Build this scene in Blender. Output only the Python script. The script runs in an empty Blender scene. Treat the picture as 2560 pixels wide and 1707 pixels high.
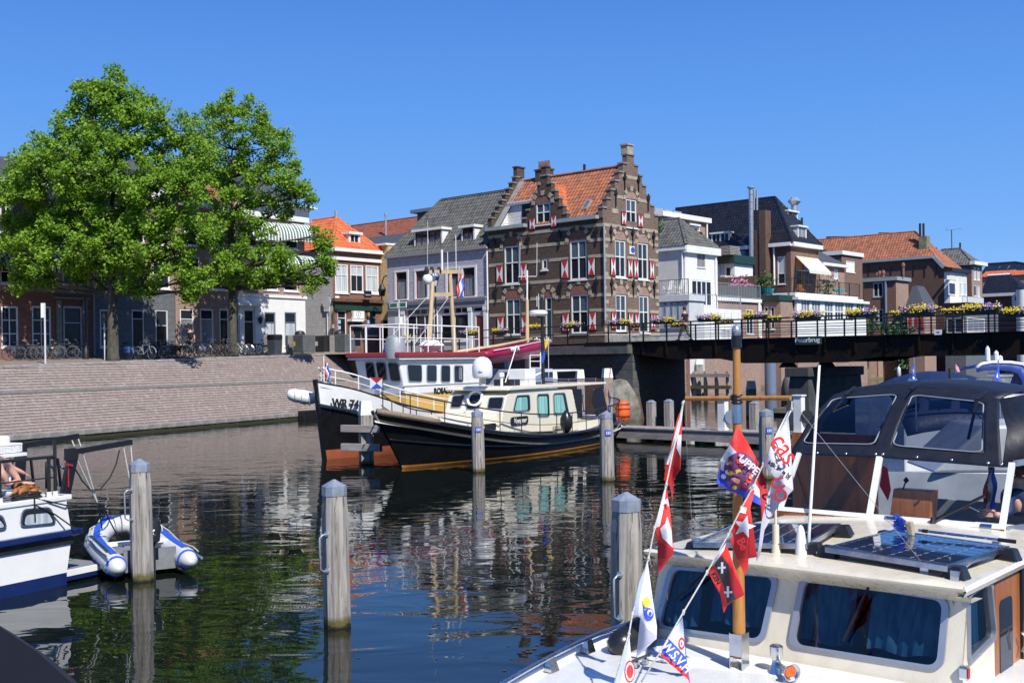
import bpy,math,random
from mathutils import Matrix,Vector
import numpy as np
random.seed(7)
R_=math.radians
sc=bpy.context.scene
COL=sc.collection
F,HC,ROLL=2800.0,3.3,0.014
cd=bpy.data.cameras.new('camera');cam=bpy.data.objects.new('camera',cd);COL.objects.link(cam)
cd.sensor_width=36;cd.lens=36*F/2560;cd.shift_y=46.5/2560
cd.clip_start=0.05;cd.clip_end=6000
cam.location=(0,0,HC)
cam.rotation_euler=(Matrix.Rotation(R_(90),3,'X')@Matrix.Rotation(ROLL*-1,3,'Z')).to_euler()
sc.camera=cam
SUNV=Vector((0.47,-0.883,0.0)).normalized();ELEV=R_(47)
w=bpy.data.worlds.new('World');sc.world=w;w.use_nodes=True
nt=w.node_tree;bg=nt.nodes['Background']
sky=nt.nodes.new('ShaderNodeTexSky');sky.sky_type='NISHITA';sky.sun_disc=False
sky.sun_elevation=ELEV;sky.sun_rotation=math.atan2(SUNV.x,SUNV.y)
sky.air_density=1.0;sky.dust_density=0.15;sky.ozone_density=4.0;sky.altitude=0
_tc=nt.nodes.new('ShaderNodeTexCoord');_sp=nt.nodes.new('ShaderNodeSeparateXYZ');nt.links.new(_tc.outputs['Generated'],_sp.inputs[0])
_cr=nt.nodes.new('ShaderNodeValToRGB');nt.links.new(_sp.outputs[2],_cr.inputs[0])
_cr.color_ramp.elements[0].position=0.0;_cr.color_ramp.elements[0].color=(.265,.54,.94,1)
_cr.color_ramp.elements[1].position=1.0;_cr.color_ramp.elements[1].color=(.020,.085,.36,1)
for _p,_c in((.10,(.155,.395,.885,1)),(.22,(.098,.305,.82,1)),(.33,(.058,.218,.70,1)),(.6,(.032,.135,.50,1))):
 _e=_cr.color_ramp.elements.new(_p);_e.color=_c
_sc=nt.nodes.new('ShaderNodeMix');_sc.data_type='RGBA';_sc.blend_type='MULTIPLY';_sc.inputs[0].default_value=1;nt.links.new(_cr.outputs[0],_sc.inputs[6]);_sc.inputs[7].default_value=(9.0,9.0,9.0,1)
_mx=nt.nodes.new('ShaderNodeMix');_mx.data_type='RGBA';_mx.inputs[0].default_value=.88
nt.links.new(sky.outputs[0],_mx.inputs[6]);nt.links.new(_sc.outputs[2],_mx.inputs[7]);nt.links.new(_mx.outputs[2],bg.inputs[0]);bg.inputs[1].default_value=0.098
sd=bpy.data.lights.new('sun','SUN');sd.energy=4.8;sd.angle=R_(0.53);sd.color=(1.0,0.96,0.88)
so=bpy.data.objects.new('sun',sd);COL.objects.link(so)
sv=Vector((SUNV.x*math.cos(ELEV),SUNV.y*math.cos(ELEV),math.sin(ELEV)))
so.rotation_euler=(-sv).to_track_quat('-Z','Y').to_euler()
sc.view_settings.view_transform='Standard';sc.view_settings.look='None'
sc.view_settings.gamma=1;sc.view_settings.use_curve_mapping=False
sc.view_settings.exposure=0.3
sc.cycles.max_bounces=8;sc.cycles.transparent_max_bounces=12
sc.cycles.caustics_reflective=False;sc.cycles.caustics_refractive=False
sc.cycles.sample_clamp_indirect=4
CROP={0:(0,0,1.0),1:(0,100,1.8233),2:(740,360,3.136),3:(1200,340,2.9037),4:(1600,440,3.4086),5:(2000,540,3.7339),6:(740,640,2.904),7:(1140,740,3.408),8:(0,860,1.8512),11:(1260,1180,2.9757),12:(1900,1240,3.3576),13:(1960,860,3.1367),14:(1500,820,2.8),15:(0,1060,3.4096),16:(700,1000,2.2178),17:(1500,840,3.92),18:(0,600,4.3545),20:(1200,880,7.84),21:(2200,880,6.533),22:(1700,1020,3.92),23:(1540,1400,5.106),24:(300,780,5.113),25:(0,1090,8.2536)}
def px(c,x,y):
 ox,oy,s=CROP[c];return ox+x/s,oy+y/s
def ray(x,y):
 dx,dy=x-1280.0,y-900.0
 c,s=math.cos(ROLL),math.sin(ROLL)
 return Vector(((dx*c-dy*s)/F,1.0,-(dx*s+dy*c)/F))
EYE=Vector((0,0,HC))
def PT(c,x,y,Y):
 return EYE+ray(*px(c,x,y))*Y
def GP(c,x,y,z=0.0):
 r=ray(*px(c,x,y));return EYE+r*((z-HC)/r.z)
def props(o,label=None,cat=None,group=None,kind=None):
 if label:o['label']=label
 if cat:o['category']=cat
 if group:o['group']=group
 if kind:o['kind']=kind
 return o
def thing(name,label,cat,loc=(0,0,0),rz=0.0,group=None):
 o=bpy.data.objects.new(name,None);COL.objects.link(o)
 o.empty_display_size=.2;o.location=loc;o.rotation_euler=(0,0,rz)
 return props(o,label,cat,group)
def copy_tree(o,parent=None):
 c=o.copy();COL.objects.link(c)
 if parent is not None:c.parent=parent
 for ch in KIDS.get(o.name,[]):copy_tree(ch,c)
 return c
KIDS={}
def setp(o,parent):
 if parent is not None:
  o.parent=parent;KIDS.setdefault(parent.name,[]).append(o)
def copies(proto,loc,rz=0.0,label=None,scale=None):
 c=proto.copy();COL.objects.link(c);c.location=loc;c.rotation_euler=(0,0,rz)
 if label:c['label']=label
 if scale:c.scale=(scale,)*3
 def rec(src,dst):
  for ch in KIDS.get(src.name,[]):
   d=ch.copy();COL.objects.link(d);d.parent=dst;rec(ch,d)
 rec(proto,c)
 return c
class MB:
 def __init__(s,M=None):
  s.v=[];s.f=[];s.mi=[];s.M=M
 def P(s,p):
  p=Vector(p)
  if s.M is not None:p=s.M@p
  s.v.append(p);return len(s.v)-1
 def face(s,pts,m=0):
  s.f.append([s.P(p)for p in pts]);s.mi.append(m)
 def box(s,x0,x1,y0,y1,z0,z1,m=0):
  i=[s.P(p)for p in((x0,y0,z0),(x1,y0,z0),(x1,y1,z0),(x0,y1,z0),(x0,y0,z1),(x1,y0,z1),(x1,y1,z1),(x0,y1,z1))]
  for q in((0,1,5,4),(1,2,6,5),(2,3,7,6),(3,0,4,7),(4,5,6,7),(3,2,1,0)):
   s.f.append([i[k]for k in q]);s.mi.append(m)
 def hexa(s,b,t,m=0):
  i=[s.P(p)for p in list(b)+list(t)]
  for q in((0,1,5,4),(1,2,6,5),(2,3,7,6),(3,0,4,7),(4,5,6,7),(3,2,1,0)):
   s.f.append([i[k]for k in q]);s.mi.append(m)
 def bar(s,p0,p1,w,h,m=0,up=(0,0,1)):
  p0,p1=Vector(p0),Vector(p1);d=(p1-p0).normalized();up=Vector(up)
  if abs(d.dot(up))>.98:up=Vector((0,1,0))
  a=d.cross(up).normalized()*w/2;b=a.cross(d).normalized()*h/2
  s.hexa([p0-a-b,p0+a-b,p0+a+b,p0-a+b],[p1-a-b,p1+a-b,p1+a+b,p1-a+b],m)
 def tube(s,pts,r,n=8,m=0,closed=False):
  pts=[Vector(p)for p in pts];k=len(pts)
  rs=r if isinstance(r,(list,tuple))else[r]*k
  rings=[];ref=None
  for i,p in enumerate(pts):
   a=pts[i-1]if(i>0 or closed)else p
   b=pts[(i+1)%k]if(i<k-1 or closed)else p
   d=(b-a).normalized()
   if ref is None:ref=Vector((0,0,1))if abs(d.z)<.9 else Vector((1,0,0))
   x=d.cross(ref)
   if x.length<1e-5:x=d.orthogonal()
   x.normalize();y=d.cross(x).normalized();ref=-y if y.dot(ref)<0 else y
   rings.append([s.P(p+(x*math.cos(t)+y*math.sin(t))*rs[i])for t in[2*math.pi*j/n for j in range(n)]])
   ref=y
   ref=x.cross(d)
  for i in range(k if closed else k-1):
   A,B=rings[i],rings[(i+1)%k]
   for j in range(n):
    s.f.append([A[j],A[(j+1)%n],B[(j+1)%n],B[j]]);s.mi.append(m)
  if not closed:
   s.f.append(rings[0][::-1]);s.mi.append(m);s.f.append(rings[-1]);s.mi.append(m)
 def cyl(s,x,y,z0,z1,r,n=12,m=0,r2=None):
  s.tube([(x,y,z0),(x,y,z1)],[r,r if r2 is None else r2],n,m)
 def lathe(s,prof,c=(0,0,0),n=16,m=0,axis=None):
  c=Vector(c);rings=[]
  for r,z in prof:
   rings.append([s.P(c+Vector((r*math.cos(2*math.pi*j/n),r*math.sin(2*math.pi*j/n),z))if axis is None else c+axis@Vector((r*math.cos(2*math.pi*j/n),r*math.sin(2*math.pi*j/n),z)))for j in range(n)])
  for A,B in zip(rings,rings[1:]):
   for j in range(n):
    s.f.append([A[j],A[(j+1)%n],B[(j+1)%n],B[j]]);s.mi.append(m)
  s.f.append(rings[0][::-1]);s.mi.append(m);s.f.append(rings[-1]);s.mi.append(m)
 def prism(s,poly,y0,y1,m=0,ax='y'):
  n=len(poly)
  mk={'y':lambda p,t:(p[0],t,p[1]),'x':lambda p,t:(t,p[0],p[1]),'z':lambda p,t:(p[0],p[1],t)}[ax]
  A=[s.P(mk(p,y0))for p in poly];B=[s.P(mk(p,y1))for p in poly]
  s.f.append(A);s.mi.append(m);s.f.append(B[::-1]);s.mi.append(m)
  for i in range(n):
   j=(i+1)%n;s.f.append([A[j],A[i],B[i],B[j]]);s.mi.append(m)
 def grid(s,G,m=0,mrow=None):
  I=[[s.P(p)for p in row]for row in G]
  for i in range(len(I)-1):
   for j in range(len(I[0])-1):
    s.f.append([I[i][j],I[i][j+1],I[i+1][j+1],I[i+1][j]]);s.mi.append(m if mrow is None else mrow[j])
 def slab(s,pts,th,m=0):
  """polygon given a thickness along its normal (downwards)"""
  pts=[Vector(p)for p in pts];n=(pts[1]-pts[0]).cross(pts[-1]-pts[0]).normalized()*th
  A=[s.P(p)for p in pts];B=[s.P(p-n)for p in pts];k=len(pts)
  s.f.append(A);s.f.append(B[::-1]);s.mi+=[m,m]
  for i in range(k):
   j=(i+1)%k;s.f.append([A[j],A[i],B[i],B[j]]);s.mi.append(m)
 def build(s,name,mats,parent=None,smooth=False,bev=0,loc=None,sol=0):
  me=bpy.data.meshes.new(name);me.from_pydata([tuple(p)for p in s.v],[],s.f)
  if not isinstance(mats,(list,tuple)):mats=[mats]
  for m in mats:me.materials.append(m)
  if len(mats)>1:me.polygons.foreach_set('material_index',s.mi)
  me.update()
  if smooth:me.polygons.foreach_set('use_smooth',[True]*len(me.polygons))
  o=bpy.data.objects.new(name,me);COL.objects.link(o)
  if smooth=='auto':
   try:
    me.set_sharp_from_angle(angle=R_(40))
   except Exception:pass
  if sol:
   wd=o.modifiers.new('w','WELD');wd.merge_threshold=.0005
   md=o.modifiers.new('t','SOLIDIFY');md.thickness=sol;md.offset=0
  if bev:
   md=o.modifiers.new('b','BEVEL');md.width=bev;md.segments=2;md.limit_method='ANGLE';md.harden_normals=False
  setp(o,parent)
  if loc is not None:o.location=loc
  return o
def text(name,s,size,M,mat,parent=None,ext=.004,al='CENTER',bold=0.0,sx=1.0,shear=0.0):
 cu=bpy.data.curves.new('t','FONT');cu.body=s;cu.size=size;cu.align_x=al;cu.align_y='CENTER';cu.extrude=ext;cu.offset=bold;cu.shear=shear
 t=bpy.data.objects.new('t',cu);COL.objects.link(t)
 dg=bpy.context.evaluated_depsgraph_get();me=bpy.data.meshes.new_from_object(t.evaluated_get(dg))
 bpy.data.objects.remove(t);me.transform(M@Matrix.Diagonal((sx,1,1,1)))
 me.materials.clear();me.materials.append(mat);me.name=name
 o=bpy.data.objects.new(name,me);COL.objects.link(o);setp(o,parent);return o
def fr(o,ex,ey,ez=None):
 ex=Vector(ex).normalized();ey=Vector(ey).normalized()
 ez=ex.cross(ey)if ez is None else Vector(ez)
 M=Matrix((ex,ey,ez)).transposed().to_4x4();M.translation=Vector(o);return M
TXT=fr((0,0,0),(1,0,0),(0,0,1))
class Face:
 """a plane of a thing: face x runs to the right, -y towards the viewer, z up"""
 def __init__(s,th,M=None):
  s.th=th;s.M=M or Matrix.Identity(4)
  W=Matrix.Translation(th.location)@th.rotation_euler.to_matrix().to_4x4()
  s.W=W@s.M;s.I=s.W.inverted()
 def at(s,c,x,y,yo=0.0):
  r=ray(*px(c,x,y));o=s.I@EYE;d=s.I.to_3x3()@r
  t=(yo-o.y)/d.y;p=o+d*t;return p.x,p.z
 def u(s,c,x,y=300,yo=0.0):return s.at(c,x,y,yo)[0]
 def z(s,c,x,y,yo=0.0):return s.at(c,x,y,yo)[1]
 def rect(s,c,x0,y0,x1,y1,yo=0.0):
  a=s.at(c,x0,y0,yo);b=s.at(c,x1,y1,yo);return a[0],b[0],b[1],a[1]
 def mb(s):return MB(s.M)
def roundrect(u0,u1,z0,z1,r,n=4,sk=0.0):
 out=[]
 for cx,cz,a0 in((u1-r,z1-r,0),(u0+r,z1-r,90),(u0+r,z0+r,180),(u1-r,z0+r,270)):
  for k in range(n+1):
   a=R_(a0+90*k/n);x=cx+r*math.cos(a);z=cz+r*math.sin(a)
   out.append((x+sk*(z-z0),z))
 return out
def newmat(name):
 m=bpy.data.materials.new(name);m.use_nodes=True;return m,m.node_tree,m.node_tree.nodes['Principled BSDF']
def N(nt,t,**k):
 n=nt.nodes.new(t)
 for a,b in k.items():setattr(n,a,b)
 return n
def coords(nt,scale=(1,1,1),world=False):
 if world:
  tc=N(nt,'ShaderNodeNewGeometry');out=tc.outputs['Position']
 else:
  tc=N(nt,'ShaderNodeTexCoord');out=tc.outputs['Object']
 mp=N(nt,'ShaderNodeMapping');mp.inputs['Scale'].default_value=scale
 nt.links.new(out,mp.inputs[0]);return mp.outputs[0]
def mixc(nt,fac,a,b,mode='MIX'):
 mx=N(nt,'ShaderNodeMix',data_type='RGBA',blend_type=mode)
 for k,v in((0,fac),(6,a),(7,b)):
  if hasattr(v,'is_linked')or hasattr(v,'links'):nt.links.new(v,mx.inputs[k])
  else:mx.inputs[k].default_value=v if k==0 else(*v,1)
 return mx.outputs[2]
def noise(nt,vec,scale,detail=4,rough=.6,dist=0):
 n=N(nt,'ShaderNodeTexNoise');n.inputs['Scale'].default_value=scale;n.inputs['Detail'].default_value=detail
 n.inputs['Roughness'].default_value=rough;n.inputs['Distortion'].default_value=dist
 nt.links.new(vec,n.inputs['Vector']);return n.outputs['Fac']
def ramp(nt,v,a,b,lo=0.0,hi=1.0):
 r=N(nt,'ShaderNodeMapRange');nt.links.new(v,r.inputs[0])
 for i,x in enumerate((a,b,lo,hi)):r.inputs[i+1].default_value=x
 return r.outputs[0]
def bump(nt,h,bsdf,strength=.3,dist=.01):
 b=N(nt,'ShaderNodeBump');b.inputs['Strength'].default_value=strength;b.inputs['Distance'].default_value=dist
 nt.links.new(h,b.inputs['Height']);nt.links.new(b.outputs[0],bsdf.inputs['Normal']);return b
def mat(name,col,rough=.6,metal=0.0,var=.2,scale=2.0,bmp=0.0,bs=20,coat=0.0,stretch=(1,1,1),spec=.5,dark=None):
 m,nt,b=newmat(name);v=coords(nt,stretch)
 n=noise(nt,v,scale,5)
 d=dark or tuple(c*(1-var)for c in col);l=tuple(min(1,c*(1+var*.6))for c in col)
 c=mixc(nt,ramp(nt,n,.3,.7),d,l);nt.links.new(c,b.inputs['Base Color'])
 b.inputs['Roughness'].default_value=rough;b.inputs['Metallic'].default_value=metal
 b.inputs['Coat Weight'].default_value=coat;b.inputs['Specular IOR Level'].default_value=spec
 nt.links.new(ramp(nt,noise(nt,v,scale*3,3),.3,.7,max(.02,rough-.08),min(1,rough+.1)),b.inputs['Roughness'])
 if bmp:bump(nt,noise(nt,v,bs,4),b,bmp,.02)
 return m
def brick(name,c1,c2,mortar,bw=.22,bh=.065,mort=.012,stain=.35,rough=.9,offs=.5,bmp=.5,world=False,spot=None):
 m,nt,b=newmat(name)
 tc=N(nt,'ShaderNodeTexCoord');sep=N(nt,'ShaderNodeSeparateXYZ');nt.links.new(tc.outputs['Object'],sep.inputs[0])
 ad=N(nt,'ShaderNodeMath',operation='ADD');nt.links.new(sep.outputs[0],ad.inputs[0]);nt.links.new(sep.outputs[1],ad.inputs[1])
 cb=N(nt,'ShaderNodeCombineXYZ');nt.links.new(ad.outputs[0],cb.inputs[0]);nt.links.new(sep.outputs[2],cb.inputs[1])
 br=N(nt,'ShaderNodeTexBrick');nt.links.new(cb.outputs[0],br.inputs['Vector'])
 br.offset=offs;br.inputs['Color1'].default_value=(*c1,1);br.inputs['Color2'].default_value=(*c2,1)
 br.inputs['Mortar'].default_value=(*mortar,1);br.inputs['Scale'].default_value=1
 br.inputs['Brick Width'].default_value=bw;br.inputs['Row Height'].default_value=bh;br.inputs['Mortar Size'].default_value=mort
 br.inputs['Bias'].default_value=0;br.inputs['Mortar Smooth'].default_value=.2
 v=coords(nt)
 n1=noise(nt,v,.7,6,.65);n2=noise(nt,v,5,3)
 c=mixc(nt,ramp(nt,n1,.35,.7,0,stain),br.outputs['Color'],tuple(x*.45 for x in c1))
 c=mixc(nt,ramp(nt,n2,.3,.75,0,.35),c,tuple(min(1,x*1.5)for x in c2))
 cs=noise(nt,coords(nt,(1.6,1.6,9)),1.5,4,.8);c=mixc(nt,ramp(nt,cs,.42,.62,0,.55),c,tuple(x*.5 for x in c1))
 c=mixc(nt,ramp(nt,noise(nt,coords(nt,(2.2,2.2,11)),1.9,3,.8),.55,.72,0,.5),c,tuple(min(1,x*1.9)for x in c2))
 nt.links.new(c,b.inputs['Base Color']);b.inputs['Roughness'].default_value=rough;b.inputs['Specular IOR Level'].default_value=.25
 inv=N(nt,'ShaderNodeMath',operation='SUBTRACT');inv.inputs[0].default_value=1;nt.links.new(br.outputs['Fac'],inv.inputs[1])
 bump(nt,inv.outputs[0],b,bmp,.012)
 return m
def tilemat(name,c1,c2,c3,rough=.75,coat=0.0,moss=(.05,.05,.03),mossf=.35):
 m,nt,b=newmat(name)
 g=N(nt,'ShaderNodeNewGeometry');oi=N(nt,'ShaderNodeObjectInfo')
 ad=N(nt,'ShaderNodeMath',operation='ADD');nt.links.new(g.outputs['Random Per Island'],ad.inputs[0]);nt.links.new(oi.outputs['Random'],ad.inputs[1])
 fc=N(nt,'ShaderNodeMath',operation='FRACT');nt.links.new(ad.outputs[0],fc.inputs[0])
 cr=N(nt,'ShaderNodeValToRGB');cr.color_ramp.elements[0].color=(*c1,1);cr.color_ramp.elements[1].color=(*c3,1)
 e=cr.color_ramp.elements.new(.55);e.color=(*c2,1);nt.links.new(fc.outputs[0],cr.inputs[0])
 v=coords(nt,world=True)
 c=mixc(nt,ramp(nt,noise(nt,v,1.1,6,.7),.45,.75,0,mossf),cr.outputs[0],moss)
 nt.links.new(c,b.inputs['Base Color']);b.inputs['Roughness'].default_value=rough;b.inputs['Coat Weight'].default_value=coat
 b.inputs['Coat Roughness'].default_value=.15
 return m
def woodmat(name,c1,c2,rough=.8,grain=(12,12,1.2),crack=.6):
 m,nt,b=newmat(name);v=coords(nt,grain)
 n=noise(nt,v,1.0,6,.65,.8);n2=noise(nt,coords(nt),1.3,3)
 c=mixc(nt,ramp(nt,n,.32,.68),c1,c2);c=mixc(nt,ramp(nt,n2,.4,.7,0,.35),c,tuple(x*.6 for x in c1))
 wv=noise(nt,coords(nt,tuple(g*2.4 for g in grain)),1.0,2,.5,.3)
 c=mixc(nt,ramp(nt,wv,.62,.7,0,crack),c,tuple(x*.22 for x in c1))
 nt.links.new(c,b.inputs['Base Color']);b.inputs['Roughness'].default_value=rough
 bump(nt,n,b,.5,.01);return m
def glassmat(name,tint=(.03,.04,.05),alpha=.75,rough=.02):
 """window glass: a sheet that both mirrors and lets light through"""
 m,nt,b=newmat(name);out=nt.nodes['Material Output']
 gl=N(nt,'ShaderNodeBsdfGlossy');gl.inputs['Roughness'].default_value=rough;gl.inputs['Color'].default_value=(1,1,1,1)
 tr=N(nt,'ShaderNodeBsdfTransparent');tr.inputs[0].default_value=(*tint,1)
 fz=N(nt,'ShaderNodeFresnel');gg=N(nt,'ShaderNodeNewGeometry');nt.links.new(ramp(nt,gg.outputs['Backfacing'],0,1,1.5,1/1.5),fz.inputs[0])
 sc_=N(nt,'ShaderNodeMath',operation='MULTIPLY');sc_.inputs[1].default_value=alpha;nt.links.new(fz.outputs[0],sc_.inputs[0])
 mx=N(nt,'ShaderNodeMixShader');nt.links.new(sc_.outputs[0],mx.inputs[0]);nt.links.new(tr.outputs[0],mx.inputs[1]);nt.links.new(gl.outputs[0],mx.inputs[2])
 nt.links.new(mx.outputs[0],out.inputs[0]);return m
def darkglass(name,col=(.012,.015,.02),rough=.04,var=.6):
 m,nt,b=newmat(name)
 oi=N(nt,'ShaderNodeObjectInfo')
 c=mixc(nt,oi.outputs['Random'],col,tuple(x*3.2 for x in col));nt.links.new(c,b.inputs['Base Color'])
 b.inputs['Roughness'].default_value=rough;b.inputs['IOR'].default_value=1.28
 v=coords(nt,world=True);bump(nt,noise(nt,v,1.6,2),b,.05,.02)
 return m
def curtain(name,c1,c2,freq=24,coat=.6):
 m,nt,b=newmat(name);v=coords(nt,(freq,freq,.6))
 n=noise(nt,v,1.0,2,.4);c=mixc(nt,ramp(nt,n,.35,.65),c1,c2);nt.links.new(c,b.inputs['Base Color'])
 b.inputs['Coat Weight'].default_value=coat;b.inputs['Roughness'].default_value=.8;bump(nt,n,b,.4,.02);return m
M={}
M['white']=mat('white paint',(.78,.78,.76),.45,var=.08)
M['cream']=mat('cream paint',(.76,.70,.56),.35,var=.06,coat=.3)
M['cream_wall']=mat('cream render',(.62,.60,.55),.85,var=.15,scale=.8,bmp=.2)
M['grey_wall']=mat('grey painted wall',(.42,.42,.41),.85,var=.16,scale=.7,bmp=.2)
M['black']=mat('black paint',(.012,.012,.014),.35,var=.3)
M['iron']=mat('black iron',(.014,.015,.017),.5,var=.3)
M['bridge']=mat('bridge steel paint',(.006,.006,.007),.7,scale=1.6,spec=.15,dark=(.016,.009,.005),stretch=(1,1,.25))
M['steel']=mat('stainless steel',(.62,.63,.65),.22,metal=1,var=.08)
M['galv']=mat('galvanised steel',(.42,.46,.52),.45,metal=.6,var=.25,scale=8)
M['zinc']=mat('zinc sheet',(.36,.38,.40),.5,metal=.3,var=.15)
M['lead']=mat('lead pipe',(.30,.34,.38),.5,var=.15)
M['red']=mat('red paint',(.50,.03,.03),.45,var=.1)
M['darkred']=mat('dark red paint',(.16,.025,.03),.4,var=.15)
M['green']=mat('dark green paint',(.012,.045,.035),.5,var=.2)
M['stone']=mat('sandstone',(.40,.34,.26),.9,var=.25,scale=3,bmp=.3)
M['greystone']=mat('grey stone',(.24,.235,.22),.9,var=.35,scale=2,bmp=.4)
M['concrete']=mat('concrete',(.25,.24,.22),.95,var=.35,scale=1.2,bmp=.4)
M['glass']=darkglass('window glass',(.008,.010,.014))
M['glassb']=darkglass('window glass with sky tone',(.03,.045,.06))
M['lace']=curtain('lace curtain behind glass',(.10,.11,.13),(.28,.30,.33),18)
M['lacew']=curtain('white curtain behind glass',(.34,.38,.42),(.58,.62,.66),14)
M['brick_dark']=brick('brown brick darkened for shade',(.065,.042,.034),(.12,.078,.060),(.14,.125,.11),stain=.3)  # corner house brick, shade of its left side put into the colour
M['brick_right']=brick('brown brick',(.14,.085,.065),(.22,.145,.11),(.25,.22,.19),stain=.25)  # sunlit copy of the same brick, lighter for the right front
M['brick_pink']=brick('pink brick',(.30,.17,.13),(.40,.26,.21),(.38,.33,.29),stain=.25)
M['brick_red']=brick('red brown brick',(.20,.075,.05),(.28,.12,.08),(.24,.19,.16),stain=.3)
M['brick_yellow']=brick('yellow brick',(.55,.38,.16),(.64,.46,.22),(.5,.4,.25),stain=.15)
M['brick_brown']=brick('brown wall brick',(.10,.055,.042),(.16,.09,.07),(.15,.12,.10),stain=.35)
M['lilac']=mat('lilac grey painted wall',(.42,.40,.47),.75,var=.1,scale=.9)
M['lilac_line']=mat('lilac grey joint',(.26,.25,.30),.85,var=.1)
M['bluegrey']=mat('blue grey paint',(.16,.20,.28),.5,var=.12)
M['slategrey']=mat('slate',(.07,.075,.085),.6,var=.3,scale=4,bmp=.3)
M['orange_tile']=tilemat('orange roof tile',(.31,.10,.05),(.40,.145,.07),(.20,.075,.045),moss=(.07,.055,.035),mossf=.6)
M['orange_tile2']=tilemat('bright orange roof tile',(.52,.12,.04),(.60,.16,.055),(.42,.09,.035),mossf=.15)
M['red_tile']=tilemat('dark red roof tile',(.22,.06,.035),(.27,.08,.045),(.14,.05,.035))
M['grey_tile']=tilemat('grey roof tile',(.085,.085,.08),(.12,.12,.11),(.06,.06,.058),mossf=.25)
M['black_tile']=tilemat('glazed black roof tile',(.010,.010,.012),(.016,.016,.018),(.007,.007,.008),rough=.28,coat=.3,mossf=.05)
M['grey_tile2']=tilemat('weathered grey roof tile',(.10,.10,.10),(.15,.145,.14),(.06,.06,.06),mossf=.3)
M['wood_post']=woodmat('weathered grey timber',(.22,.20,.19),(.42,.39,.37))
M['wood_plank']=woodmat('weathered deck plank',(.24,.21,.20),(.40,.36,.34),grain=(1.2,9,9))
M['varnish']=woodmat('varnished pine',(.36,.15,.035),(.56,.27,.07),.3,grain=(14,14,1.5),crack=.25)
M['mast']=woodmat('pale yellow mast wood',(.52,.38,.20),(.66,.52,.31),.5,grain=(8,8,1),crack=.05)
M['mahog']=woodmat('mahogany',(.27,.085,.022),(.44,.165,.05),.3,grain=(10,10,.8),crack=.2)
M['rope']=mat('pale rope',(.55,.54,.50),.9,var=.2,scale=40,bmp=.5,bs=120)
M['ropeblack']=mat('black rope',(.015,.015,.017),.85,var=.3)
M['rubber']=mat('black rubber',(.014,.015,.018),.3,var=.25)
M['navy']=mat('navy canvas',(.008,.018,.07),.55,var=.25,scale=5)
M['navy_hull']=mat('navy blue paint',(.008,.02,.10),.18,var=.15,coat=.4)
M['canvas']=mat('charcoal canvas',(.007,.009,.017),.55,var=.25,scale=3,bmp=.15,bs=12)
M['white_gloss']=mat('white gelcoat',(.80,.80,.78),.25,var=.05,coat=.4)
M['grey_deck']=mat('grey non slip deck',(.20,.21,.23),.8,var=.2,scale=6,bmp=.3,bs=60)
M['teak']=mat('teak deck',(.45,.32,.20),.8,var=.2,scale=6)
M['pvc']=mat('pale grey pvc',(.60,.61,.62),.4,var=.1)
M['blue']=mat('bright blue',(.03,.10,.55),.5,var=.15)
M['skin']=mat('skin',(.58,.32,.24),.5,var=.12,scale=6)
M['leaf']=None
# ================================================================ SETTING: water, ground, quay, bridge
def watermat():
 m,nt,b=newmat('canal water')
 b.inputs['Base Color'].default_value=(.006,.009,.007,1);b.inputs['Roughness'].default_value=.006
 b.inputs['IOR'].default_value=1.38
 g=N(nt,'ShaderNodeNewGeometry')
 def vec(rot,s):
  mp=N(nt,'ShaderNodeMapping');mp.inputs['Rotation'].default_value=(0,0,rot);mp.inputs['Scale'].default_value=s
  nt.links.new(g.outputs['Position'],mp.inputs[0]);return mp.outputs[0]
 a=noise(nt,vec(.25,(.7,1.25,1)),1.0,2,.45,.7)
 c=noise(nt,vec(-.2,(.8,1.5,1)),3.1,2,.5,.6)
 patch=ramp(nt,noise(nt,vec(.1,(.05,.09,1)),1.0,3,.5),.42,.62,.12,1.0)
 def mul(x,y):
  n=N(nt,'ShaderNodeMath',operation='MULTIPLY');nt.links.new(x,n.inputs[0])
  if isinstance(y,float):n.inputs[1].default_value=y
  else:nt.links.new(y,n.inputs[1])
  return n.outputs[0]
 ad=N(nt,'ShaderNodeMath',operation='ADD');nt.links.new(mul(a,1.0),ad.inputs[0]);nt.links.new(mul(mul(c,patch),.16),ad.inputs[1])
 bm=bump(nt,ad.outputs[0],b,1.0,.0155)
 return m
M['water']=watermat()
mb=MB();mb.face([(-2500,-400,0),(2500,-400,0),(2500,5000,0),(-2500,5000,0)])
props(mb.build('water',M['water']),kind='structure')
mb=MB()
for k in range(26):
 p=GP(16,random.uniform(400,1700),random.uniform(900,1500),.006)
 if random.random()<.5:p=GP(16,1370+random.gauss(0,30),1390+random.gauss(0,14),.006)
 a=random.random()*6;r=random.uniform(.012,.035)
 mb.face([(p.x+r*math.cos(a+t)*(1+.5*(t>3)),p.y+r*math.sin(a+t),p.z+.002)for t in(0,1.2,2.2,3.3,4.6,5.5)])
props(mb.build('floating_leaves',mat('dead leaf',(.08,.05,.03))),'scattered dead leaves floating on the open water in front of the moored boats','leaves',kind='stuff')
QD=Vector((.435,.9,0)).normalized();QN=Vector((-QD.y,QD.x,0))
Q0=GP(0,0,1114);Q0.z=0
def QP(t,q,z):return Q0+QD*t+QN*q+Vector((0,0,z))
def ztop(t):return 3.32+.0206*(t-3.5)
quay=bpy.data.objects.new('quay_embankment',None);COL.objects.link(quay);props(quay,kind='structure')
quay.location=Q0;quay.rotation_euler=(0,0,math.atan2(QD.y,QD.x))
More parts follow.
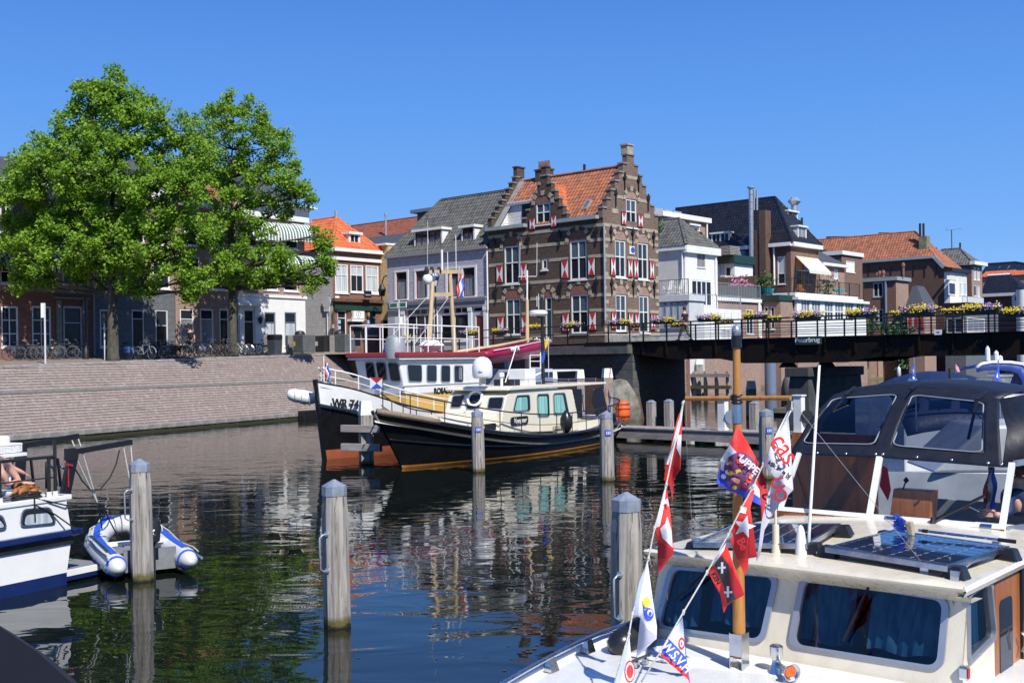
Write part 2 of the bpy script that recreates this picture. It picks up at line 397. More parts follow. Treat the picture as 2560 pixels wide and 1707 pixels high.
def quaybrick():
 m,nt,b=newmat('quay brick set on end')
 tc=N(nt,'ShaderNodeTexCoord');sep=N(nt,'ShaderNodeSeparateXYZ');nt.links.new(tc.outputs['Object'],sep.inputs[0])
 cb=N(nt,'ShaderNodeCombineXYZ');nt.links.new(sep.outputs[0],cb.inputs[0]);nt.links.new(sep.outputs[2],cb.inputs[1])
 br=N(nt,'ShaderNodeTexBrick');nt.links.new(cb.outputs[0],br.inputs['Vector'])
 for k,v in(('Color1',(.10,.062,.053,1)),('Color2',(.165,.112,.097,1)),('Mortar',(.38,.35,.335,1)),('Scale',1),('Brick Width',.09),('Row Height',.127),('Mortar Size',.007),('Mortar Smooth',.3),('Bias',0)):br.inputs[k].default_value=v
 v=coords(nt)
 c=mixc(nt,ramp(nt,noise(nt,v,.5,6,.65),.38,.7,0,.45),br.outputs['Color'],(.17,.12,.11))
 mz=N(nt,'ShaderNodeMath',operation='MULTIPLY');nt.links.new(sep.outputs[2],mz.inputs[0]);mz.inputs[1].default_value=1/.127;fz=N(nt,'ShaderNodeMath',operation='FRACT');nt.links.new(mz.outputs[0],fz.inputs[0])
 ln=N(nt,'ShaderNodeMath',operation='MULTIPLY');nt.links.new(ramp(nt,fz.outputs[0],.80,.86,0,1),ln.inputs[0]);nt.links.new(ramp(nt,noise(nt,v,1.6,5,.8),.3,.6,.35,.95),ln.inputs[1])
 c=mixc(nt,ln.outputs[0],c,(.42,.395,.37))
 c=mixc(nt,ramp(nt,noise(nt,coords(nt,(3,3,3)),1.3,5,.8),.52,.78,0,.6),c,(.55,.50,.48))
 c=mixc(nt,ramp(nt,noise(nt,coords(nt,(.25,1,1)),2.2,5,.75),.56,.72,0,.55),c,(.06,.05,.045))
 c=mixc(nt,ramp(nt,noise(nt,coords(nt,(1,1,.4)),1.1,4,.7),.6,.75,0,.5),c,(.10,.11,.05))
 nt.links.new(c,b.inputs['Base Color']);b.inputs['Roughness'].default_value=.9
 bump(nt,noise(nt,v,9,3),b,.3,.02);return m
M['quaybrick']=quaybrick()
def tidemat():
 m=mat('stone with algae line',(.24,.235,.22),.9,var=.35,scale=2,bmp=.4);nt=m.node_tree;b=nt.nodes['Principled BSDF'];src=b.inputs['Base Color'].links[0].from_socket
 g=N(nt,'ShaderNodeNewGeometry');s=N(nt,'ShaderNodeSeparateXYZ');nt.links.new(g.outputs['Position'],s.inputs[0]);a=N(nt,'ShaderNodeMath',operation='MULTIPLY_ADD');nt.links.new(noise(nt,g.outputs['Position'],3,4),a.inputs[0]);a.inputs[1].default_value=-.3;nt.links.new(s.outputs[2],a.inputs[2])
 nt.links.new(mixc(nt,ramp(nt,a.outputs[0],-.04,.06,1,0),src,(.035,.035,.015)),b.inputs['Base Color']);return m
M['footing']=tidemat()
T0,T1=-16.0,31.2
mb=MB()
segs=[T0+(T1-T0)*i/24 for i in range(25)]
mb.grid([[(t,.56,.34),(t,2.3,2.12)]for t in segs]);mb.build('lower_brick_slope',M['quaybrick'],quay)
mb=MB();mb.grid([[(t,2.75,2.1),(t,4.2,ztop(t)-.03)]for t in segs]);mb.build('upper_brick_slope',M['quaybrick'],quay)
mb=MB();mb.grid([[(t,.03,-1.2),(t,.03,.30),(t,.6,.31)]for t in segs]);mb.build('quay_footing',M['footing'],quay)
def copings(name,n,y0,y1,zf,h,mt):
 L=(T1-T0)/n;protos=[]
 for k in range(5):
  mb=MB();g=.008
  mb.box(g,L-g,y0+random.uniform(-.012,.012),y1,0,h+random.uniform(-.008,.008));protos.append(mb.build(name,mt,quay,bev=.012))
 for i in range(n):
  o=protos[i%5]if i<5 else protos[i%5].copy()
  if i>=5:COL.objects.link(o);setp(o,quay)
  o.location=(T0+L*i,0,zf(T0+L*(i+.5)));o.rotation_euler=(0,0,0)
copings('edge_stone',48,-.02,.56,lambda t:.17,.21,M['footing'])
copings('ledge_slab',48,2.24,2.78,lambda t:2.09,.14,M['greystone'])
copings('coping_slab',48,4.15,4.75,lambda t:ztop(t)-.06,.12,mat('pale coping stone',(.34,.33,.31),.9,var=.3,scale=2,bmp=.3))
BO=GP(0,1600,900,3.3001)if False else Vector((6.86,60.0,0));BD=Vector((.737,-.676,0)).normalized();BA=math.atan2(BD.y,BD.x);BN=Vector((-BD.y,BD.x,0))
def BP(u,y,z=0.0):return BO+BD*u+BN*y+Vector((0,0,z))
DECK=4.16
def gz(p):
 x,y=p.x,p.y
 d=(Vector((x,y,0))-Q0).dot(QN)-4.7
 return ztop(max(-20,min(32,(Vector((x,y,0))-Q0).dot(QD))))+.02+.26*max(0,min(1,d/5))
def pavemat():
 m=brick('paving bricks',(.25,.17,.13),(.32,.23,.18),(.16,.14,.12),.2,.1,.012,stain=.3,world=True)
 nt=m.node_tree;return m
def pave():
 m,nt,b=newmat('street paving')
 g=N(nt,'ShaderNodeNewGeometry');br=N(nt,'ShaderNodeTexBrick');nt.links.new(g.outputs['Position'],br.inputs['Vector'])
 for k,v in(('Color1',(.22,.15,.115,1)),('Color2',(.30,.22,.17,1)),('Mortar',(.14,.12,.10,1)),('Scale',1),('Brick Width',.2),('Row Height',.1),('Mortar Size',.01)):br.inputs[k].default_value=v
 c=mixc(nt,ramp(nt,noise(nt,g.outputs['Position'],.4,5),.35,.7,0,.5),br.outputs[0],(.20,.18,.14));nt.links.new(c,b.inputs['Base Color']);b.inputs['Roughness'].default_value=.9
 return m
M['pave']=pave()
mb=MB()
qs=[4.74,6.0,8.7,14,26,60,200]
ts=[-400,-60]+[T0+(T1-T0-2)*i/12 for i in range(13)]
def gp(t,q):
 p=Q0+QD*t+QN*q;pc=Q0+QD*max(-20,min(32,t))+QN*min(q,26);return(p.x,p.y,gz(pc))
mb.grid([[gp(t,q)for q in qs]for t in ts])
row1=[gp(T1-2,q)for q in qs]
E0=BP(-21.2,.02);rows=[]
for i in range(9):
 u=-21.2+14.6*i/8
 r=[]
 for j,q in enumerate((0,1,3,7,16,60,300)):
  p=BP(u,min(q,7))+Vector((0,max(0,q-7)*2,0));r.append((p.x,p.y,3.84+(DECK-3.84)*min(1,(u+21.2)/15)))
 rows.append(r)
mb.grid([row1]+rows)
mb.face([tuple(BP(-6.6,0,DECK)),tuple(BP(-.5,0,DECK)),tuple(BP(-.5,5,DECK)),tuple(BP(-6.6,5.4,DECK))])
props(mb.build('street_pavement',M['pave']),kind='structure')
M['shadestone']=mat('weathered stone with painted shade',(.10,.10,.095),.9,var=.4,scale=2,bmp=.4)  # grey stone darkened in its colour for the shade at the bridge corner
qw=bpy.data.objects.new('quay_wall',None);COL.objects.link(qw);props(qw,kind='structure');qw.location=BO;qw.rotation_euler=(0,0,BA)
mb=MB();mb.box(-27,-.5,0,.5,-1.2,3.55);mb.box(-.99,-.5,.5,5,-1.2,4.1);mb.box(-7.5,-.99,4.5,5,-1.2,4.1);mb.build('brick_face',M['brick_brown'],qw)
for k in range(14):
 mb=MB();u=-21.2+k*1.48;mb.box(u,u+1.46,-.42,.62,3.553,DECK-.12+(-.3+.3*min(1,(k+1)/8)))
 mb.build('capping_block',M['shadestone'],qw,bev=.015)
for k in range(9):
 mb=MB();wd=.75 if k%2 else 1.15;mb.box(-.48-wd,-.44,-.06,.5,-.5+k*.45,-.5+k*.45+.44);mb.build('corner_stone',M['shadestone'],qw,bev=.02)
mb=MB()
mb.lathe([(1.15,-1),(1.15,.5),(1.0,1.1),(.75,1.7),(.4,2.1),(.1,2.2)],(-1.2,-.25,0),16);mb.build('stone_buttress',mat('mottled buttress stone',(.20,.19,.16),.95,var=.6,scale=2.2,bmp=.8,bs=5),qw,smooth=True)
bridge=thing('swing_bridge','long dark steel bridge with black railings spanning the canal','bridge',BO,BA)
br_f=Face(bridge)
UP0,UP1=br_f.u(13,-10,130,-.5),br_f.u(13,622,130,5.5)
mb=MB();UE=34
def girder(y):
 h0,h1=br_f.u(0,1800,890),br_f.u(0,2195,890)
 zb,zm=3.22,2.98
 return[(-.5,DECK-.02),(-.5,3.55),(2.2,zb),(h0,zb),(h0+1.4,zm),(h1-1.6,zm),(h1,zb),(UE,zb),(UE,DECK-.02)]
mb.prism(girder(0),0,.3);mb.prism(girder(0),4.7,5.0);mb.build('main_girder',M['bridge'],bridge)
mb=MB();mb.box(-.5,UE,-.08,5.08,DECK-.016,DECK+.05);mb.box(-3.4,-.503,-.45,5.08,DECK-.1,DECK+.05);mb.build('deck',M['bridge'],bridge)  # second box is an added overhang that shades the corner stones
mb=MB()
for k in range(23):mb.box(.2+k*1.5,.36+k*1.5,.303,4.697,3.3,DECK-.02)
mb.build('cross_beams',M['bridge'],bridge)
for k in range(23):
 mb=MB();mb.box(.2+k*1.5,.28+k*1.5,-.07,-.003,3.45,DECK-.03);mb.build('stiffener',M['bridge'],bridge)
for yy in(-.02,5.02):
 for k in range(23):
  mb=MB();mb.box(-.03,.03,-.04,.04,DECK+.052,DECK+1.0);o=mb.build('railing_post',M['iron'],bridge,loc=(.25+k*1.5,yy,0))
 for i,h in enumerate((1.0,.80,.52,.30)):
  mb=MB();r=.035 if i==0 else.018;mb.tube([(-.5,yy-.03,DECK+h),(UE,yy-.03,DECK+h)],r,8);mb.build('railing_bar',M['iron'],bridge)
pu,pz=br_f.at(4,1335,1372,-.1);pu1,pz1=br_f.at(4,1525,1425,-.1)
mb=MB();mb.box(pu-.05,pu1+.15,-.15,-.085,pz1-.05,pz+.02);nb=mb.build('name_board',M['green'],bridge)
text('lettering','Peterbrug',(pz-pz1)*.95,Matrix.Translation(((pu+pu1)/2,-.156,(pz+pz1)/2))@TXT,M['white'],nb,bold=.004,sx=1.05)
su,sz=br_f.at(5,1255,1062,-.06);su1,sz1=br_f.at(5,1325,1108,-.06)
mb=MB();mb.box(su,su1,-.09,-.062,sz1,sz);sb=mb.build('notice_plate',M['white'],bridge)
mb=MB();mb.box(su+.1,su1-.1,-.094,-.091,(sz+sz1)/2-.03,(sz+sz1)/2+.03);mb.build('blue_line',M['blue'],sb)
um=(UP0+UP1)/2;hw=(UP1-UP0)/2
pier=thing('bridge_pier','broad dark stone pier carrying the middle of the bridge','bridge pier',BP(um,2.5),BA)
mb=MB();mb.hexa([(-hw-.1,-3.0,-1),(hw+.1,-3.0,-1),(hw+.1,3,-1),(-hw-.1,3,-1)],[(-hw+.15,-2.6,2.3),(hw-.15,-2.6,2.3),(hw-.15,3,2.3),(-hw+.15,3,2.3)])
mb.build('pier_body',mat('dark pier stone',(.055,.06,.065),.85,var=.4,scale=1.5,bmp=.5),pier)
mb=MB();mb.box(-hw,hw,-2.85,3.1,2.303,2.75);mb.build('pier_cap',mat('dark cap stone',(.06,.062,.065),.85,var=.4),pier,bev=.04)
for s_ in(-1,1):
 mb=MB();mb.cyl(s_*1.0,-1.8,2.753,2.98,.45,16,r2=.3);mb.build('bearing',M['iron'],pier)
def rough_cone(name,label,loc,r,h):
 t=thing(name,label,'stone bollard',loc)
 mb=MB();mb.lathe([(r,-1),(r,h*.45),(r*.93,h*.68),(r*.74,h*.87),(r*.42,h*.98),(r*.1,h)],n=24)
 mb.build('cone',mat('speckled granite',(.22,.20,.17),.95,var=.45,scale=14,bmp=.7,bs=30),t,smooth=True);return t
p=GP(17,1970,655,.35);ca=rough_cone('granite_fender','rounded speckled granite cone against the left side of the bridge pier',(p.x,p.y+1.0,0),.98,2.35)
p2=GP(17,2140,655,.35);rough_cone('granite_fender','lower rounded granite cone behind the large one at the bridge pier',(p2.x+.0,p2.y+1.6,0),.85,1.75)
mb=MB();a=GP(17,1706,690,.5);b_=GP(17,2230,700,.5);dd=(b_-a);
pf=thing('timber_fender','low dark timber platform around the foot of the bridge pier','fender',(a.x,a.y,0),math.atan2(dd.y,dd.x));L=dd.length
for k in range(3):
 mb=MB();mb.box(0,L+3,.0-.06*k,.22-.06*k,-.4+k*.28,-.13+k*.28);mb.build('beam',M['iron']if k<2 else M['greystone'],pf)
mb=MB();mb.box(0.3,L+3,.1,1.9,.40,.46);mb.build('top_board',M['greystone'],pf)
mb=MB()
for k in range(200):
 x,y=random.uniform(.5,2.3),random.uniform(.1,.5);mb.face([(x-.03,y,.46),(x+.03,y,.46),(x+random.uniform(-.05,.05),y+.03,.5+random.random()*.12)])
props(mb.build('weeds',mat('weed green',(.06,.13,.02)),pf),kind='stuff')
ql=thing('quay_railing','black iron railing along the quay in front of the stepped gable house','railing',BP(-.6,-.02),BA)
for k in range(13):
 mb=MB();mb.box(-.03,.03,-.03,.03,DECK-.45,DECK+1.0);mb.build('railing_post',M['iron'],ql,loc=(-.05-k*1.45,0,-.02*max(0,k-6)))
for h in(1.0,.55):
 mb=MB();mb.tube([(0,0,DECK+h),(-8.7,0,DECK+h),(-17.5,0,DECK+h-.13)],.028,8);mb.build('railing_bar',M['iron'],ql)
def flowerbox(kind,lab):
 t=thing('flower_box',lab,'flower box',(0,0,-50),0,'flower boxes hung on the black railings')
 mb=MB();mb.hexa([(-.62,-.14,-.12),(.62,-.14,-.12),(.62,.14,-.12),(-.62,.14,-.12)],[(-.72,-.2,.12),(.72,-.2,.12),(.72,.2,.12),(-.72,.2,.12)]);mb.build('trough',M['green'],t)
 fo=MB();fl=MB();rr=random.Random(kind)
 for k in range(420):
  x=rr.uniform(-.82,.82);y=rr.gauss(0,.14);z=.12+abs(rr.gauss(0,.09))*(1-abs(x)*.5)-.1*(abs(x)>.7)
  a=rr.random()*6;s_=.05;d=Vector((math.cos(a),math.sin(a),rr.uniform(-.5,.8)))*s_;e=Vector((-math.sin(a),math.cos(a),.3))*s_*.5;p=Vector((x,y,z-.02))
  fo.face([p-e,p+d,p+e,p-d*.2])
 for k in range(330):
  x=rr.uniform(-.80,.80);y=rr.gauss(-.02,.15);z=.16+abs(rr.gauss(0,.10))*(1-abs(x)*.4)
  if rr.random()<.2:y=-.24;z=rr.uniform(.02,.2)
  if kind==0:m=0 if x>.25 else 1
  elif kind==1:m=1 if abs(x)>.35 else 0
  elif kind==2:m=0 if x<0 else 1
  else:m=0
  if rr.random()<(.3 if m else.12):m=1-m
  p=Vector((x,y,z));nrm=Vector((rr.gauss(0,.5),-1+rr.gauss(0,.4),.6+rr.gauss(0,.4))).normalized();a=nrm.orthogonal().normalized();b=nrm.cross(a);r=rr.uniform(.028,.042)
  fl.face([p+(a*math.cos(q)+b*math.sin(q))*r for q in(0,1.25,2.5,3.77,5.0)],m)
 fo=fo.build('foliage',M['flowerleaf'],t);props(fo,kind='stuff')
 props(fl.build('blooms',[M['yellow'],M['violet']],t),kind='stuff');return t
M['flowerleaf']=mat('flower leaves',(.05,.11,.02));M['yellow']=mat('yellow petals',(.80,.58,.01),.6,var=.1);M['violet']=mat('violet petals',(.20,.13,.46),.6,var=.25,scale=30)
FB=[flowerbox(k,'x')for k in range(4)]
def put_box(c,x,y,yy,kind,lab,sc_=1.0,first=set()):
 u,z=br_f.at(c,x,y,yy)
 p=BP(u,yy)
 if kind in first:o=copies(FB[kind],(p.x,p.y,z),BA,lab,sc_*.9)
 else:
  o=FB[kind];o.location=(p.x,p.y,z);o.rotation_euler=(0,0,BA);o['label']=lab;first.add(kind);o.scale=(sc_*.9,)*3
 return o
nb_=-.28
for a in[(4,195,1245,nb_,0,'yellow and violet flower box on the near bridge railing just before the walking man',.95),(4,585,1225,nb_,0,'flower box, violet left half and yellow right half, just right of the walking man',.95),(4,985,1205,nb_,2,'mostly violet flower box on the near bridge railing below the grey mesh balcony',.95),(4,1430,1205,nb_,1,'full flower box on the near railing above the name board of the bridge',1.05),(4,1890,1185,nb_,2,'flower box on the near railing in front of the white glazed gallery end',1.05),(5,1110,905,nb_,1,'large violet and yellow flower box before the red and white shutters',1.15),(5,1700,885,nb_,2,'yellow flower box on the near railing before the dark ground floor',1.1),(5,2060,915,nb_,2,'rightmost flower box on the near bridge railing',1.0),(4,330,1275,5.2,3,'small flower box on the far bridge railing half hidden by the walking man',.8),(4,720,1250,5.2,3,'small yellow flower box on the far railing, second behind the near boxes',.8),(4,1120,1228,5.2,3,'small yellow flower box on the far railing below the pink brick wall',.85),(5,960,925,5.2,3,'small flower box on the far railing below the brick chimney breast',.85),(5,1450,905,5.2,3,'small yellow flower box on the far railing before the dark brick wall',.85),(7,110,325,-.22,0,'leftmost large flower box, on the quay railing before the lilac shop',.95),(7,380,308,-.22,2,'violet flower box on the quay railing below the left red and white shutter',.85),(7,690,275,-.22,3,'all yellow flower box on the quay railing beside the black boat mast',.8),(7,985,262,-.22,1,'flower box on the quay railing below the middle ground floor window',.9),(7,1390,240,-.22,0,'flower box on the railing at the corner of the stepped gable house',.95),(7,1515,255,2.0,3,'small yellow flower box just right of the stepped gable house corner',.6),(7,-400,365,4.0,1,'flower box in front of the lilac shop window behind the wheelhouse rail',.9)]:
 put_box(*a)
def post(c,x,y,ztop_,w_,lab,cap='galv',bracket=0,plate=False,name='mooring_post',rz=.5,group='weathered timber mooring posts'):
 p=GP(c,x,y,0);t=thing(name,lab,'mooring post',(p.x,p.y,0),rz,group);t.rotation_euler=(R_(random.uniform(-.7,.7)),R_(random.uniform(-.7,.7)),rz)
 mb=MB();h=ztop_;a,b=w_/2,w_/2*.84
 def sec(r,z):return[(-r,-r*.55,z),(-r*.55,-r,z),(r*.55,-r,z),(r,-r*.55,z),(r,r*.55,z),(r*.55,r,z),(-r*.55,r,z),(-r,r*.55,z)]
 if cap=='galv':
  R=[sec(a,-1.2),sec(a,.02),sec(a*1.0,h*.55),sec(a*.97,h*.8),sec(b,h-.07)]
  I=[[mb.P(q)for q in r]for r in R]
  for A,B in zip(I,I[1:]):
   for j in range(8):mb.f.append([A[j],A[(j+1)%8],B[(j+1)%8],B[j]]);mb.mi.append(0)
  mb.build('timber',M['post'],t)
  mb=MB();R=[sec(b*1.1,h-.16),sec(b*1.1,h-.04),sec(b*.12,h+.04)];I=[[mb.P(q)for q in r]for r in R]
  for A,B in zip(I,I[1:]):
   for j in range(8):mb.f.append([A[j],A[(j+1)%8],B[(j+1)%8],B[j]]);mb.mi.append(0)
  mb.f.append(I[-1]);mb.mi.append(0);mb.build('metal_cap',M['galv'],t)
 else:
  mb.box(-a,a,-a,a,-1.2,h-.45);mb.build('timber',M['post'],t)
  mb=MB();mb.hexa([(-a*1.02,-a*1.02,h-.45),(a*1.02,-a*1.02,h-.45),(a*1.02,a*1.02,h-.45),(-a*1.02,a*1.02,h-.45)],[(-a*.8,-a*.8,h)if False else(-a*.78,-a*.78,h),(a*.78,-a*.78,h),(a*.78,a*.78,h),(-a*.78,a*.78,h)])
  mb.build('white_top',M['white'],t)
 if bracket:
  mb=MB();y0=-a;zt=h-bracket;d=.10
  mb.tube([(-a*.8,y0*.6,zt),(-a-d*.6,y0*.9,zt),(-a-d,y0*.9,zt-.03),(-a-d,y0*.9,zt-.42),(-a-d*.6,y0*.9,zt-.45),(-a*.8,y0*.6,zt-.45)],.013,8);mb.build('mooring_bracket',M['galv'],t,smooth=True)
  for zz in(zt,zt-.45):
   mb=MB();mb.lathe([(.035,-.01),(.035,.012)],(0,0,0),12);o=mb.build('bracket_flange',M['galv'],t);o.location=(-a*.98,y0*.62,zz);o.rotation_euler=(0,R_(-70),.3)
 if plate:
  mb=MB();mb.box(-.09,.07,-a-.018,-a-.003,h-.62,h-.46);pl=mb.build('number_plate',M['blue'],t)
  for k in range(3):
   mb=MB();mb.box(-.06+.045*k,-.04+.045*k,-a-.022,-a-.0185,h-.58,h-.5);mb.build('mark',M['white'],pl)
 return t
def postmat():
 m=woodmat('mooring post timber',(.15,.135,.12),(.46,.43,.39),grain=(13,13,.9),crack=.85)
 nt=m.node_tree;b=nt.nodes['Principled BSDF'];src=b.inputs['Base Color'].links[0].from_socket
 g=N(nt,'ShaderNodeNewGeometry');s=N(nt,'ShaderNodeSeparateXYZ');nt.links.new(g.outputs['Position'],s.inputs[0])
 n=noise(nt,g.outputs['Position'],9,4)
 ad=N(nt,'ShaderNodeMath',operation='MULTIPLY_ADD');nt.links.new(n,ad.inputs[0]);ad.inputs[1].default_value=-.16;nt.links.new(s.outputs[2],ad.inputs[2])
 c=mixc(nt,ramp(nt,ad.outputs[0],.0,.07,1,0),src,(.10,.09,.02))
 c=mixc(nt,ramp(nt,ad.outputs[0],-.06,-.03,1,0),c,(.012,.012,.008));nt.links.new(c,b.inputs['Base Color']);return m
M['post']=postmat()
post(15,1215,1330,1.83,.31,'grey timber post with metal cap beside the inflatable dinghy',bracket=.42)
post(16,318,1252,1.80,.30,'tall grey timber post alone in the open water near the middle',bracket=.62)
GPC=post(11,915,1490,1.86,.295,'grey timber post with metal cap just behind the bow of the cream boat',bracket=.80)
post(16,1101,398,1.81,.35,'grey timber post with blue plate before the middle of the black hulled cruiser',cap='galv',plate=True,rz=.2)
post(16,1815,448,1.85,.34,'grey timber post with blue plate near the stern of the black hulled cruiser',plate=True,rz=.2)
post(6,512,1510,2.05,.40,'white topped timber post between the bows of the two black boats',cap='w',name='guide_post',rz=.35,group='white topped guide posts')
p=GP(6,512,1510,0);gt=thing('cross_timber','pair of grey horizontal timbers bolted across the white topped post','timber',(p.x,p.y,0),-.45)
for z0 in(.62,1.22):
 mb=MB();mb.box(-.75,.75,-.36,-.21,z0-.17,z0+.06);mb.build('beam',M['wood_plank'],gt,bev=.01)
for c,x,y,zt,wd,lab,cap in[(7,828,1118,2.78,.36,'white topped post rising just behind the cruiser roof, leftmost of three','w'),(7,1058,1118,2.80,.38,'white topped post behind the round rails of the cruiser roof','w'),(7,1290,1118,2.84,.45,'white topped mossy post beside the stone buttress of the bridge','w'),(17,1482,800,2.0,.42,'dark pile with white pointed top standing in the water under the bridge','w'),]:
 post(c,x,y,zt,wd,lab,cap,name='guide_post',rz=.2,group='white topped guide posts')
for i,(x,lab)in enumerate([(848,'white topped mossy guide post under the bridge, left of three'),(910,'white topped mossy guide post under the bridge, middle of three'),(972,'white topped mossy guide post under the bridge, right of three')]):
 post(17,x,575+i*3,3.15,.62,lab,'w',name='guide_post',rz=.2,group='white topped guide posts')
p=GP(17,940,585,0);gt=thing('timber_dolphin','mossy timber framework behind the three white topped guide posts','timber framework',(p.x,p.y,0),BA)
for z0 in(.9,1.9):
 mb=MB();mb.box(-2.2,3.4,.0,.3,z0-.3,z0);mb.build('beam',mat('mossy timber',(.10,.10,.05),.9,var=.5,scale=2)if z0<1 else M['wood_plank'],gt)
for k in range(5):
 mb=MB();mb.box(-1.6+k*1.1,-1.35+k*1.1,.3,.55,-1,2.1);mb.build('pile',M['wood_plank'],gt)
p=GP(17,1672,560,0);t=thing('steel_pile','tall grey steel pile standing in the water behind the bridge','pile',(p.x,p.y,0))
mb=MB();mb.cyl(0,0,-1,3.05,.52,16);mb.build('tube',M['bluegrey'],t,smooth='auto');mb=MB();mb.cyl(0,0,3.05,3.7,.55,16,r2=.45);mb.build('white_cap',M['white'],t)
p=GP(13,790,380,0);t=thing('steel_pile','dark steel pile rising behind the blue canopied boat','pile',(p.x,p.y+25,0))
mb=MB();mb.cyl(0,0,-1,5.2,.42,16);mb.build('tube',M['bluegrey'],t,smooth='auto')
PO=Vector((4.6,44.7,0));PA=BA
pon=thing('pontoon','long low floating jetty with grey plank deck behind the bunting','jetty',PO,PA)
pf_=Face(pon)
mb=MB();mb.box(-1.5,17.5,.02,.2,.12,.5);mb.build('side_beam',M['wood_plank'],pon);mb=MB();mb.box(-1.5,17.5,1.0,1.18,.12,.5);mb.build('side_beam',M['wood_plank'],pon)
protos=[]
for k in range(4):
 mb=MB();mb.box(.006,.134,-.02,1.22,0,.045+.004*k);protos.append(mb.build('plank',M['wood_plank'],pon))
for i in range(135):
 o=protos[i%4]if i<4 else protos[i%4].copy()
 if i>=4:COL.objects.link(o);setp(o,pon)
 o.location=(-1.4+i*.14,0,.503)
for k in range(5):
 mb=MB();mb.cyl(-1+k*4.2,.6,-1,.12,.4,12);mb.build('float',M['iron'],pon)
for c,x,y,h,lab in[(17,505,910,.95,'short timber post on the far edge of the jetty, leftmost'),(17,678,905,1.0,'short timber post on the far edge of the jetty, second from the left'),(17,1515,925,.98,'short timber post on the jetty just right of the varnished mast')]:
 u,z=pf_.at(c,x,y,1.3);q=PO+BD*u+BN*1.3
 t=thing('jetty_post',lab,'mooring post',(q.x,q.y,0),PA,'short posts along the jetty')
 mb=MB();mb.box(-.15,.15,-.15,.15,-1,.55+h);mb.build('timber',M['post'],t,bev=.02);mb=MB();mb.hexa([(-.16,-.16,.55+h),(.16,-.16,.55+h),(.16,.16,.55+h),(-.16,.16,.55+h)],[(-.05,-.05,.65+h),(.05,-.05,.65+h),(.05,.05,.65+h),(-.05,.05,.65+h)]);mb.build('metal_cap',M['galv'],t)
for c,x,y,h,lab in[(17,1208,940,1.12,'white square power pedestal on the jetty left of the varnished mast'),(17,1955,945,1.32,'white square power pedestal on the jetty right of the mast crossbar')]:
 u,z=pf_.at(c,x,y,.35);q=PO+BD*u+BN*.35
 t=thing('power_pedestal',lab,'power pedestal',(q.x,q.y,.55),PA,'white power pedestals on the jetty')
 mb=MB();mb.box(-.16,.16,-.14,.14,0,h);mb.build('column',M['white'],t,bev=.01)
 mb=MB();mb.box(-.20,.20,-.18,.18,h,h+.05);mb.build('lid',M['white'],t,bev=.01)
 mb=MB();mb.lathe([(.24,-.05),(.24,.05)],n=16);o=mb.build('hose_reel',M['iron']if x>1500 else M['bluegrey'],t);o.rotation_euler=(R_(90),0,R_(60));o.location=(.27,.05,h*.45)
post(17,1640,1400,1.86,.36,'grey timber post with blue plate and lashing, before the jetty right of the mast',plate=True,rz=.2)
# ================================================================ BUILDINGS
M['lilac']=brick('lilac painted plaster in courses',(.46,.44,.51),(.48,.46,.53),(.27,.26,.31),1.1,.52,.02,stain=.12,rough=.7,bmp=.4)
M['grey_wall']=brick('grey painted wall in courses',(.56,.55,.53),(.60,.59,.57),(.40,.40,.38),1.2,.5,.018,stain=.2,rough=.8,bmp=.4)
M['dark_plaster']=brick('dark grey plaster blocks',(.13,.14,.16),(.15,.16,.18),(.09,.10,.11),1.0,.42,.02,stain=.2,rough=.8)
M['weatherboard']=brick('white weatherboard',(.74,.74,.72),(.76,.76,.74),(.45,.45,.44),8,.2,.012,stain=.05,rough=.5)
D1=Vector((.75,-.66,0)).normalized();A1=math.atan2(D1.y,D1.x)
class Bld:
 def __init__(s,name,label,c,x,y,Y,cat='house',ang=A1,group=None):
  p=PT(c,x,y,Y);s.t=thing(name,label,cat,(p.x,p.y,0),ang,group)
  s.L=Face(s.t);s.R=Face(s.t,fr((0,0,0),(0,1,0),(-1,0,0)))
def wallholes(mb,u0,u1,z0,z1,holes,rev=.12,y=0.0,m=0):
 hs=[(max(a,u0),min(b,u1),max(c,z0),min(d,z1),a>=u0,b<=u1,c>=z0,d<=z1)for a,b,c,d in holes if a<u1 and b>u0 and c<z1 and d>z0]
 us=sorted({u0,u1,*[h[0]for h in hs],*[h[1]for h in hs]});zs=sorted({z0,z1,*[h[2]for h in hs],*[h[3]for h in hs]})
 for a,b in zip(us,us[1:]):
  for c,d in zip(zs,zs[1:]):
   if b-a<1e-4 or d-c<1e-4:continue
   um,zm=(a+b)/2,(c+d)/2
   if any(h[0]<um<h[1]and h[2]<zm<h[3]for h in hs):continue
   mb.face([(a,y,c),(b,y,c),(b,y,d),(a,y,d)],m)
 for a,b,c,d,fa,fb,fc,fd in hs:
  if fa:mb.face([(a,y,c),(a,y+rev,c),(a,y+rev,d),(a,y,d)],m)
  if fb:mb.face([(b,y,c),(b,y+rev,c),(b,y+rev,d),(b,y,d)],m)
  if fc:mb.face([(a,y,c),(b,y,c),(b,y+rev,c),(a,y+rev,c)],m)
  if fd:mb.face([(a,y,d),(b,y,d),(b,y+rev,d),(a,y+rev,d)],m)
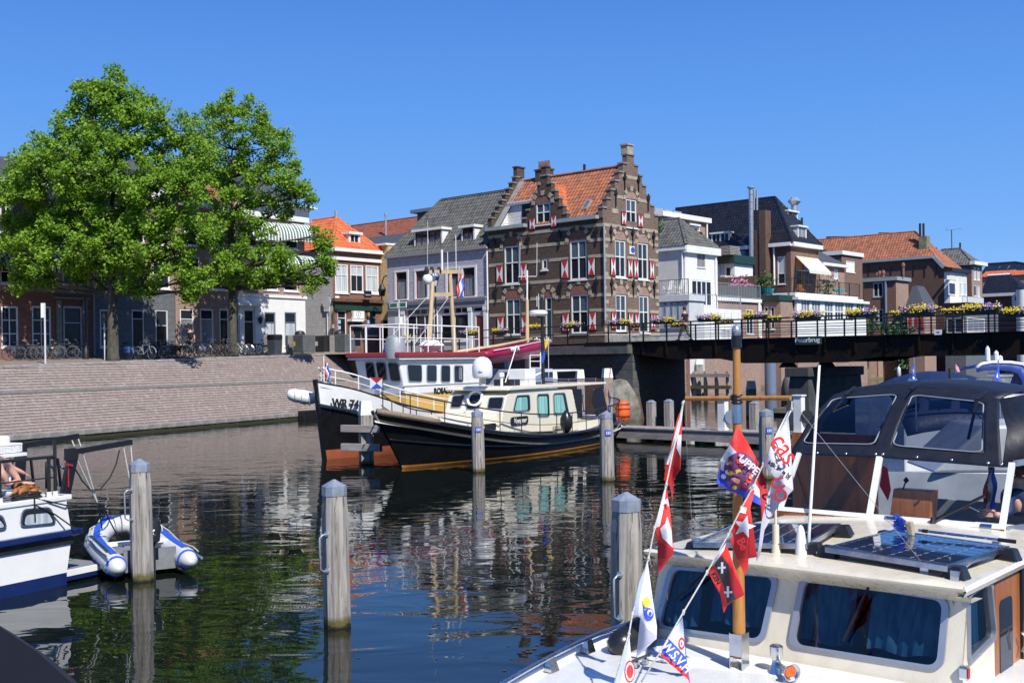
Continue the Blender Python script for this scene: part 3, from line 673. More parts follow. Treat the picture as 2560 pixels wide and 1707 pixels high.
def window(face,parent,r,fm='white',cols=2,hz=(.5,),fw=.07,gm=('glass',),sill='white',yo=.03,name='window',mull=.05,bars=None,door=False,panes=True,dy=.09,sub=None):
 u0,u1,z0,z1=r;mb=face.mb();y0,y1=yo,yo+dy
 mb.box(u0,u0+fw,y0,y1,z0,z1);mb.box(u1-fw,u1,y0,y1,z0,z1)
 mb.box(u0+fw,u1-fw,y0,y1,z1-fw,z1);mb.box(u0+fw,u1-fw,y0,y1,z0,z0+fw)
 zs=[z0+fw]+[z0+(z1-z0)*h for h in hz]+[z1-fw];us=[u0+fw+(u1-u0-2*fw)*i/cols for i in range(cols+1)]
 for h in zs[1:-1]:mb.box(u0+fw,u1-fw,y0+.008,y1-.01,h-mull/2,h+mull/2)
 for u in us[1:-1]:mb.box(u-mull/2,u+mull/2,y0+.011,y1-.013,z0+fw,z1-fw)
 o=mb.build(name,M[fm],parent)
 for j,(a,b)in enumerate(zip(zs,zs[1:])):
  g=M[gm[min(j,len(gm)-1)]]
  for i,(c,d)in enumerate(zip(us,us[1:])):
   mb=face.mb()
   if door and j==0:mb.box(c,d,y0+.03,y0+.06,a,b);mb.box(c+.12,d-.12,y0+.022,y0+.034,a+.2,(a+b)/2-.1);mb.box(c+.12,d-.12,y0+.022,y0+.034,(a+b)/2+.05,b-.15);mb.build('door_leaf',g,o)
   else:
    mb.face([(c,y0+.05,a),(d,y0+.05,a),(d,y0+.05,b),(c,y0+.05,b)]);mb.build('pane',g,o)
 if sub:
  mb=face.mb()
  for i,(c,d)in enumerate(zip(us,us[1:])):
   for k in range(1,sub[0]):mb.box(c+(d-c)*k/sub[0]-.012,c+(d-c)*k/sub[0]+.012,y0+.03,y0+.047,z0+fw,z1-fw)
  for a,b in zip(zs,zs[1:]):
   for k in range(1,sub[1]):mb.box(u0+fw,u1-fw,y0+.031,y0+.046,a+(b-a)*k/sub[1]-.012,a+(b-a)*k/sub[1]+.012)
  mb.build('glazing_bars',M[fm],o)
 if sill:
  mb=face.mb();mb.box(u0-.06,u1+.06,-.08,.03,z0-.09,z0-.004);mb.build('sill',M[sill],o)
 return o
def facade(face,parent,u0,u1,z0,z1,wm,wins,body=None,name='wall'):
 rects=[]
 for wn in wins:
  c,x0,y0,x1,y1,kw=wn;r=face.rect(c,x0,y0,x1,y1)if c is not None else(x0,x1,y0,y1);rects.append((r,kw))
 mb=face.mb();wallholes(mb,u0,u1,z0,z1,[r for r,k in rects])
 if body:mb.box(u0+.01,u1-.01,.16,body,z0,z1-.02)
 wl=mb.build(name,M[wm],parent)
 for r,k in rects:window(face,parent,r,**k)
 return wl,[r for r,k in rects]
def in_poly(poly,x,y):
 ok=False;n=len(poly)
 for i in range(n):
  a,b=poly[i],poly[(i+1)%n]
  if(a[1]>y)!=(b[1]>y)and x<(b[0]-a[0])*(y-a[1])/(b[1]-a[1])+a[0]:ok=not ok
 return ok
TILE={}
def tile_mesh(tu,tv):
 key=(round(tu,3),round(tv,3))
 if key not in TILE:
  xs=[0,.18,.42,.66,.88,1.0];hs=[.040,.052,.016,.006,.014,.040]
  v=[];L=tv*1.06
  for x,h in zip(xs,hs):v.append((x*tu,0,h+.022))
  for x,h in zip(xs,hs):v.append((x*tu,L,h))
  for x,h in zip(xs,hs):v.append((x*tu,0,h-.012))
  f=[(i,i+1,i+7,i+6)for i in range(5)]+[(i+12,i+13,i+1,i)for i in range(5)]
  TILE[key]=(np.array(v),f)
 return TILE[key]
def tiles(roof,poly,mt,tu=.26,tv=.33,singles=0,lift=.01):
 """poly: local points, first two are the eave (left to right as seen from outside)"""
 P=[Vector(p)for p in poly];A=P[0];eu=(P[1]-P[0]).normalized();n=eu.cross(P[-1]-P[0]).normalized()
 if n.z<0:n=-n
 ev=n.cross(eu).normalized()
 if ev.z<0:ev=-ev
 q=[((p-A).dot(eu),(p-A).dot(ev))for p in P]
 u0,u1=min(a for a,b in q),max(a for a,b in q);v1=max(b for a,b in q)
 V,Fc=tile_mesh(tu,tv);nu=max(1,round((u1-u0)/tu));su=(u1-u0)/nu/tu
 Rm=np.array([[*eu],[*ev],[*n]]);verts=[];faces=[];cnt=0;me=None;rr=random.Random(3)
 cells=[]
 for j in range(int(v1/tv)+1):
  for i in range(nu):
   x,y=u0+(i+.5)*tu*su,(j+.5)*tv
   if in_poly(q,x,y):cells.append((u0+i*tu*su,j*tv-.02))
 off=0
 for k,(x,y)in enumerate(cells):
  o=A+eu*x+ev*y+n*(lift+rr.uniform(-.004,.006))
  if k<singles:
   if me is None:
    me=bpy.data.meshes.new('roof_tile');me.from_pydata([tuple(a)for a in V*np.array([su,1,1])],[],Fc);me.materials.append(mt)
   ob=bpy.data.objects.new('roof_tile',me);COL.objects.link(ob)
   mm=Matrix((eu,ev,n)).transposed().to_4x4();mm.translation=o;setp(ob,roof);ob.matrix_basis=mm@Matrix.Rotation(rr.gauss(0,.008),4,'Z')
  else:
   vv=(V*np.array([su,1,1]))@Rm+np.array([*o]);verts.append(vv);faces+=[tuple(a+off for a in f)for f in Fc];off+=len(V)
 if verts:
  vs=np.concatenate(verts);m2=bpy.data.meshes.new('roof_tiles');m2.from_pydata(vs.tolist(),[],faces);m2.materials.append(mt)
  ob=bpy.data.objects.new('roof_tiles',m2);COL.objects.link(ob);setp(ob,roof);props(ob,kind='stuff')
def roof(parent,polys,mt,under='slategrey',ridges=(),singles=0,tu=.26,tv=.33,cap=.11,notile=(),capmat=None):
 mb=MB()
 for p in polys:mb.face(p)
 rf=mb.build('roof',M[under],parent)
 for i,p in enumerate(polys):
  if i not in notile:tiles(rf,p,M[mt],tu,tv,singles if i==0 else 0)
 if ridges:
  mb=MB()
  for a,b in ridges:
   a,b=Vector(a),Vector(b);L=(b-a).length;n=max(1,int(L/.38));d=(b-a)/n
   for k in range(n):mb.tube([a+d*k,a+d*(k+1.04)],[cap,cap*.88],8)
  mb.build('ridge_cap',M[capmat or mt],rf,smooth='auto')
 return rf
def hip(parent,x0,x1,y0,y1,ze,zr,mt,axis='x',h0=0.0,h1=0.0,over=.25,singles=0,tu=.26,tv=.33,order=('f','r','l','b'),**k):
 x0-=over;x1+=over;y0-=over;y1+=over
 if axis=='x':
  ym=(y0+y1)/2;a,b=(x0+h0,ym,zr),(x1-h1,ym,zr)
  S={'f':[(x0,y0,ze),(x1,y0,ze),b,a],'b':[(x1,y1,ze),(x0,y1,ze),a,b],'r':[(x1,y0,ze),(x1,y1,ze),b],'l':[(x0,y1,ze),(x0,y0,ze),a]}
  rd=[(a,b)]+([((x1,y0,ze),b)]if h1 else[])+([((x0,y0,ze),a)]if h0 else[])+([((x1,y1,ze),b)]if h1 else[])
 else:
  xm=(x0+x1)/2;a,b=(xm,y0+h0,zr),(xm,y1-h1,zr)
  S={'f':[(x0,y0,ze),(x1,y0,ze),a],'b':[(x1,y1,ze),(x0,y1,ze),b],'r':[(x1,y0,ze),(x1,y1,ze),b,a],'l':[(x0,y1,ze),(x0,y0,ze),a,b]}
  rd=[(a,b)]+([((x1,y0,ze),a),((x0,y0,ze),a)]if h0 else[])
 return roof(parent,[S[q]for q in order],mt,ridges=rd,singles=singles,tu=tu,tv=tv,**k)
def pbox(face,parent,name,mt,c,x0,y0,x1,y1,ya,yb,bev=0):
 r=face.rect(c,x0,y0,x1,y1,ya);mb=face.mb();mb.box(r[0],r[1],ya,yb,r[2],r[3]);return mb.build(name,M[mt]if isinstance(mt,str)else mt,parent,bev=bev)
def anchor(face,parent,c,x,y,s=1.0):
 u,z=face.at(c,x,y);mb=face.mb()
 mb.box(u-.03,u+.03,-.10,-.04,z-.75*s,z+.2*s);mb.prism([(u-.11,z+.05),(u,z-.2),(u+.11,z+.05),(u,z+.36)],-.13,-.05)
 mb.prism([(u-.17,z+.08),(u-.12,z-.06),(u+.12,z-.06),(u+.17,z+.08)],-.12,-.06);mb.box(u-.06,u+.06,-.06,0,z-.1,z)
 mb.build('wall_anchor',M['iron'],parent)
def shutter(face,parent,c,x0,y0,x1,y1):
 u0,u1,z0,z1=face.rect(c,x0,y0,x1,y1,-.06);mb=face.mb();um,zm=(u0+u1)/2,(z0+z1)/2;e=.045
 mb.box(u0,u1,-.07,-.02,z0,z1,0);mb.box(u0+e,u1-e,-.085,-.071,z0+e,z1-e,1)
 a,b,g,h=u0+e,u1-e,z0+e,z1-e
 mb.prism([(a,h),(b,h),(um,zm)],-.092,-.0855,2);mb.prism([(a,g),(um,zm),(b,g)],-.092,-.0855,2)
 mb.build('shutter',[M['black'],M['white'],M['red']],parent)
def arch_over(face,parent,r,rise=.55,mt='brick_pink'):
 u0,u1,z1=r[0],r[1],r[3];um,hw=(u0+u1)/2,(u1-u0)/2+.08;N_=12
 pts=[(um+hw*math.cos(math.pi*i/N_),z1+.02+rise*math.sin(math.pi*i/N_))for i in range(N_+1)]
 mb=face.mb();mb.prism(pts,-.012,.05);inf=mb.build('arch_infill',M[mt],parent)
 mb=face.mb()
 for i in range(N_):
  a0,a1=math.pi*i/N_,math.pi*(i+1)/N_
  q=[(um+(hw+t)*math.cos(a),z1+.02+(rise+t)*math.sin(a))for a,t in((a0,.01),(a0,.26),(a1,.26),(a1,.01))];mb.prism(q,-.035,.02)
 mb.build('brick_arch',M['brick_dark'],inf)
 for a,t in((90,.30),(38,.28),(142,.28),(4,.24),(176,.24)):
  mb=face.mb();a=R_(a);ca,sa=math.cos(a),math.sin(a);wd=.15
  b0=Vector((um+hw*ca,z1+.02+rise*sa));d=Vector((ca*.75,sa)).normalized();n=Vector((-d.y,d.x))*wd
  q=[b0-n*.8,b0-n+d*t,b0+n+d*t,b0+n*.8];mb.prism([tuple(x)for x in q],-.055,.0)
  mb.build('arch_stone',M['stone'],inf)
def band(face,parent,z,u0,u1,holes,h=.2,mt='stone'):
 segs=[(u0,u1)]
 for a,b,c,d in holes:
  if c-.1<z<d+.35:
   ns=[]
   for s,e in segs:
    if a-.12>s:ns.append((s,min(e,a-.12)))
    if b+.12<e:ns.append((max(s,b+.12),e))
   segs=[q for q in ns if q[1]-q[0]>.1]
 for a,b in segs:mb=face.mb();mb.box(a,b,-.022,.01,z-h/2,z+h/2);mb.build('stone_band',M[mt],parent)
def steps(face,parent,uc,hw,z0,z1,n,topw,wm,holes,th=.35,capmat='brick_dark',name='stepped_gable'):
 mb=face.mb();cps=[]
 for k in range(n):
  a,b=z0+(z1-z0)*k/n,z0+(z1-z0)*(k+1)/n;w_=hw+(topw-hw)*k/(n-1)
  wallholes(mb,uc-w_,uc+w_,a,b,holes);mb.box(uc-w_,uc+w_,.13,th,a,b)
  mb.box(uc-w_,uc-w_+.1,.001,.13,a,b);mb.box(uc+w_-.1,uc+w_,.001,.13,a,b)
  wn=hw+(topw-hw)*(k+1)/(n-1)if k<n-1 else 0
  if k<n-1:
   for s_ in(-1,1):x=sorted((uc+s_*(w_+.05),uc+s_*(wn+.004)));cps.append((x[0],x[1],-.06,th+.06,b-.02,b+.09))
  else:cps.append((uc-w_-.05,uc+w_+.05,-.06,th+.06,b,b+.1))
 g=mb.build(name,M[wm],parent)
 for q in cps:cp=face.mb();cp.box(*q);cp.build('coping',M['greystone'],g)
 return g
def pipe(face,parent,c,x,y0,y1,r=.06,mt='lead',yo=-.12,name='drainpipe'):
 u,z1=face.at(c,x,y0,yo);z0=face.z(c,x,y1,yo);mb=face.mb();mb.tube([(u,yo,z0),(u,yo,z1)],r,8);mb.build(name,M[mt],parent,smooth='auto')
W2=dict(fm='white',cols=2,hz=(.56,),fw=.085,mull=.07,gm=('glass','glassb'))
ch=Bld('stepped_gable_house','dark brick corner house with stepped gables, orange tiles and red and white shutters',3,898,900,68)
t,L,R=ch.t,ch.L,ch.R;zb=3.6;WL=-L.u(3,64,900);WR=R.u(3,1293,900)
ze=L.z(3,868,592)
wl=[(3,175,805,285,1070,W2),(3,650,765,775,1038,W2),(3,447,893,490,970,dict(fm='white',cols=1,hz=(),fw=.12)),(3,187,1185,295,1442,W2),(3,660,1155,785,1430,W2),(3,472,1170,525,1495,dict(fm='white',cols=1,hz=(.72,),fw=.09,gm=('green','glass'),door=True,name='door',sill=None))]
_,hl=facade(L,t,-WL,0,zb,ze,'brick_dark',wl)
mb=MB();mb.box(-WL+.2,-.2,.16,WR-.1,zb,ze-.05);mb.build('core',M['brick_dark'],t)
wr=[(3,980,755,1060,1030,W2),(3,1145,775,1222,1045,W2),(3,985,1150,1065,1418,W2),(3,1155,1160,1228,1428,W2)]
zg=R.z(3,900,592)
_,hr=facade(R,t,0,WR,-1,zg,'brick_right',wr)
gw=R.rect(3,1060,455,1138,670);gw=(gw[0],gw[1],gw[2],gw[3])
zt=R.z(3,1085,140)
mb=R.mb();steps(R,t,WR/2,WR/2+.05,zg,zt,7,.38,'brick_right',[gw])
window(R,t,(gw[0],gw[1],gw[2],gw[3]),**W2)
arch_over(R,t,gw,.5)
r=R.rect(3,1065,68,1108,140,.1);mb=R.mb();mb.box(WR/2-.3,WR/2+.3,0,.5,zt+.1,r[3]);mb.box(WR/2-.36,WR/2+.36,-.06,.56,r[3],r[3]+.1);mb.build('chimney',M['stone'],t)
for hh in hl[:2]+hl[3:5]:arch_over(L,t,hh,.62,'brick_red')
arch_over(L,t,hl[5],.45,'brick_red')
for hh in hr:arch_over(R,t,hh,.6)
for y in(645,750,868,1027,1152,1262,1435):
 z=L.z(3,885,y);band(L,t,z,-WL,-.02,hl);z=R.z(3,915,y);band(R,t,z,.02,WR,hr+[gw])
for(xx,yy)in((1085,300),(1085,455)):
 z=R.z(3,xx,yy);f=1-(z-zg)/(zt-zg);band(R,t,z,WR/2-(WR/2-.2)*f,WR/2+(WR/2-.2)*f,[gw])
for k in range(9):
 for a_,b_ in((-.02,.42 if k%2 else.26),(WR-.3,WR+.02)):mb=R.mb();mb.box(a_,b_,-.025,.01,zb+.5+k*.85,zb+.72+k*.85);mb.build('corner_stone',M['stone'],t)
for a in((118,940,168,1065),(293,925,343,1055),(588,900,645,1035),(783,885,838,1015),(358,597,402,680),(515,577,557,662),(125,1310,175,1440),(300,1302,350,1430),(597,1285,650,1420),(790,1275,847,1410)):shutter(L,t,3,*a)
for a in((1027,547,1060,650),(1147,565,1183,668),(948,880,985,1020),(1073,890,1108,1030),(1117,895,1150,1035),(1232,905,1265,1040),(955,1275,990,1400),(1078,1280,1110,1400),(1125,1285,1155,1405),(1240,1285,1272,1410)):shutter(R,t,3,*a)
for a in((355,745),(580,720),(850,690),(120,1120),(365,1100),(590,1085),(850,1065),(105,775)):anchor(L,t,3,*a)
for a in((945,690),(1103,705),(1255,730),(950,1070),(1108,1080),(1260,1090),(1045,305),(1145,325),(980,425),(1215,462)):anchor(R,t,3,*a)
for a in((960,525,1005,565),(1192,562,1235,600)):pbox(R,t,'date_stone','stone',3,*a,-.02,.01)
pl=pbox(R,t,'plaque','white',3,1087,798,1122,860,-.05,-.001);u,z=R.at(3,1104,829);mb=R.mb();mb.prism([(u+.2*math.cos(a),z+.2*math.sin(a))for a in[i*math.pi/8 for i in range(16)]],-.056,-.051);mb.build('blue_disc',M['blue'],pl)
pipe(R,t,3,900,640,1340)
zr=R.z(3,1075,208);ym=WR/2;uA=L.u(3,372,500);ga=.12
def slope(y):return ze+(zr-ze)*y/ym
yl=1.55;zl=slope(yl)
mu=MB();
rf=roof(t,[[(uA,0,ze),(-.3,0,ze),(-.3,ym,zr),(uA,ym,zr)],[(-WL+.3,yl,zl),(uA,yl,zl),(uA,ym,zr),(-WL+.3,ym,zr)],[(-.3,WR,ze),(-WL+.3,WR,ze),(-WL+.3,ym,zr),(-.3,ym,zr)]],'orange_tile',ridges=[((-WL+.3,ym,zr+.03),(-.3,ym,zr+.03))],singles=290,tu=.27,tv=.34)
for(a,b)in((60,342),(578,866)):
 u0,u1=L.u(3,a,620),L.u(3,b,590);mb=L.mb();mb.box(u0,u1,-.38,.03,ze-.08,ze+.14);mb.build('gutter',M['lead'],t)
mb=MB();mb.face([(-WL+.3,1.5,ze),(uA,1.5,ze),(uA,1.5,zl+.1),(-WL+.3,1.5,zl+.1)]);mb.box(-WL+.3,-WL+.42,.15,1.5,ze,ze+.05)
mb.prism([(.12,ze),(1.52,ze),(1.52,zl)],-WL+.31,-WL+.4,ax='x');lg=mb.build('loggia_wall',M['weatherboard'],t)
mb=MB();mb.face([(-WL+1.7,1.46,ze),(uA-.05,1.46,ze),(uA-.05,1.46,zl-.02),(-WL+1.7,1.46,zl-.02)]);mb.build('loggia_door',M['glass'],lg)
mb=MB();mb.box(-WL+.3,uA,yl-.2,yl+.02,zl-.16,zl-.02);mb.build('loggia_gutter',M['lead'],lg)
mb=MB();mb.slab([(-WL+.3,.1,ze+.13),(-WL+.75,.1,ze+.13),(-WL+.75,ym,zr+.14),(-WL+.3,ym,zr+.14)],.05);mb.build('lead_flashing',M['zinc'],t)
mb=MB();cps=[]
for k in range(8):
 y0,y1=ym*k/8.2,ym*(k+1)/8.2;zz=slope(y1)+.35;mb.box(-WL-.05,-WL+.3,y0,ym+.2,ze if k==0 else slope(y0)+.351,zz);cps.append((-WL-.1,-WL+.36,y0-.06,y1+.02,zz,zz+.08))
mb.box(-WL-.05,-WL+.3,ym+.2,WR,ze,ze+.8);g=mb.build('party_gable',M['brick_dark'],t)
for q in cps:cp=MB();cp.box(*q);cp.build('coping',M['greystone'],g)
xc=L.u(3,312,300)-.6;mb=MB();mb.box(xc-.6,xc+.5,ym-.3,ym+.3,zr-.3,zr+.5);mb.box(xc-.66,xc+.56,ym-.36,ym+.36,zr+.5,zr+.6);cm=mb.build('chimney',M['brick_dark'],t)
for k in range(4):
 mb=MB();mb.cyl(xc-.42+k*.26,ym,zr+.6,zr+1.15,.10,10,r2=.085);mb.build('chimney_pot',M['brick_red'],cm,smooth='auto')
mb=MB();mb.box(-WL-.0,-WL+.35,ym-.35,ym+.4,zr+.3,zr+.95);mb.box(-WL-.06,-WL+.41,ym-.41,ym+.46,zr+.95,zr+1.03);mb.build('party_chimney',M['brick_dark'],t)
ud=L.u(3,466,600);hwd=(L.u(3,632,600)-L.u(3,312,600))/2;ud=(L.u(3,632,600)+L.u(3,312,600))/2;zdt=L.z(3,465,292)
dw=L.rect(3,405,492,512,690)
steps(L,t,ud,hwd,ze-.02,zdt,6,.28,'brick_dark',[dw],name='dormer_gable');window(L,t,(dw[0],dw[1],max(dw[2],ze-.02),dw[3]),**W2);arch_over(L,t,dw,.45,'brick_red')
mb=L.mb();mb.box(ud-.2,ud+.2,-.02,.36,zdt+.1,zdt+.55);mb.box(ud-.26,ud+.26,-.06,.4,zdt+.55,zdt+.63);mb.build('finial_block',M['brick_dark'],t)
zd0=zdt-.5;hd=hwd-.35;yd=(zd0-ze)/(zr-ze)*ym
zde=ze+.75;yde=(zde-ze)/(zr-ze)*ym
roof(t,[[(ud+hd,.35,zde),(ud+hd,yde,zde),(ud,yd,zd0),(ud,.35,zd0)],[(ud-hd,yde,zde),(ud-hd,.35,zde),(ud,.35,zd0),(ud,yd,zd0)]],'orange_tile2',ridges=[((ud,.35,zd0),(ud,yd,zd0))])
mb=MB();mb.box(ud+hd-.12,ud+hd,.35,yde+.2,ze,zde);mb.box(ud-hd,ud-hd+.12,.35,yde+.2,ze,zde);mb.build('dormer_cheek',M['lead'],t)
def skylight(face,t_,c,x0,y0,x1,y1,za,zb_,yy0,yy1,fm='lead'):
 """lies on a slope that rises from (yy0,za) to (yy1,zb_)"""
 k=(zb_-za)/(yy1-yy0)
 def hit(x,y):
  rr_=ray(*px(c,x,y));o=face.I@EYE;d=face.I.to_3x3()@rr_;tt=(za+k*(o.y-yy0)-o.z)/(d.z-k*d.y);return o+d*tt
 a,b=hit(x0,y1),hit(x1,y0);n=Vector((0,-k,1)).normalized()*.06
 q=[Vector((a.x,a.y,a.z)),Vector((b.x,a.y,a.z)),Vector((b.x,b.y,b.z)),Vector((a.x,b.y,b.z))]
 mb=face.mb();mb.slab([p+n*2 for p in q],.14);o=mb.build('skylight',M[fm],t_)
 c_=sum(q,Vector())/4;mb=face.mb();mb.face([c_+(p-c_)*.84+n*2.1 for p in q]);mb.build('pane',M['skyglass'],o)
M['skyglass']=mat('skylight glass',(.10,.16,.18),.06,var=.3,coat=.5)
skylight(L,t,3,745,470,815,540,ze,zr,0,ym)
mb=MB();mb.cyl(L.u(3,578,240)-.3,ym,zr,zr+.5,.09,8);mb.build('vent_pipe',M['iron'],t)
mb=R.mb();
mb=R.mb();mb.box(.1,WR,-.06,-.001,zb,4.75);mb.build('plinth',M['greystone'],t)
lh=thing('lilac_shop_house','lilac painted house with dark red window frames and a shop front','house',tuple(ch.t.location),A1)
F_=Face(lh);x1=-WL-.06;x0=F_.u(2,716,1100);zg=F_.z(2,1480,822)
LW=dict(fm='darkred',cols=1,hz=(.72,),fw=.055,sill='white',gm=('lace','glass'),yo=.05)
wins=[(2,785,1010,872,1212,LW),(2,940,1000,1030,1205,LW),(2,1185,985,1275,1195,LW),(2,1310,975,1405,1190,LW),(2,870,1345,1080,1540,dict(fm='white',cols=3,hz=(),fw=.06,gm=('glass',))),(2,1135,1340,1352,1540,dict(fm='white',cols=2,hz=(),fw=.06,gm=('glass',))),(2,1405,1340,1478,1590,dict(fm='white',cols=1,hz=(),fw=.05,gm=('darkred',),door=True,name='door',sill=None)),(2,870,1298,1080,1332,dict(fm='white',cols=4,hz=(),fw=.04,gm=('glass',),sill=None)),(2,1150,1288,1345,1322,dict(fm='white',cols=4,hz=(),fw=.04,gm=('glass',),sill=None)),(2,1388,1280,1470,1312,dict(fm='white',cols=1,hz=(),fw=.04,gm=('glass',),sill=None))]
facade(F_,lh,x0,x1,3.5,zg,'lilac',wins,body=5.5)
for q in((785,1010,872,1212),(940,1000,1030,1205),(1185,985,1275,1195),(1310,975,1405,1190)):
 r=F_.rect(2,*q);mb=F_.mb()
 for a,b in((r[0]-.17,r[0]-.004),(r[1]+.004,r[1]+.17)):mb.box(a,b,-.04,.001,r[2]-.1,r[3]+.02)
 mb.box(r[0]-.17,r[1]+.17,-.045,.001,r[3]+.02,r[3]+.14);mb.build('window_surround',M['white'],lh)
za,zc=F_.z(2,1465,1210,-.1),F_.z(2,1465,1268,-.1)
mb=F_.mb();mb.box(x0+.1,x1-.1,-.12,-.002,zc,za);fs=mb.build('fascia_board',M['lilac_frame']if 'lilac_frame' in M else M['white'],lh)
mb=F_.mb();mb.box(x0+.2,x1-.2,-.14,-.121,zc+.12,za-.14);mb.build('fascia_panel',M['bluegrey'],fs)
mb=F_.mb();mb.box(x0+.04,x1-.04,-.3,-.002,za+.01,za+.13);mb.build('shop_cornice',M['lilac_line'],lh)
for x in(845,1100,1370,1490):
 u=F_.u(2,x,1400);mb=F_.mb();mb.box(u-.16,u+.16,-.09,-.002,3.6,zc-.02);mb.box(u-.2,u+.2,-.12,-.091,zc-.3,zc-.03);mb.build('pilaster',M['white'],lh)
mb=F_.mb();mb.box(x0-.1,x1,-.22,.02,zg,zg+.14);mb.build('gutter',M['lilac_line'],lh)
zr2=F_.z(2,1560,425,3.2);yr=3.0;a=F_.at(2,1130,447,yr)
xa=a[0];zr2=a[1]
rf=roof(lh,[[(x0-.1,-.15,zg+.12),(x1,-.15,zg+.12),(x1,yr,zr2),(xa,yr,zr2)],[(x0-.1,5.5,zg),(x0-.1,-.15,zg+.12),(xa,yr,zr2)],[(x1,6.2,zg),(x0-.1,6.2,zg),(xa,yr,zr2),(x1,yr,zr2)]],'grey_tile',ridges=[((xa,yr,zr2),(x1,yr,zr2)),((x0-.1,-.15,zg+.14),(xa,yr,zr2))],singles=290,tu=.27,tv=.34)
def dormer(face,parent,c,x0_,y0_,x1_,y1_,yf,depth,n,fm='darkred',boxm='white',roofm='white',hz=(.72,),gm=('lace','glass')):
 r=face.rect(c,x0_,y0_,x1_,y1_,yf);mb=face.mb();th=.13
 mb.box(r[0],r[0]+th,yf,yf+depth,r[2],r[3]);mb.box(r[1]-th,r[1],yf,yf+depth,r[2],r[3]);mb.box(r[0]+th,r[1]-th,yf+.15,yf+depth,r[2],r[3])
 d=mb.build('dormer',M[boxm],parent);mb=face.mb();mb.box(r[0]-.12,r[1]+.12,yf-.18,yf+depth+.1,r[3],r[3]+.17);mb.build('dormer_roof',M[roofm],d)
 wd=(r[1]-r[0]-2*th-.1*(n-1))/n
 for k in range(n):
  a=r[0]+th+k*(wd+.1);window(face,d,(a,a+wd,r[2]+.05,r[3]),fm=fm,cols=2,hz=hz,fw=.06,gm=gm,sill=None,yo=yf+.01)
  if k:mb=face.mb();mb.box(a-.1,a,yf,yf+.14,r[2],r[3]);mb.build('mullion_post',M[boxm],d)
 return r
dormer(F_,lh,2,925,695,1148,842,.25,2.2,2);dormer(F_,lh,2,1295,662,1402,815,.25,2.2,1)
pipe(F_,lh,2,1497,840,1300,mt='white',r=.05)
for x in(1443,1468):
 a=F_.at(2,x,415,yr);mb=F_.mb();mb.cyl(a[0],yr,zr2,a[1]+.15,.09,8);mb.build('vent_pipe',M['iron'],lh)
bb=Bld('rear_house','dark red tiled roof showing behind the corner pub and the lilac house',2,1000,700,108)
a=bb.L.at(2,960,572,3.5);b0=bb.L.at(2,400,640,3.5);zz=a[1]
mb=MB();mb.box(-22,2,0,7,4,zz-3);mb.build('wall',M['brick_red'],bb.t)
roof(bb.t,[[(-22,-.3,zz-3),(2,-.3,zz-3),(2,3.5,zz),(-22,3.5,zz)],[(2,7.3,zz-3),(-22,7.3,zz-3),(-22,3.5,zz),(2,3.5,zz)]],'red_tile',ridges=[((-22,3.5,zz),(2,3.5,zz))],tu=.3,tv=.36)
p=bb.L.at(2,703,565,1);mb=MB();mb.cyl(p[0],1,zz-3,p[1],.09,8);mb.cyl(p[0],1,p[1],p[1]+.3,.14,8);mb.lathe([(1.1,0),(1.0,.3),(.4,.45)],(p[0],.2,zz-3.2),16);mb.build('flue',M['zinc'],bb.t)
bz=Bld('flat_roof_block','low block with a slate coloured flat roof between pub and lilac house',2,860,800,97)
r=bz.L.at(2,790,778);zq_=bz.L.z(2,800,705,2.2);mb=MB();mb.box(-9.2,0,0,5,4,r[1]-.4);mb.build('wall',M['brick_brown'],bz.t);mb=MB();mb.box(-8.2,.1,-.3,5,r[1]-.397,r[1]);mb.build('white_fascia',M['white'],bz.t)
mb=MB();mb.hexa([(-8.6,-.25,r[1]+.003),(.1,-.25,r[1]+.003),(.4,5,r[1]+.003),(-9,5,r[1]+.003)],[(-8.2,2.2,zq_),(1.5,2.2,zq_),(1.6,5,zq_),(-8.2,5,zq_)]);mb.build('roof',M['slategrey'],bz.t)
bf=Bld('attic_block','dark attic with flat overhanging roof behind the lilac house roof',2,1060,560,100)
r=bf.L.at(2,950,520);mb=MB();mb.box(r[0],6,0,5,9,r[1]-.3);mb.build('wall',M['slategrey'],bf.t);mb=MB();mb.box(r[0]-.4,6,-.5,5,r[1]-.297,r[1]);mb.build('roof',M['bluegrey'],bf.t)
yb=Bld('yellow_brick_house','narrow yellow brick house front in the alley beside the lilac house',2,722,1000,86,ang=A1)
r0,zt_=yb.L.at(2,652,800);mb=MB();mb.box(r0,0,0,6,6.5,zt_);mb.build('wall',M['brick_yellow'],yb.t);mb=MB();mb.box(r0-.1,.05,-.25,6,zt_,zt_+.15);mb.build('gutter',M['white'],yb.t);mb=MB();mb.box(r0,0,.3,6,3.6,6.497);mb.build('passage',M['black'],yb.t)  # passage is a solid black block standing for the dark of the alley
D2=Vector((.754,.657,0)).normalized()
pb=Bld('corner_pub','narrow brown brick corner pub with bright orange hipped roof and grey side wall',2,283,900,83)
t=pb.t;L,R=pb.L,pb.R;WR=R.u(2,660,1000);ze=R.z(2,300,835);WLp=-L.u(2,40,900)+1.5;zc=R.z(2,300,905)
PW=dict(fm='white',cols=2,hz=(.62,),fw=.1,mull=.04,gm=('lacew','lacew'),yo=.02,sill='white')
facade(R,t,0,WR,3.6,ze,'brick_red',[(2,305,938,410,1170,PW),(2,425,945,530,1165,dict(PW,gm=('glass','lacew'))),(2,545,950,650,1175,PW),(2,325,1305,395,1500,dict(fm='white',cols=1,hz=(.7,),fw=.06,gm=('glass',))),(2,448,1385,515,1590,dict(fm='bluegrey',cols=1,hz=(),fw=.06,gm=('black',),door=True,name='door',sill=None)),(2,560,1300,632,1500,dict(fm='bluegrey',cols=1,hz=(.7,),fw=.05,gm=('glass',)))])
facade(L,t,-WLp,0,3.6,ze,'grey_wall',[])
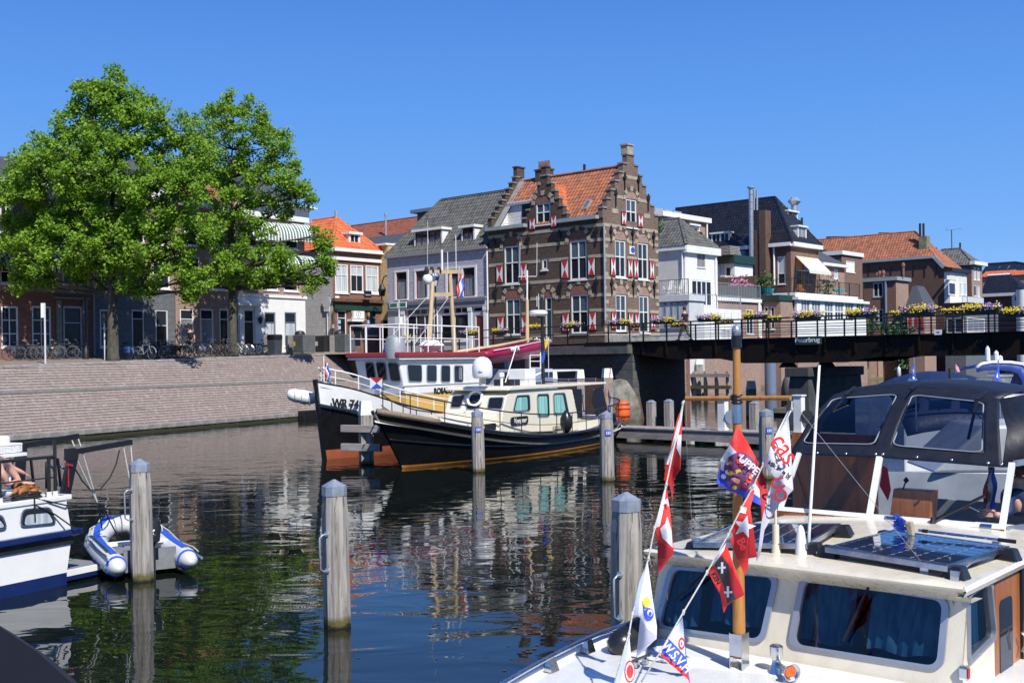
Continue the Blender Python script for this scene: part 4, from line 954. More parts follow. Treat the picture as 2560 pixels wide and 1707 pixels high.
mb=MB();mb.box(-WLp+.1,-.15,.16,WR-.1,3.6,ze-.1);mb.build('core',M['brick_red'],t)
mb=R.mb();mb.box(-.3,WR+.15,-.4,.1,ze-.05,ze+.2);mb.box(-.1,WR+.05,-.15,-.002,zc-.02,zc+.22);mb.build('white_cornice',M['white'],t)
mb=L.mb();mb.box(-WLp,.3,-.25,.05,ze+.0,ze+.13);mb.build('gutter',M['lead'],t)
apx=L.at(2,315,575,WR/2);zr=apx[1];xr=min(-1.2,apx[0])
roof(t,[[(.3,-.25,ze+.13),(.3,WR+.2,ze+.13),(xr,WR/2,zr)],[(-WLp,-.25,ze+.13),(.3,-.25,ze+.13),(xr,WR/2,zr),(-WLp,WR/2,zr)],[(.3,WR+.2,ze+.13),(-WLp,WR+.2,ze+.13),(-WLp,WR/2,zr),(xr,WR/2,zr)]],'orange_tile2',ridges=[((xr,WR/2,zr),(-WLp,WR/2,zr)),((.3,-.25,ze+.15),(xr,WR/2,zr)),((.3,WR+.2,ze+.15),(xr,WR/2,zr))],singles=200,tu=.27,tv=.34)
dormer(R,t,2,415,705,505,820,.25,1.3,1,fm='white',gm=('glass',),hz=())
mb=MB();mb.cyl(xr,WR/2,zr,zr+.5,.12,8);mb.build('vent_pipe',M['lead'],t)
zz=R.z(2,400,1228);mb=R.mb();mb.box(-.1,WR+.1,-.35,-.002,zz-.1,zz+.12);mb.build('moulding',M['brick_brown'],t)
zz=R.z(2,400,1281);mb=R.mb();mb.box(.05,WR,-.2,-.002,zz-.22,zz+.16);mb.build('fascia_board',M['green'],t)
for x in(300,420,545):pbox(R,t,'pier','brick_brown',2,x-12,1310,x+10,1590,-.08,-.002)
ac=pbox(R,t,'air_conditioner','white',2,452,1308,538,1368,-.4,-.05,bev=.02);u,z=R.at(2,490,1337,-.41);mb=R.mb();mb.tube([(u+.22*math.cos(a),-.41,z+.22*math.sin(a))for a in[i*math.pi/8 for i in range(16)]],.02,6,closed=True);mb.cyl(u,-.41,z-.05,z+.05,.05);mb.build('fan_ring',M['lead'],ac)
pbox(R,t,'white_canopy','white',2,440,1370,545,1392,-.6,-.003)
for x in(445,572):pbox(R,t,'wall_lamp','varnish',2,x-6,1320,x+6,1350,-.25,-.1)
for x,y in((340,1395),(340,1440),(340,1480),(572,1395),(572,1440)):pbox(R,t,'poster','poster',2,x-11,y-16,x+11,y+14,-.012,-.001)if 'poster' in M else pbox(R,t,'poster',mat('pale blue poster',(.35,.50,.75),.5,var=.3,scale=30),2,x-11,y-16,x+11,y+14,-.012,-.001)
pbox(R,t,'name_plate','white',2,308,1190,340,1208,-.03,-.001)
sg=pbox(R,t,'hanging_sign','black',2,540,1150,592,1206,-.75,-.65);u,z=R.at(2,566,1178,-.76)
text('lettering','BROERS',.13,R.M@Matrix.Translation((u,-.757,z-.05))@TXT,M['white'],sg,sx=1.1)
u,z=L.at(2,240,1240,-.12);mb=L.mb();mb.prism([(u+.48*math.cos(a),z+.48*math.sin(a))for a in[i*math.pi/12 for i in range(24)]],-.16,-.12);rs=mb.build('round_sign',M['pvc'],t);mb=L.mb();mb.tube([(u,-.08,z-4.2),(u,-.08,z+.3)],.03,8);mb.build('sign_pole',M['white'],rs)
pbox(L,t,'small_sign','white',2,218,1275,262,1310,-.15,-.11);pbox(L,t,'wall_box','lead',2,268,1415,285,1445,-.2,0);pbox(L,t,'street_name','lilac_line',2,228,1188,266,1200,-.04,0)
DR=Vector((.585,.81,0)).normalized();AR=math.atan2(DR.y,DR.x)
p=PT(1,1393,1300,80);RO=(p.x,p.y,0)
M['stripe']=None
def stripemat():
 m,nt,b=newmat('green and white awning stripes');tc=N(nt,'ShaderNodeTexCoord');sp=N(nt,'ShaderNodeSeparateXYZ');nt.links.new(tc.outputs['Object'],sp.inputs[0])
 q=N(nt,'ShaderNodeMath',operation='MULTIPLY');q.inputs[1].default_value=3.6;nt.links.new(sp.outputs[0],q.inputs[0]);f=N(nt,'ShaderNodeMath',operation='FRACT');nt.links.new(q.outputs[0],f.inputs[0]);g=N(nt,'ShaderNodeMath',operation='GREATER_THAN');g.inputs[1].default_value=.5;nt.links.new(f.outputs[0],g.inputs[0])
 nt.links.new(mixc(nt,g.outputs[0],(.72,.73,.70),(.06,.15,.12)),b.inputs['Base Color']);b.inputs['Roughness'].default_value=.8;return m
M['stripe']=stripemat()
def awning(face,parent,c,x0,y0,x1,y1,out=.9):
 u0,z1=face.at(c,x0,y0);u1=face.u(c,x1,y0);z0=face.z(c,x1,y1,-out);mb=face.mb();n=7
 pr=[(-out*math.sin(math.pi/2*k/n),z0+(z1-z0)*math.cos(math.pi/2*k/n))for k in range(n+1)]+[(-out,z0-.18)]
 mb.grid([[(u0,y,z)for y,z in pr],[(u1,y,z)for y,z in pr]])
 for u in(u0,u1):mb.f.append([mb.P((u,y,z))for y,z in pr[:-1]]+[mb.P((u,0,z0))]);mb.mi.append(0)
 mb.build('awning',M['stripe'],parent)
def rowhouse(name,label,xa,xb,ztop_,depth,low,up,zsplit,wins,roofm=None):
 t=thing(name,label,'house',RO,AR);f=Face(t);u0=f.u(1,xa,1300);u1=f.u(1,xb,1300)
 zt_=f.z(1,*ztop_);zs=f.z(1,*zsplit);rects=[]
 for wn in wins:rects.append((f.rect(1,*wn[:4]),wn[4]))
 mb=f.mb();wallholes(mb,u0,u1,3.2,zs,[r for r,k in rects]);mb.build('ground_floor_wall',M[low],t)
 mb=f.mb();wallholes(mb,u0,u1,zs,zt_,[r for r,k in rects]);mb.box(u0+.01,u1-.01,.16,depth,3.2,zt_-.02);mb.build('upper_wall',M[up],t)
 for r,k in rects:window(f,t,r,**k)
 return t,f,u0,u1,zs,zt_
S1=dict(fm='white',cols=1,hz=(.5,),fw=.09,gm=('glass',),yo=.03)
S2=dict(fm='white',cols=2,hz=(.5,),fw=.09,gm=('glass',),yo=.03)
DK=dict(fm='greydoor',cols=1,hz=(.78,),fw=.1,gm=('black','glass'),door=True,name='door',sill=None)
M['greydoor']=mat('grey white frame',(.55,.56,.58),.6,var=.1)
t,f,u0,u1,zs,zt_=rowhouse('white_corner_house','house with white ground floor, pink brick upper floors and striped awnings beside the grey wall',1085,1393,(1390,835),8,'white','brick_pink',(1390,1178),[(1112,1228,1160,1400,dict(fm='white',cols=1,hz=(.68,),fw=.07,gm=('black','glass'),door=True,name='door',sill=None)),(1205,1240,1258,1395,dict(S1,fm='bluegrey',gm=('lacew','glass'),hz=(.7,))),(1297,1240,1352,1395,dict(S1,fm='bluegrey',gm=('lacew','glass'),hz=(.7,))),(1105,1015,1172,1135,S1),(1200,1020,1268,1142,S1),(1293,1025,1360,1147,S1),(1110,845,1172,945,S1),(1205,850,1268,950,S1),(1300,855,1360,955,S1)])
mb=f.mb();mb.box(u0,u1+.1,-.1,-.002,zs-.05,zs+.15);mb.build('string_course',M['white'],t)
zc=f.z(1,1390,790);mb=f.mb();mb.box(u0,u1+.25,-.25,.1,zt_,zc);mb.box(u0,u1+.6,-.75,.1,zc+.25,zc+.4)
for k in range(int((u1-u0)/.3)):mb.box(u0+.05+k*.3,u0+.2+k*.3,-.5,-.25,zc+.003,zc+.247)
mb.box(u0,u1+.3,-.25,.1,zc,zc+.25);mb.build('cornice',M['white'],t)
mb=f.mb();mb.hexa([(u0,0,zc+.4),(u1+.2,0,zc+.4),(u1+.2,8,zc+.4),(u0,8,zc+.4)],[(u0+.2,3.2,zc+2.9),(u1-2.0,3.2,zc+2.9),(u1-2.0,5,zc+2.9),(u0+.2,5,zc+2.9)]);mb.build('roof',M['slategrey'],t)
for a in((1150,822,1232,900),(1240,830,1318,905),(1322,835,1400,908),(1100,818,1145,898)):awning(f,t,1,*a)
for a in((1165,975,1240,1040),(1258,978,1330,1045),(1335,980,1402,1015)):awning(f,t,1,*a)
pbox(f,t,'door_pediment','white',1,1088,1196,1198,1214,-.35,-.003);pbox(f,t,'door_surround','white',1,1092,1216,1110,1405,-.1,-.003);pbox(f,t,'door_surround','white',1,1163,1216,1180,1405,-.1,-.003)
u,z=f.at(1,1190,1278,-.3);mb=f.mb();mb.lathe([(.05,-.25),(.14,-.05),(.16,.15),(.06,.28)],(u,-.25,z),8);mb.build('wall_lantern',M['iron'],t)
t,f,u0,u1,zs,zt_=rowhouse('pink_brick_house','pink brick house with white sash windows left of the white corner house',800,1083,(940,770),8,'brick_pink','brick_pink',(940,1180),[(820,1225,885,1390,dict(S1,hz=(.72,),gm=('lace','glass'))),(912,1225,975,1390,dict(S1,hz=(.72,),gm=('lace','glass'))),(1000,1225,1045,1395,dict(S1,hz=(.72,))),(840,985,912,1138,S1),(955,1000,1030,1140,S1),(840,820,905,940,S1),(955,830,1025,945,S1)])
zt2=zt_;mb=f.mb();mb.box(u0,u1,-.4,.1,zt_,zt_+.35);mb.build('cornice',M['white'],t)
roof(t,[[(u0,-.2,zt_+.35),(u1,-.2,zt_+.35),(u1,4,zt_+3.2),(u0,4,zt_+3.2)]],'orange_tile',ridges=[((u0,4,zt_+3.2),(u1,4,zt_+3.2))],tu=.3,tv=.36)
mb=f.mb();mb.box(u0+.3,u1-.1,4.05,8,zt_-1,zt_+3.1);mb.build('core',M['brick_red'],t)
t,f,u0,u1,zs,zt_=rowhouse('grey_plinth_house','house with dark grey plastered ground floor behind the left tree trunk',432,798,(600,720),8,'dark_plaster','brick_pink',(600,1130),[(600,1228,660,1420,DK),(708,1228,768,1420,dict(DK,hz=(.62,))),(455,1228,500,1400,S1),(590,1000,665,1132,S1),(695,1005,775,1135,S1),(470,1000,540,1130,S1),(590,800,660,930,S1),(695,810,765,935,S1)])
mb=f.mb();mb.box(u0,u1,-.6,.1,zt_,zt_+.6);mb.build('cornice',M['white'],t)
mb=f.mb();mb.hexa([(u0,0,zt_+.603),(u1,0,zt_+.603),(u1,8,zt_+.603),(u0,8,zt_+.603)],[(u0,3,zt_+3),(u1,3,zt_+3),(u1,5,zt_+3),(u0,5,zt_+3)]);mb.build('roof',M['slategrey'],t)
t,f,u0,u1,zs,zt_=rowhouse('brick_mansion','tall brown brick house with grey door surround, leftmost of the row behind the trees',-160,430,(20,705),9,'brick_red','brick_pink',(0,1140),[(5,1212,85,1400,dict(S2,hz=(.33,.66))),(145,1212,235,1400,dict(S2,hz=(.33,.66))),(288,1212,378,1450,dict(DK,hz=(.68,))),(-90,1212,-20,1400,dict(S2,hz=(.33,.66))),(0,1000,88,1112,S2),(142,1000,238,1114,S2),(285,1000,390,1116,S2),(-100,1000,-30,1110,S2),(0,745,60,880,S2),(142,752,235,880,S2),(285,760,380,885,S2)])
zc=f.z(1,20,640);mb=f.mb();mb.box(u0,u1,-.35,.1,zt_,zc-.3);mb.box(u0,u1+.1,-.8,.1,zc-.3,zc);mb.build('cornice',M['white'],t)
zq=f.z(1,0,530,3);mb=f.mb();mb.hexa([(u0,-.3,zc+.003),(u1,-.3,zc+.003),(u1,9,zc+.003),(u0,9,zc+.003)],[(u0+2,3,zq),(u1-2.2,3,zq),(u1-2.2,6,zq),(u0+2,6,zq)]);mb.build('roof',M['slategrey'],t)
for a in((-25,955,95,1035),(135,960,245,1045),(280,965,405,1010),(-100,955,-40,1035)):awning(f,t,1,*a,out=1.1)
pbox(f,t,'door_surround','greystone',1,262,1185,285,1452,-.15,-.003);pbox(f,t,'door_surround','greystone',1,381,1185,402,1452,-.15,-.003);pbox(f,t,'door_lintel','greystone',1,255,1170,410,1184,-.3,-.003)
pbox(f,t,'drainpipe','lead',1,425,700,432,1440,-.2,-.1)
# ================================================================ HOUSES BEYOND THE BRIDGE
TB=dict(tu=.36,tv=.45)
M['woodfence']=woodmat('brown fence board',(.10,.07,.05),(.17,.12,.09),grain=(6,6,1))
M['brick_right2']=brick('brown facing brick',(.17,.085,.06),(.24,.13,.095),(.26,.22,.19),stain=.25)
M['mesh']=mat('grey mesh panel',(.12,.13,.13),.7,var=.3,scale=10)
def railing(face,parent,ua,ub,y,z0,h=1.1,step=.16,mt='iron',posts=1.5,cross=None):
 """railing panel: posts as parts, thin balusters joined"""
 mb=face.mb();mb.box(ua,ub,y-.025,y+.025,z0+h-.05,z0+h);r=mb.build('top_rail',M[mt],parent);mb=face.mb();mb.box(ua,ub,y-.02,y+.02,z0+.08,z0+.12);mb.build('bottom_rail',M[mt],parent)
 n=max(1,int((ub-ua)/posts))
 for k in range(n+1):
  u=ua+(ub-ua)*k/n;mb=face.mb();mb.box(u-.035,u+.035,y-.035,y+.035,z0,z0+h+.02);mb.build('railing_post',M[mt],parent)
 mb=face.mb();k=ua+step
 while k<ub-.02:mb.box(k-.012,k+.012,y-.012,y+.012,z0+.12,z0+h-.05);k+=step
 if mb.v:props(mb.build('balusters',M[mt],parent),kind='stuff')
 return r
CW=dict(fm='white',cols=2,hz=(),fw=.1,mull=.08,gm=('glass',),yo=.02)
g1=Bld('white_canal_house','white rendered canal house with dark hipped tile roof right of the stepped gable',4,386,900,100);t,L,R=g1.t,g1.L,g1.R
xl=L.u(4,60,900);WR=R.u(4,662,900);ze=L.z(4,386,622)
facade(L,t,xl,0,-1,ze,'cream_wall',[]);facade(R,t,0,WR,-1,ze,'white',[(4,485,657,556,782,dict(CW,fm='stone',hz=(),gm=('lace',))),(4,440,882,614,1112,dict(fm='white',cols=4,hz=(),fw=.12,gm=('glass',),yo=.02,mull=.14,name='balcony_door',sill=None))])
mb=MB();mb.box(xl,-.16,.16,WR-.05,-1,ze-.1);mb.build('core',M['cream_wall'],t)
mb=L.mb();mb.box(xl,.25,-.3,.02,ze-.05,ze+.3);mb.build('gutter_board',M['white'],t);mb=R.mb();mb.box(-.25,WR+.1,-.35,.02,ze-.3,ze+.35);mb.build('gutter_board',M['white'],t)
a=L.at(4,335,362,WR/2)
roof(t,[[(xl,-.3,ze+.3),(.3,-.3,ze+.3),(a[0],WR/2,a[1]),(xl,WR/2,a[1])],[(.3,-.3,ze+.36),(.3,WR+.2,ze+.36),(a[0],WR/2,a[1])],[(.3,WR+.2,ze+.3),(xl,WR+.2,ze+.3),(xl,WR/2,a[1]),(a[0],WR/2,a[1])]],'grey_tile',ridges=[((xl,WR/2,a[1]),(a[0],WR/2,a[1])),((.3,-.3,ze+.36),(a[0],WR/2,a[1]))],cap=.14,**TB)
pipe(R,t,4,645,700,1000,mt='white',r=.09);pipe(L,t,4,358,630,880,mt='white',r=.07)
zt0=R.z(4,650,1130,-1.6);ua,ub=R.u(4,440,1130,-1.6),R.u(4,862,1130,-1.6)
wb=thing('white_boarded_extension','white boarded extension with a grey railed balcony below the white house','extension',tuple(t.location),A1);Rb=Face(wb,R.M)
mb=Rb.mb();mb.box(ua,ub,-1.6,-.01,-1,zt0);mb.build('wall',M['white'],wb)
for k in range(7):
 mb=Rb.mb();u=ua+(ub-ua)*(k+.5)/7;mb.box(u-.05,u+.05,-1.64,-1.603,3,zt0-.3);mb.build('cover_strip',M['pvc'],wb)
for q in((480,1262,545,1395),(690,1305,765,1395),(795,1240,858,1385)):
 r=Rb.rect(4,*q,-1.62);window(Rb,wb,r,fm='white',cols=2,hz=(),fw=.09,gm=('lacew','lacew'),yo=-1.72,sill=None)
railing(Rb,wb,ua,ub,-1.55,zt0+.002,1.25,.3,mt='zinc',posts=3)
for fc_,a_,b_,y_,th_ in((Rb,ua-.06,ub+.06,-1.66,wb),(R,-.05,WR,-.04,t),(L,xl,.05,-.04,t)):mb=fc_.mb();mb.box(a_,b_,y_,y_+.03,-1,3.95);mb.build('brick_base',M['brick_pink'],th_)
ax=thing('grey_door_annex','flat roofed annex with blue grey glazed doors beside the stepped gable house','extension',tuple(t.location),A1);La=Face(ax)
ua,ub=La.u(4,60,1100,-2.4),La.u(4,418,1100,-2.4);za,zb_=La.z(4,410,1008,-2.4),La.z(4,410,1062,-2.4)
facade(La,ax,ua,ub,-1,zb_,'pvc',[]);mb=La.mb();mb.box(ua,ub,-2.4,-.01,-1,zb_);mb.build('wall_front',M['pvc'],ax);mb=La.mb();mb.box(ua,ub+.15,-2.6,-.01,zb_+.003,za);mb.build('fascia',M['pvc'],ax)
r=La.rect(4,150,1072,398,1300,-2.42);window(La,ax,r,fm='bluegrey',cols=4,hz=(),fw=.12,mull=.14,gm=('lacew','lacew'),yo=-2.5,sill=None)
mb=La.mb();mb.box(ua,ub+.02,-2.46,-2.41,-1,3.95);mb.build('brick_base',M['brick_pink'],ax)
railing(La,ax,ua,ub,-2.5,za,1.35,.2,posts=2.2)
for k,(x,y)in enumerate(((235,960),(330,965))):
 u,z=La.at(4,x,y,-1.2);f=thing('folding_chair',['white folding chair on the annex balcony, left one','white folding chair on the annex balcony, right one'][k],'chair',ax.matrix_basis@Vector((0,0,0))if False else tuple(Matrix.Translation(ax.location)@Matrix.Rotation(A1,4,'Z')@Vector((u,-1.3,za))),A1)
 mb=MB();mb.bar((-.4,0,0),(.5,0,1.2),.07,.07);mb.bar((.4,0,0),(-.45,0,.9),.07,.07);mb.build('legs',M['white'],f);mb=MB();mb.box(-.4,.3,-.3,.3,.6,.68);mb.build('seat',M['white'],f);mb=MB();mb.hexa([(.25,-.3,.65),(.3,-.3,.65),(.3,.3,.65),(.25,.3,.65)],[(.5,-.3,1.4),(.56,-.3,1.4),(.56,.3,1.4),(.5,.3,1.4)]);mb.build('backrest',M['white'],f)
g2=Bld('pink_flat_roof_block','pale pink brick block with white roof edge behind the white canal house',4,178,400,112,ang=A1);t,R=g2.t,g2.R
u1=R.u(4,572,500);zt_=R.z(4,178,300);zt1=R.z(4,572,368)
facade(R,t,0,u1,8,zt_-.5,'brick_pink',[(4,437,425,513,508,dict(fm='white',cols=1,hz=(),fw=.08,gm=('white',),sill='white'))],body=5)
mb=R.mb();mb.box(-.2,u1+.3,-.4,5,zt_-.5,zt_);mb.build('roof_edge',M['white'],t);pbox(R,t,'shutter_box','white',4,430,402,520,430,-.25,-.003)
mb=MB();mb.box(-2.5,-.01,.1,5,8,zt_-.45);mb.build('side_wall',M['grey_wall'],t);pipe(R,t,4,570,370,560,mt='white',r=.09,yo=-.2)
mb=R.mb();
for k in range(3):mb.box(.5+k*1.7,2.0+k*1.7,1,3,zt_+.003,zt_+.5)
mb.build('roof_lights',M['zinc'],t)
g3=Bld('black_roof_house','large brown brick house with glazed black tile roof, steel flue and cream awning',4,1288,900,125);t,L,R=g3.t,g3.L,g3.R
xl=L.u(4,180,700);WR=R.u(4,1522,700);ze=L.z(4,1288,583)
facade(L,t,xl,0,1,ze,'brick_brown',[(4,1170,688,1240,920,dict(fm='white',cols=1,hz=(.38,),fw=.1,gm=('glass','lacew'))),(4,690,770,780,855,dict(fm='white',cols=2,hz=(),fw=.12,gm=('glassb',)))])
facade(R,t,0,WR,1,ze,'brick_right2',[(4,1328,700,1385,935,dict(fm='varnish',cols=1,hz=(.6,),fw=.15,gm=('glass','varnish'),sill=None)),(4,1400,700,1470,935,dict(fm='varnish',cols=2,hz=(),fw=.12,gm=('glass',),sill=None))])
mb=MB();mb.box(xl,-.2,.2,WR-.1,1,ze-.1);mb.build('core',M['brick_brown'],t)
mb=L.mb();mb.box(xl,.2,-.5,.02,ze-.15,ze+.25);mb.build('white_eave',M['white'],t);mb=R.mb();mb.box(-.2,WR+.2,-.5,.02,ze-.18,ze+.28);mb.build('white_eave',M['white'],t)
zk=L.z(4,1260,455,1.1);a=L.at(4,1150,180,WR/2);in_=1.1
B0,B1=(.35,-.35,ze+.25),(.35,WR+.35,ze+.25);K0,K1=(-in_*.7,in_*.7,zk),(-in_*.7,WR-in_*.7,zk)
P0=(a[0],WR/2,a[1])
roof(t,[[(xl,-.35,ze+.25),B0,K0,(xl,in_*.7,zk)],[B0,B1,K1,K0],[(xl,in_*.7,zk),K0,P0,(xl,WR/2,a[1])],[K0,K1,P0],[B1,(xl,WR+.35,ze+.25),(xl,WR/2,a[1]),P0]],'black_tile',ridges=[((xl,WR/2,a[1]),P0),(K0,P0),(B0,K0),(K1,P0),(B1,K1)],cap=.16,**TB)
dormer(L,t,4,605,498,765,602,.2,2.2,2,fm='white',gm=('glass',),hz=());dormer(R,t,4,1345,430,1420,566,.1,2.0,1,fm='white',gm=('lace',),hz=());
dormer(R,t,4,1258,300,1345,382,2.2,2.0,1,fm='white',gm=('glassb',),hz=())
u,z0=R.at(4,1315,290,3);z1=R.z(4,1315,250,3);z2=R.z(4,1315,185,3);z3=R.z(4,1315,245,3)
mb=R.mb();mb.cyl(u,3,z0-.6,z1,.36,12);mb.lathe([(.4,0),(.78,.4),(.78,z2-z1-.4),(.4,z2-z1)],(u,3,z1),8);mb.build('vent_cowl',M['galv'],t)
u,z=R.at(4,1380,400,1.5);mb=R.mb();mb.cyl(u,1.5,z-1,z+.6,.13,8);mb.build('vent_pipe',M['iron'],t)
r=L.rect(4,970,300,1078,900,-1.0);mb=L.mb();mb.box(r[0],r[0]+(r[1]-r[0])*.45,-1.0,.2,r[2]-4,L.z(4,990,460,-1));mb.box(r[0]+(r[1]-r[0])*.45+.003,r[1],-1.1,.2,r[2]-4,r[3]);mb.build('chimney',M['brick_brown'],t)
mb=L.mb();mb.box(r[0]+.5,r[0]+.95,-.9,0,r[3]-3.5,r[3]-.6);mb.build('chimney_ladder',M['iron'],t)
def P3(x,y,yo):u,z=L.at(4,x,y,yo);return(u,yo,z)
mb=L.mb();mb.tube([P3(945,98,-1.2),P3(950,690,-1.2),P3(935,745,-1.2),P3(830,850,-1.2)],.26,14);mb.tube([P3(945,92,-1.2),P3(945,104,-1.2)],.42,14);mb.build('steel_flue',M['galv'],t,smooth='auto')
for k in range(9):
 u,z=L.at(4,947,160+k*62,-1.2);mb=L.mb();mb.cyl(u,-1.2,z,z+.06,.285,14);mb.build('flue_joint',M['zinc'],t)
for x in(972,997):
 p=P3(x,122,-.8);q=P3(x,292,-.8);mb=L.mb();mb.tube([p,q],.12,10);mb.build('thin_flue',M['galv'],t,smooth='auto')
for x,y,rr in((866,688,.62),(940,795,.55)):
 u,z=L.at(4,x,y,-.9);mb=L.mb();mb.lathe([(.05,0),(rr*.6,.1),(rr,.35)],(0,0,0),20);o=mb.build('satellite_dish',M['lead'],t,smooth=True);o.location=(u,-.6,z);o.rotation_euler=(R_(75),0,R_(20))
ua,ub=R.u(4,1322,680,0),R.u(4,1500,690,0);za=R.z(4,1322,680);od=2.6;uo0,zo=R.at(4,1445,800,-od);uo1,z_=R.at(4,1628,822,-od)
mb=R.mb();mb.slab([(ua,-.05,za),(uo0,-od,zo),(uo1,-od,zo),(ub+.4,-.05,za)],.05);mb.face([(uo0,-od,zo),(uo1,-od,zo),(uo1,-od-.02,zo-.35),(uo0,-od-.02,zo-.35)]);mb.build('awning',M['cream'],t)
mb=R.mb();mb.bar((ua+.1,-.05,za-1.6),(uo0,-od,zo-.1),.07,.07);mb.bar((ub,-.05,za-1.6),(uo1,-od,zo-.1),.07,.07);mb.build('awning_arms',M['white'],t)
pipe(L,t,4,1140,605,930,mt='white',r=.12)
gb=Bld('green_fascia_block','small white glazed block with dark green roof edge behind the terrace',4,800,760,118);t,L=gb.t,gb.L
xl=L.u(4,655,760);z0,z1=L.z(4,800,742),L.z(4,800,672);facade(L,t,xl,0,3,z0,'white',[(4,668,752,725,850,dict(CW,gm=('lacew',))),(4,728,775,776,856,dict(CW,cols=1))],body=4);mb=L.mb();mb.box(xl-.2,.3,-.4,4,z0+.002,z1);mb.build('green_fascia',M['green'],t)
cr=Bld('slatted_box','grey slatted timber box on the roof below the black roof dormer',4,768,640,117,cat='roof box');r=cr.L.rect(4,665,600,768,668)
for k in range(6):mb=cr.L.mb();h=(r[3]-r[2])/6;mb.box(r[0],0,0,2,r[2]+k*h+.02,r[2]+(k+1)*h-.03);mb.build('slat',M['wood_plank'],cr.t)
an=Bld('pink_brick_annex','pink brick annex carrying a terrace with grey mesh fence and flowering shrub',4,640,1200,104);t,R=an.t,an.R
u0,u1=R.u(4,640,1200),R.u(4,1020,1100);zt_=R.z(4,1015,1052);facade(R,t,0,u1,-1,zt_-.35,'brick_pink',[(4,905,1135,968,1345,dict(CW,gm=('glass',)))],body=5);mb=R.mb();mb.box(0,u1+.1,-.2,5,zt_-.347,zt_);mb.build('roof_edge',M['white'],t);pipe(R,t,4,1012,1060,1370,mt='white',r=.12)
railing(R,t,0,u1,-.05,zt_+.002,1.35,.3,mt='zinc',posts=3.2)
r=R.rect(4,668,925,998,1035,.02);mb=R.mb();mb.box(r[0],r[1],.0,.03,r[2],r[3]);mb.build('mesh_panel',M['mesh'],t)
wf=Bld('brown_board_fence','brown boarded privacy fence rising behind the mesh terrace',4,990,900,113,cat='fence');L=wf.L;xl=L.u(4,662,900)
for k in range(16):
 a=xl*(1-k/16);b=xl*(1-(k+1)/16)-.03;mb=L.mb();mb.box(a,b,0,.08,5,L.z(4,800,862));mb.build('board',M['woodfence'],wf.t)
def bush(name,label,cat,loc,r,cols,n=500,leaf=.16,h=1.0,stem=True,seed=1,kind=None):
 t=thing(name,label,cat,loc);rr=random.Random(seed);mb=MB()
 for k in range(n):
  d=Vector((rr.gauss(0,1),rr.gauss(0,1),rr.gauss(0,1))).normalized()*(rr.random()**.4);p=Vector((d.x*r,d.y*r,r*h*.9+d.z*r*h))*(1+.25*math.sin(d.x*5+seed)*math.sin(d.z*7));a=Vector((rr.gauss(0,1),rr.gauss(0,1),rr.gauss(0,1))).normalized();b=a.orthogonal().normalized();c=a.cross(b);s_=leaf*rr.uniform(.6,1.3)
  mb.face([p-b*s_,p+c*s_*.5,p+b*s_,p-c*s_*.5])
 mb.build('foliage',M[cols],t)
 if stem:mb=MB();mb.tube([(0,0,-.6),(.05,0,r*.5),(0,.05,r)],[.07,.05,.02],6);mb.build('stem',M['bark'],t)
 return t
M['bark']=mat('bark',(.07,.058,.045),.95,var=.5,scale=5,bmp=1.0,bs=9,stretch=(3,3,.7))
M['bushgreen']=mat('bush leaves',(.06,.14,.03),.6,var=.4);M['pinkbloom']=mat('pink blossom',(.55,.22,.33),.7,var=.3)
u,z=R.at(4,868,990,1.5)
def loc_(b,M_,u,y,z):v=Matrix.Translation(b.location)@Matrix.Rotation(b.rotation_euler.z,4,'Z')@M_@Vector((u,y,z));return tuple(v)
bush('flowering_shrub','pink flowering shrub on the terrace behind the grey mesh fence','shrub',loc_(an.t,R.M,u,1.5,zt_+.6),1.25,'pinkbloom',260,.16,.8,seed=2)
bush('potted_shrub','green leafy shrub on the annex balcony beside the stepped gable','shrub',loc_(ax,Matrix.Identity(4),La.u(4,165,940,-1),-1.0,za),.6,'bushgreen',260,.11,seed=3)
pk=Bld('narrow_pink_house','narrow pink brick part with dark green board over two tall windows',4,1192,1200,118);t,L=pk.t,pk.L;xl=L.u(4,1028,1200);z0,z1=L.z(4,1190,1062),L.z(4,1190,1012)
facade(L,t,xl,0,-1,z0,'brick_pink',[(4,1055,1115,1095,1305,dict(CW,cols=1)),(4,1112,1115,1150,1305,dict(CW,cols=1))],body=5);mb=L.mb();mb.box(xl,.1,-.3,5,z0+.002,z1);mb.build('green_board',M['green'],t);pipe(L,t,4,1026,1060,1380,mt='white',r=.12)
zt_=z1
gl=Bld('glazed_gallery','long white glazed gallery with a railed roof terrace above the far canal wall',4,1338,1200,120,cat='gallery');t,L,R=gl.t,gl.L,gl.R
xl=L.u(4,1192,1200);WR=R.u(4,1926,1200);zt_=R.z(4,1338,1030);GW=dict(fm='white',cols=3,hz=(.46,),fw=.14,mull=.12,gm=('glass','lace'),yo=.03,sill=None)
facade(R,t,0,WR,-1,zt_-.3,'white',[(4,1372,1055,1452,1238,GW),(4,1462,1056,1542,1238,GW),(4,1572,1058,1650,1240,GW),(4,1660,1060,1738,1240,GW),(4,1748,1062,1822,1242,GW),(4,1842,1050,1908,1190,dict(GW,hz=()))])
facade(L,t,xl,0,-1,zt_-.3,'white',[(4,1206,1066,1326,1248,dict(GW,gm=('glassb',)))]);mb=MB();mb.box(xl,-.2,.2,WR-.1,-1,zt_-.35);mb.build('core',M['white'],t)
for fc_,a_,b_ in((R,-.05,WR+.05),(L,xl,.05)):mb=fc_.mb();mb.box(a_,b_,-.05,-.01,-1,3.9);mb.build('brick_base',M['brick_pink'],t)
mb=MB();mb.box(xl,.35,-.35,WR+.3,zt_-.297,zt_);mb.build('terrace_slab',M['white'],t)
ztr=R.z(4,1400,998,.5);mb=MB();mb.box(xl-1,-.3,.3,WR-1.5,zt_+.003,ztr);mb.build('terrace_upstand',M['white'],t)
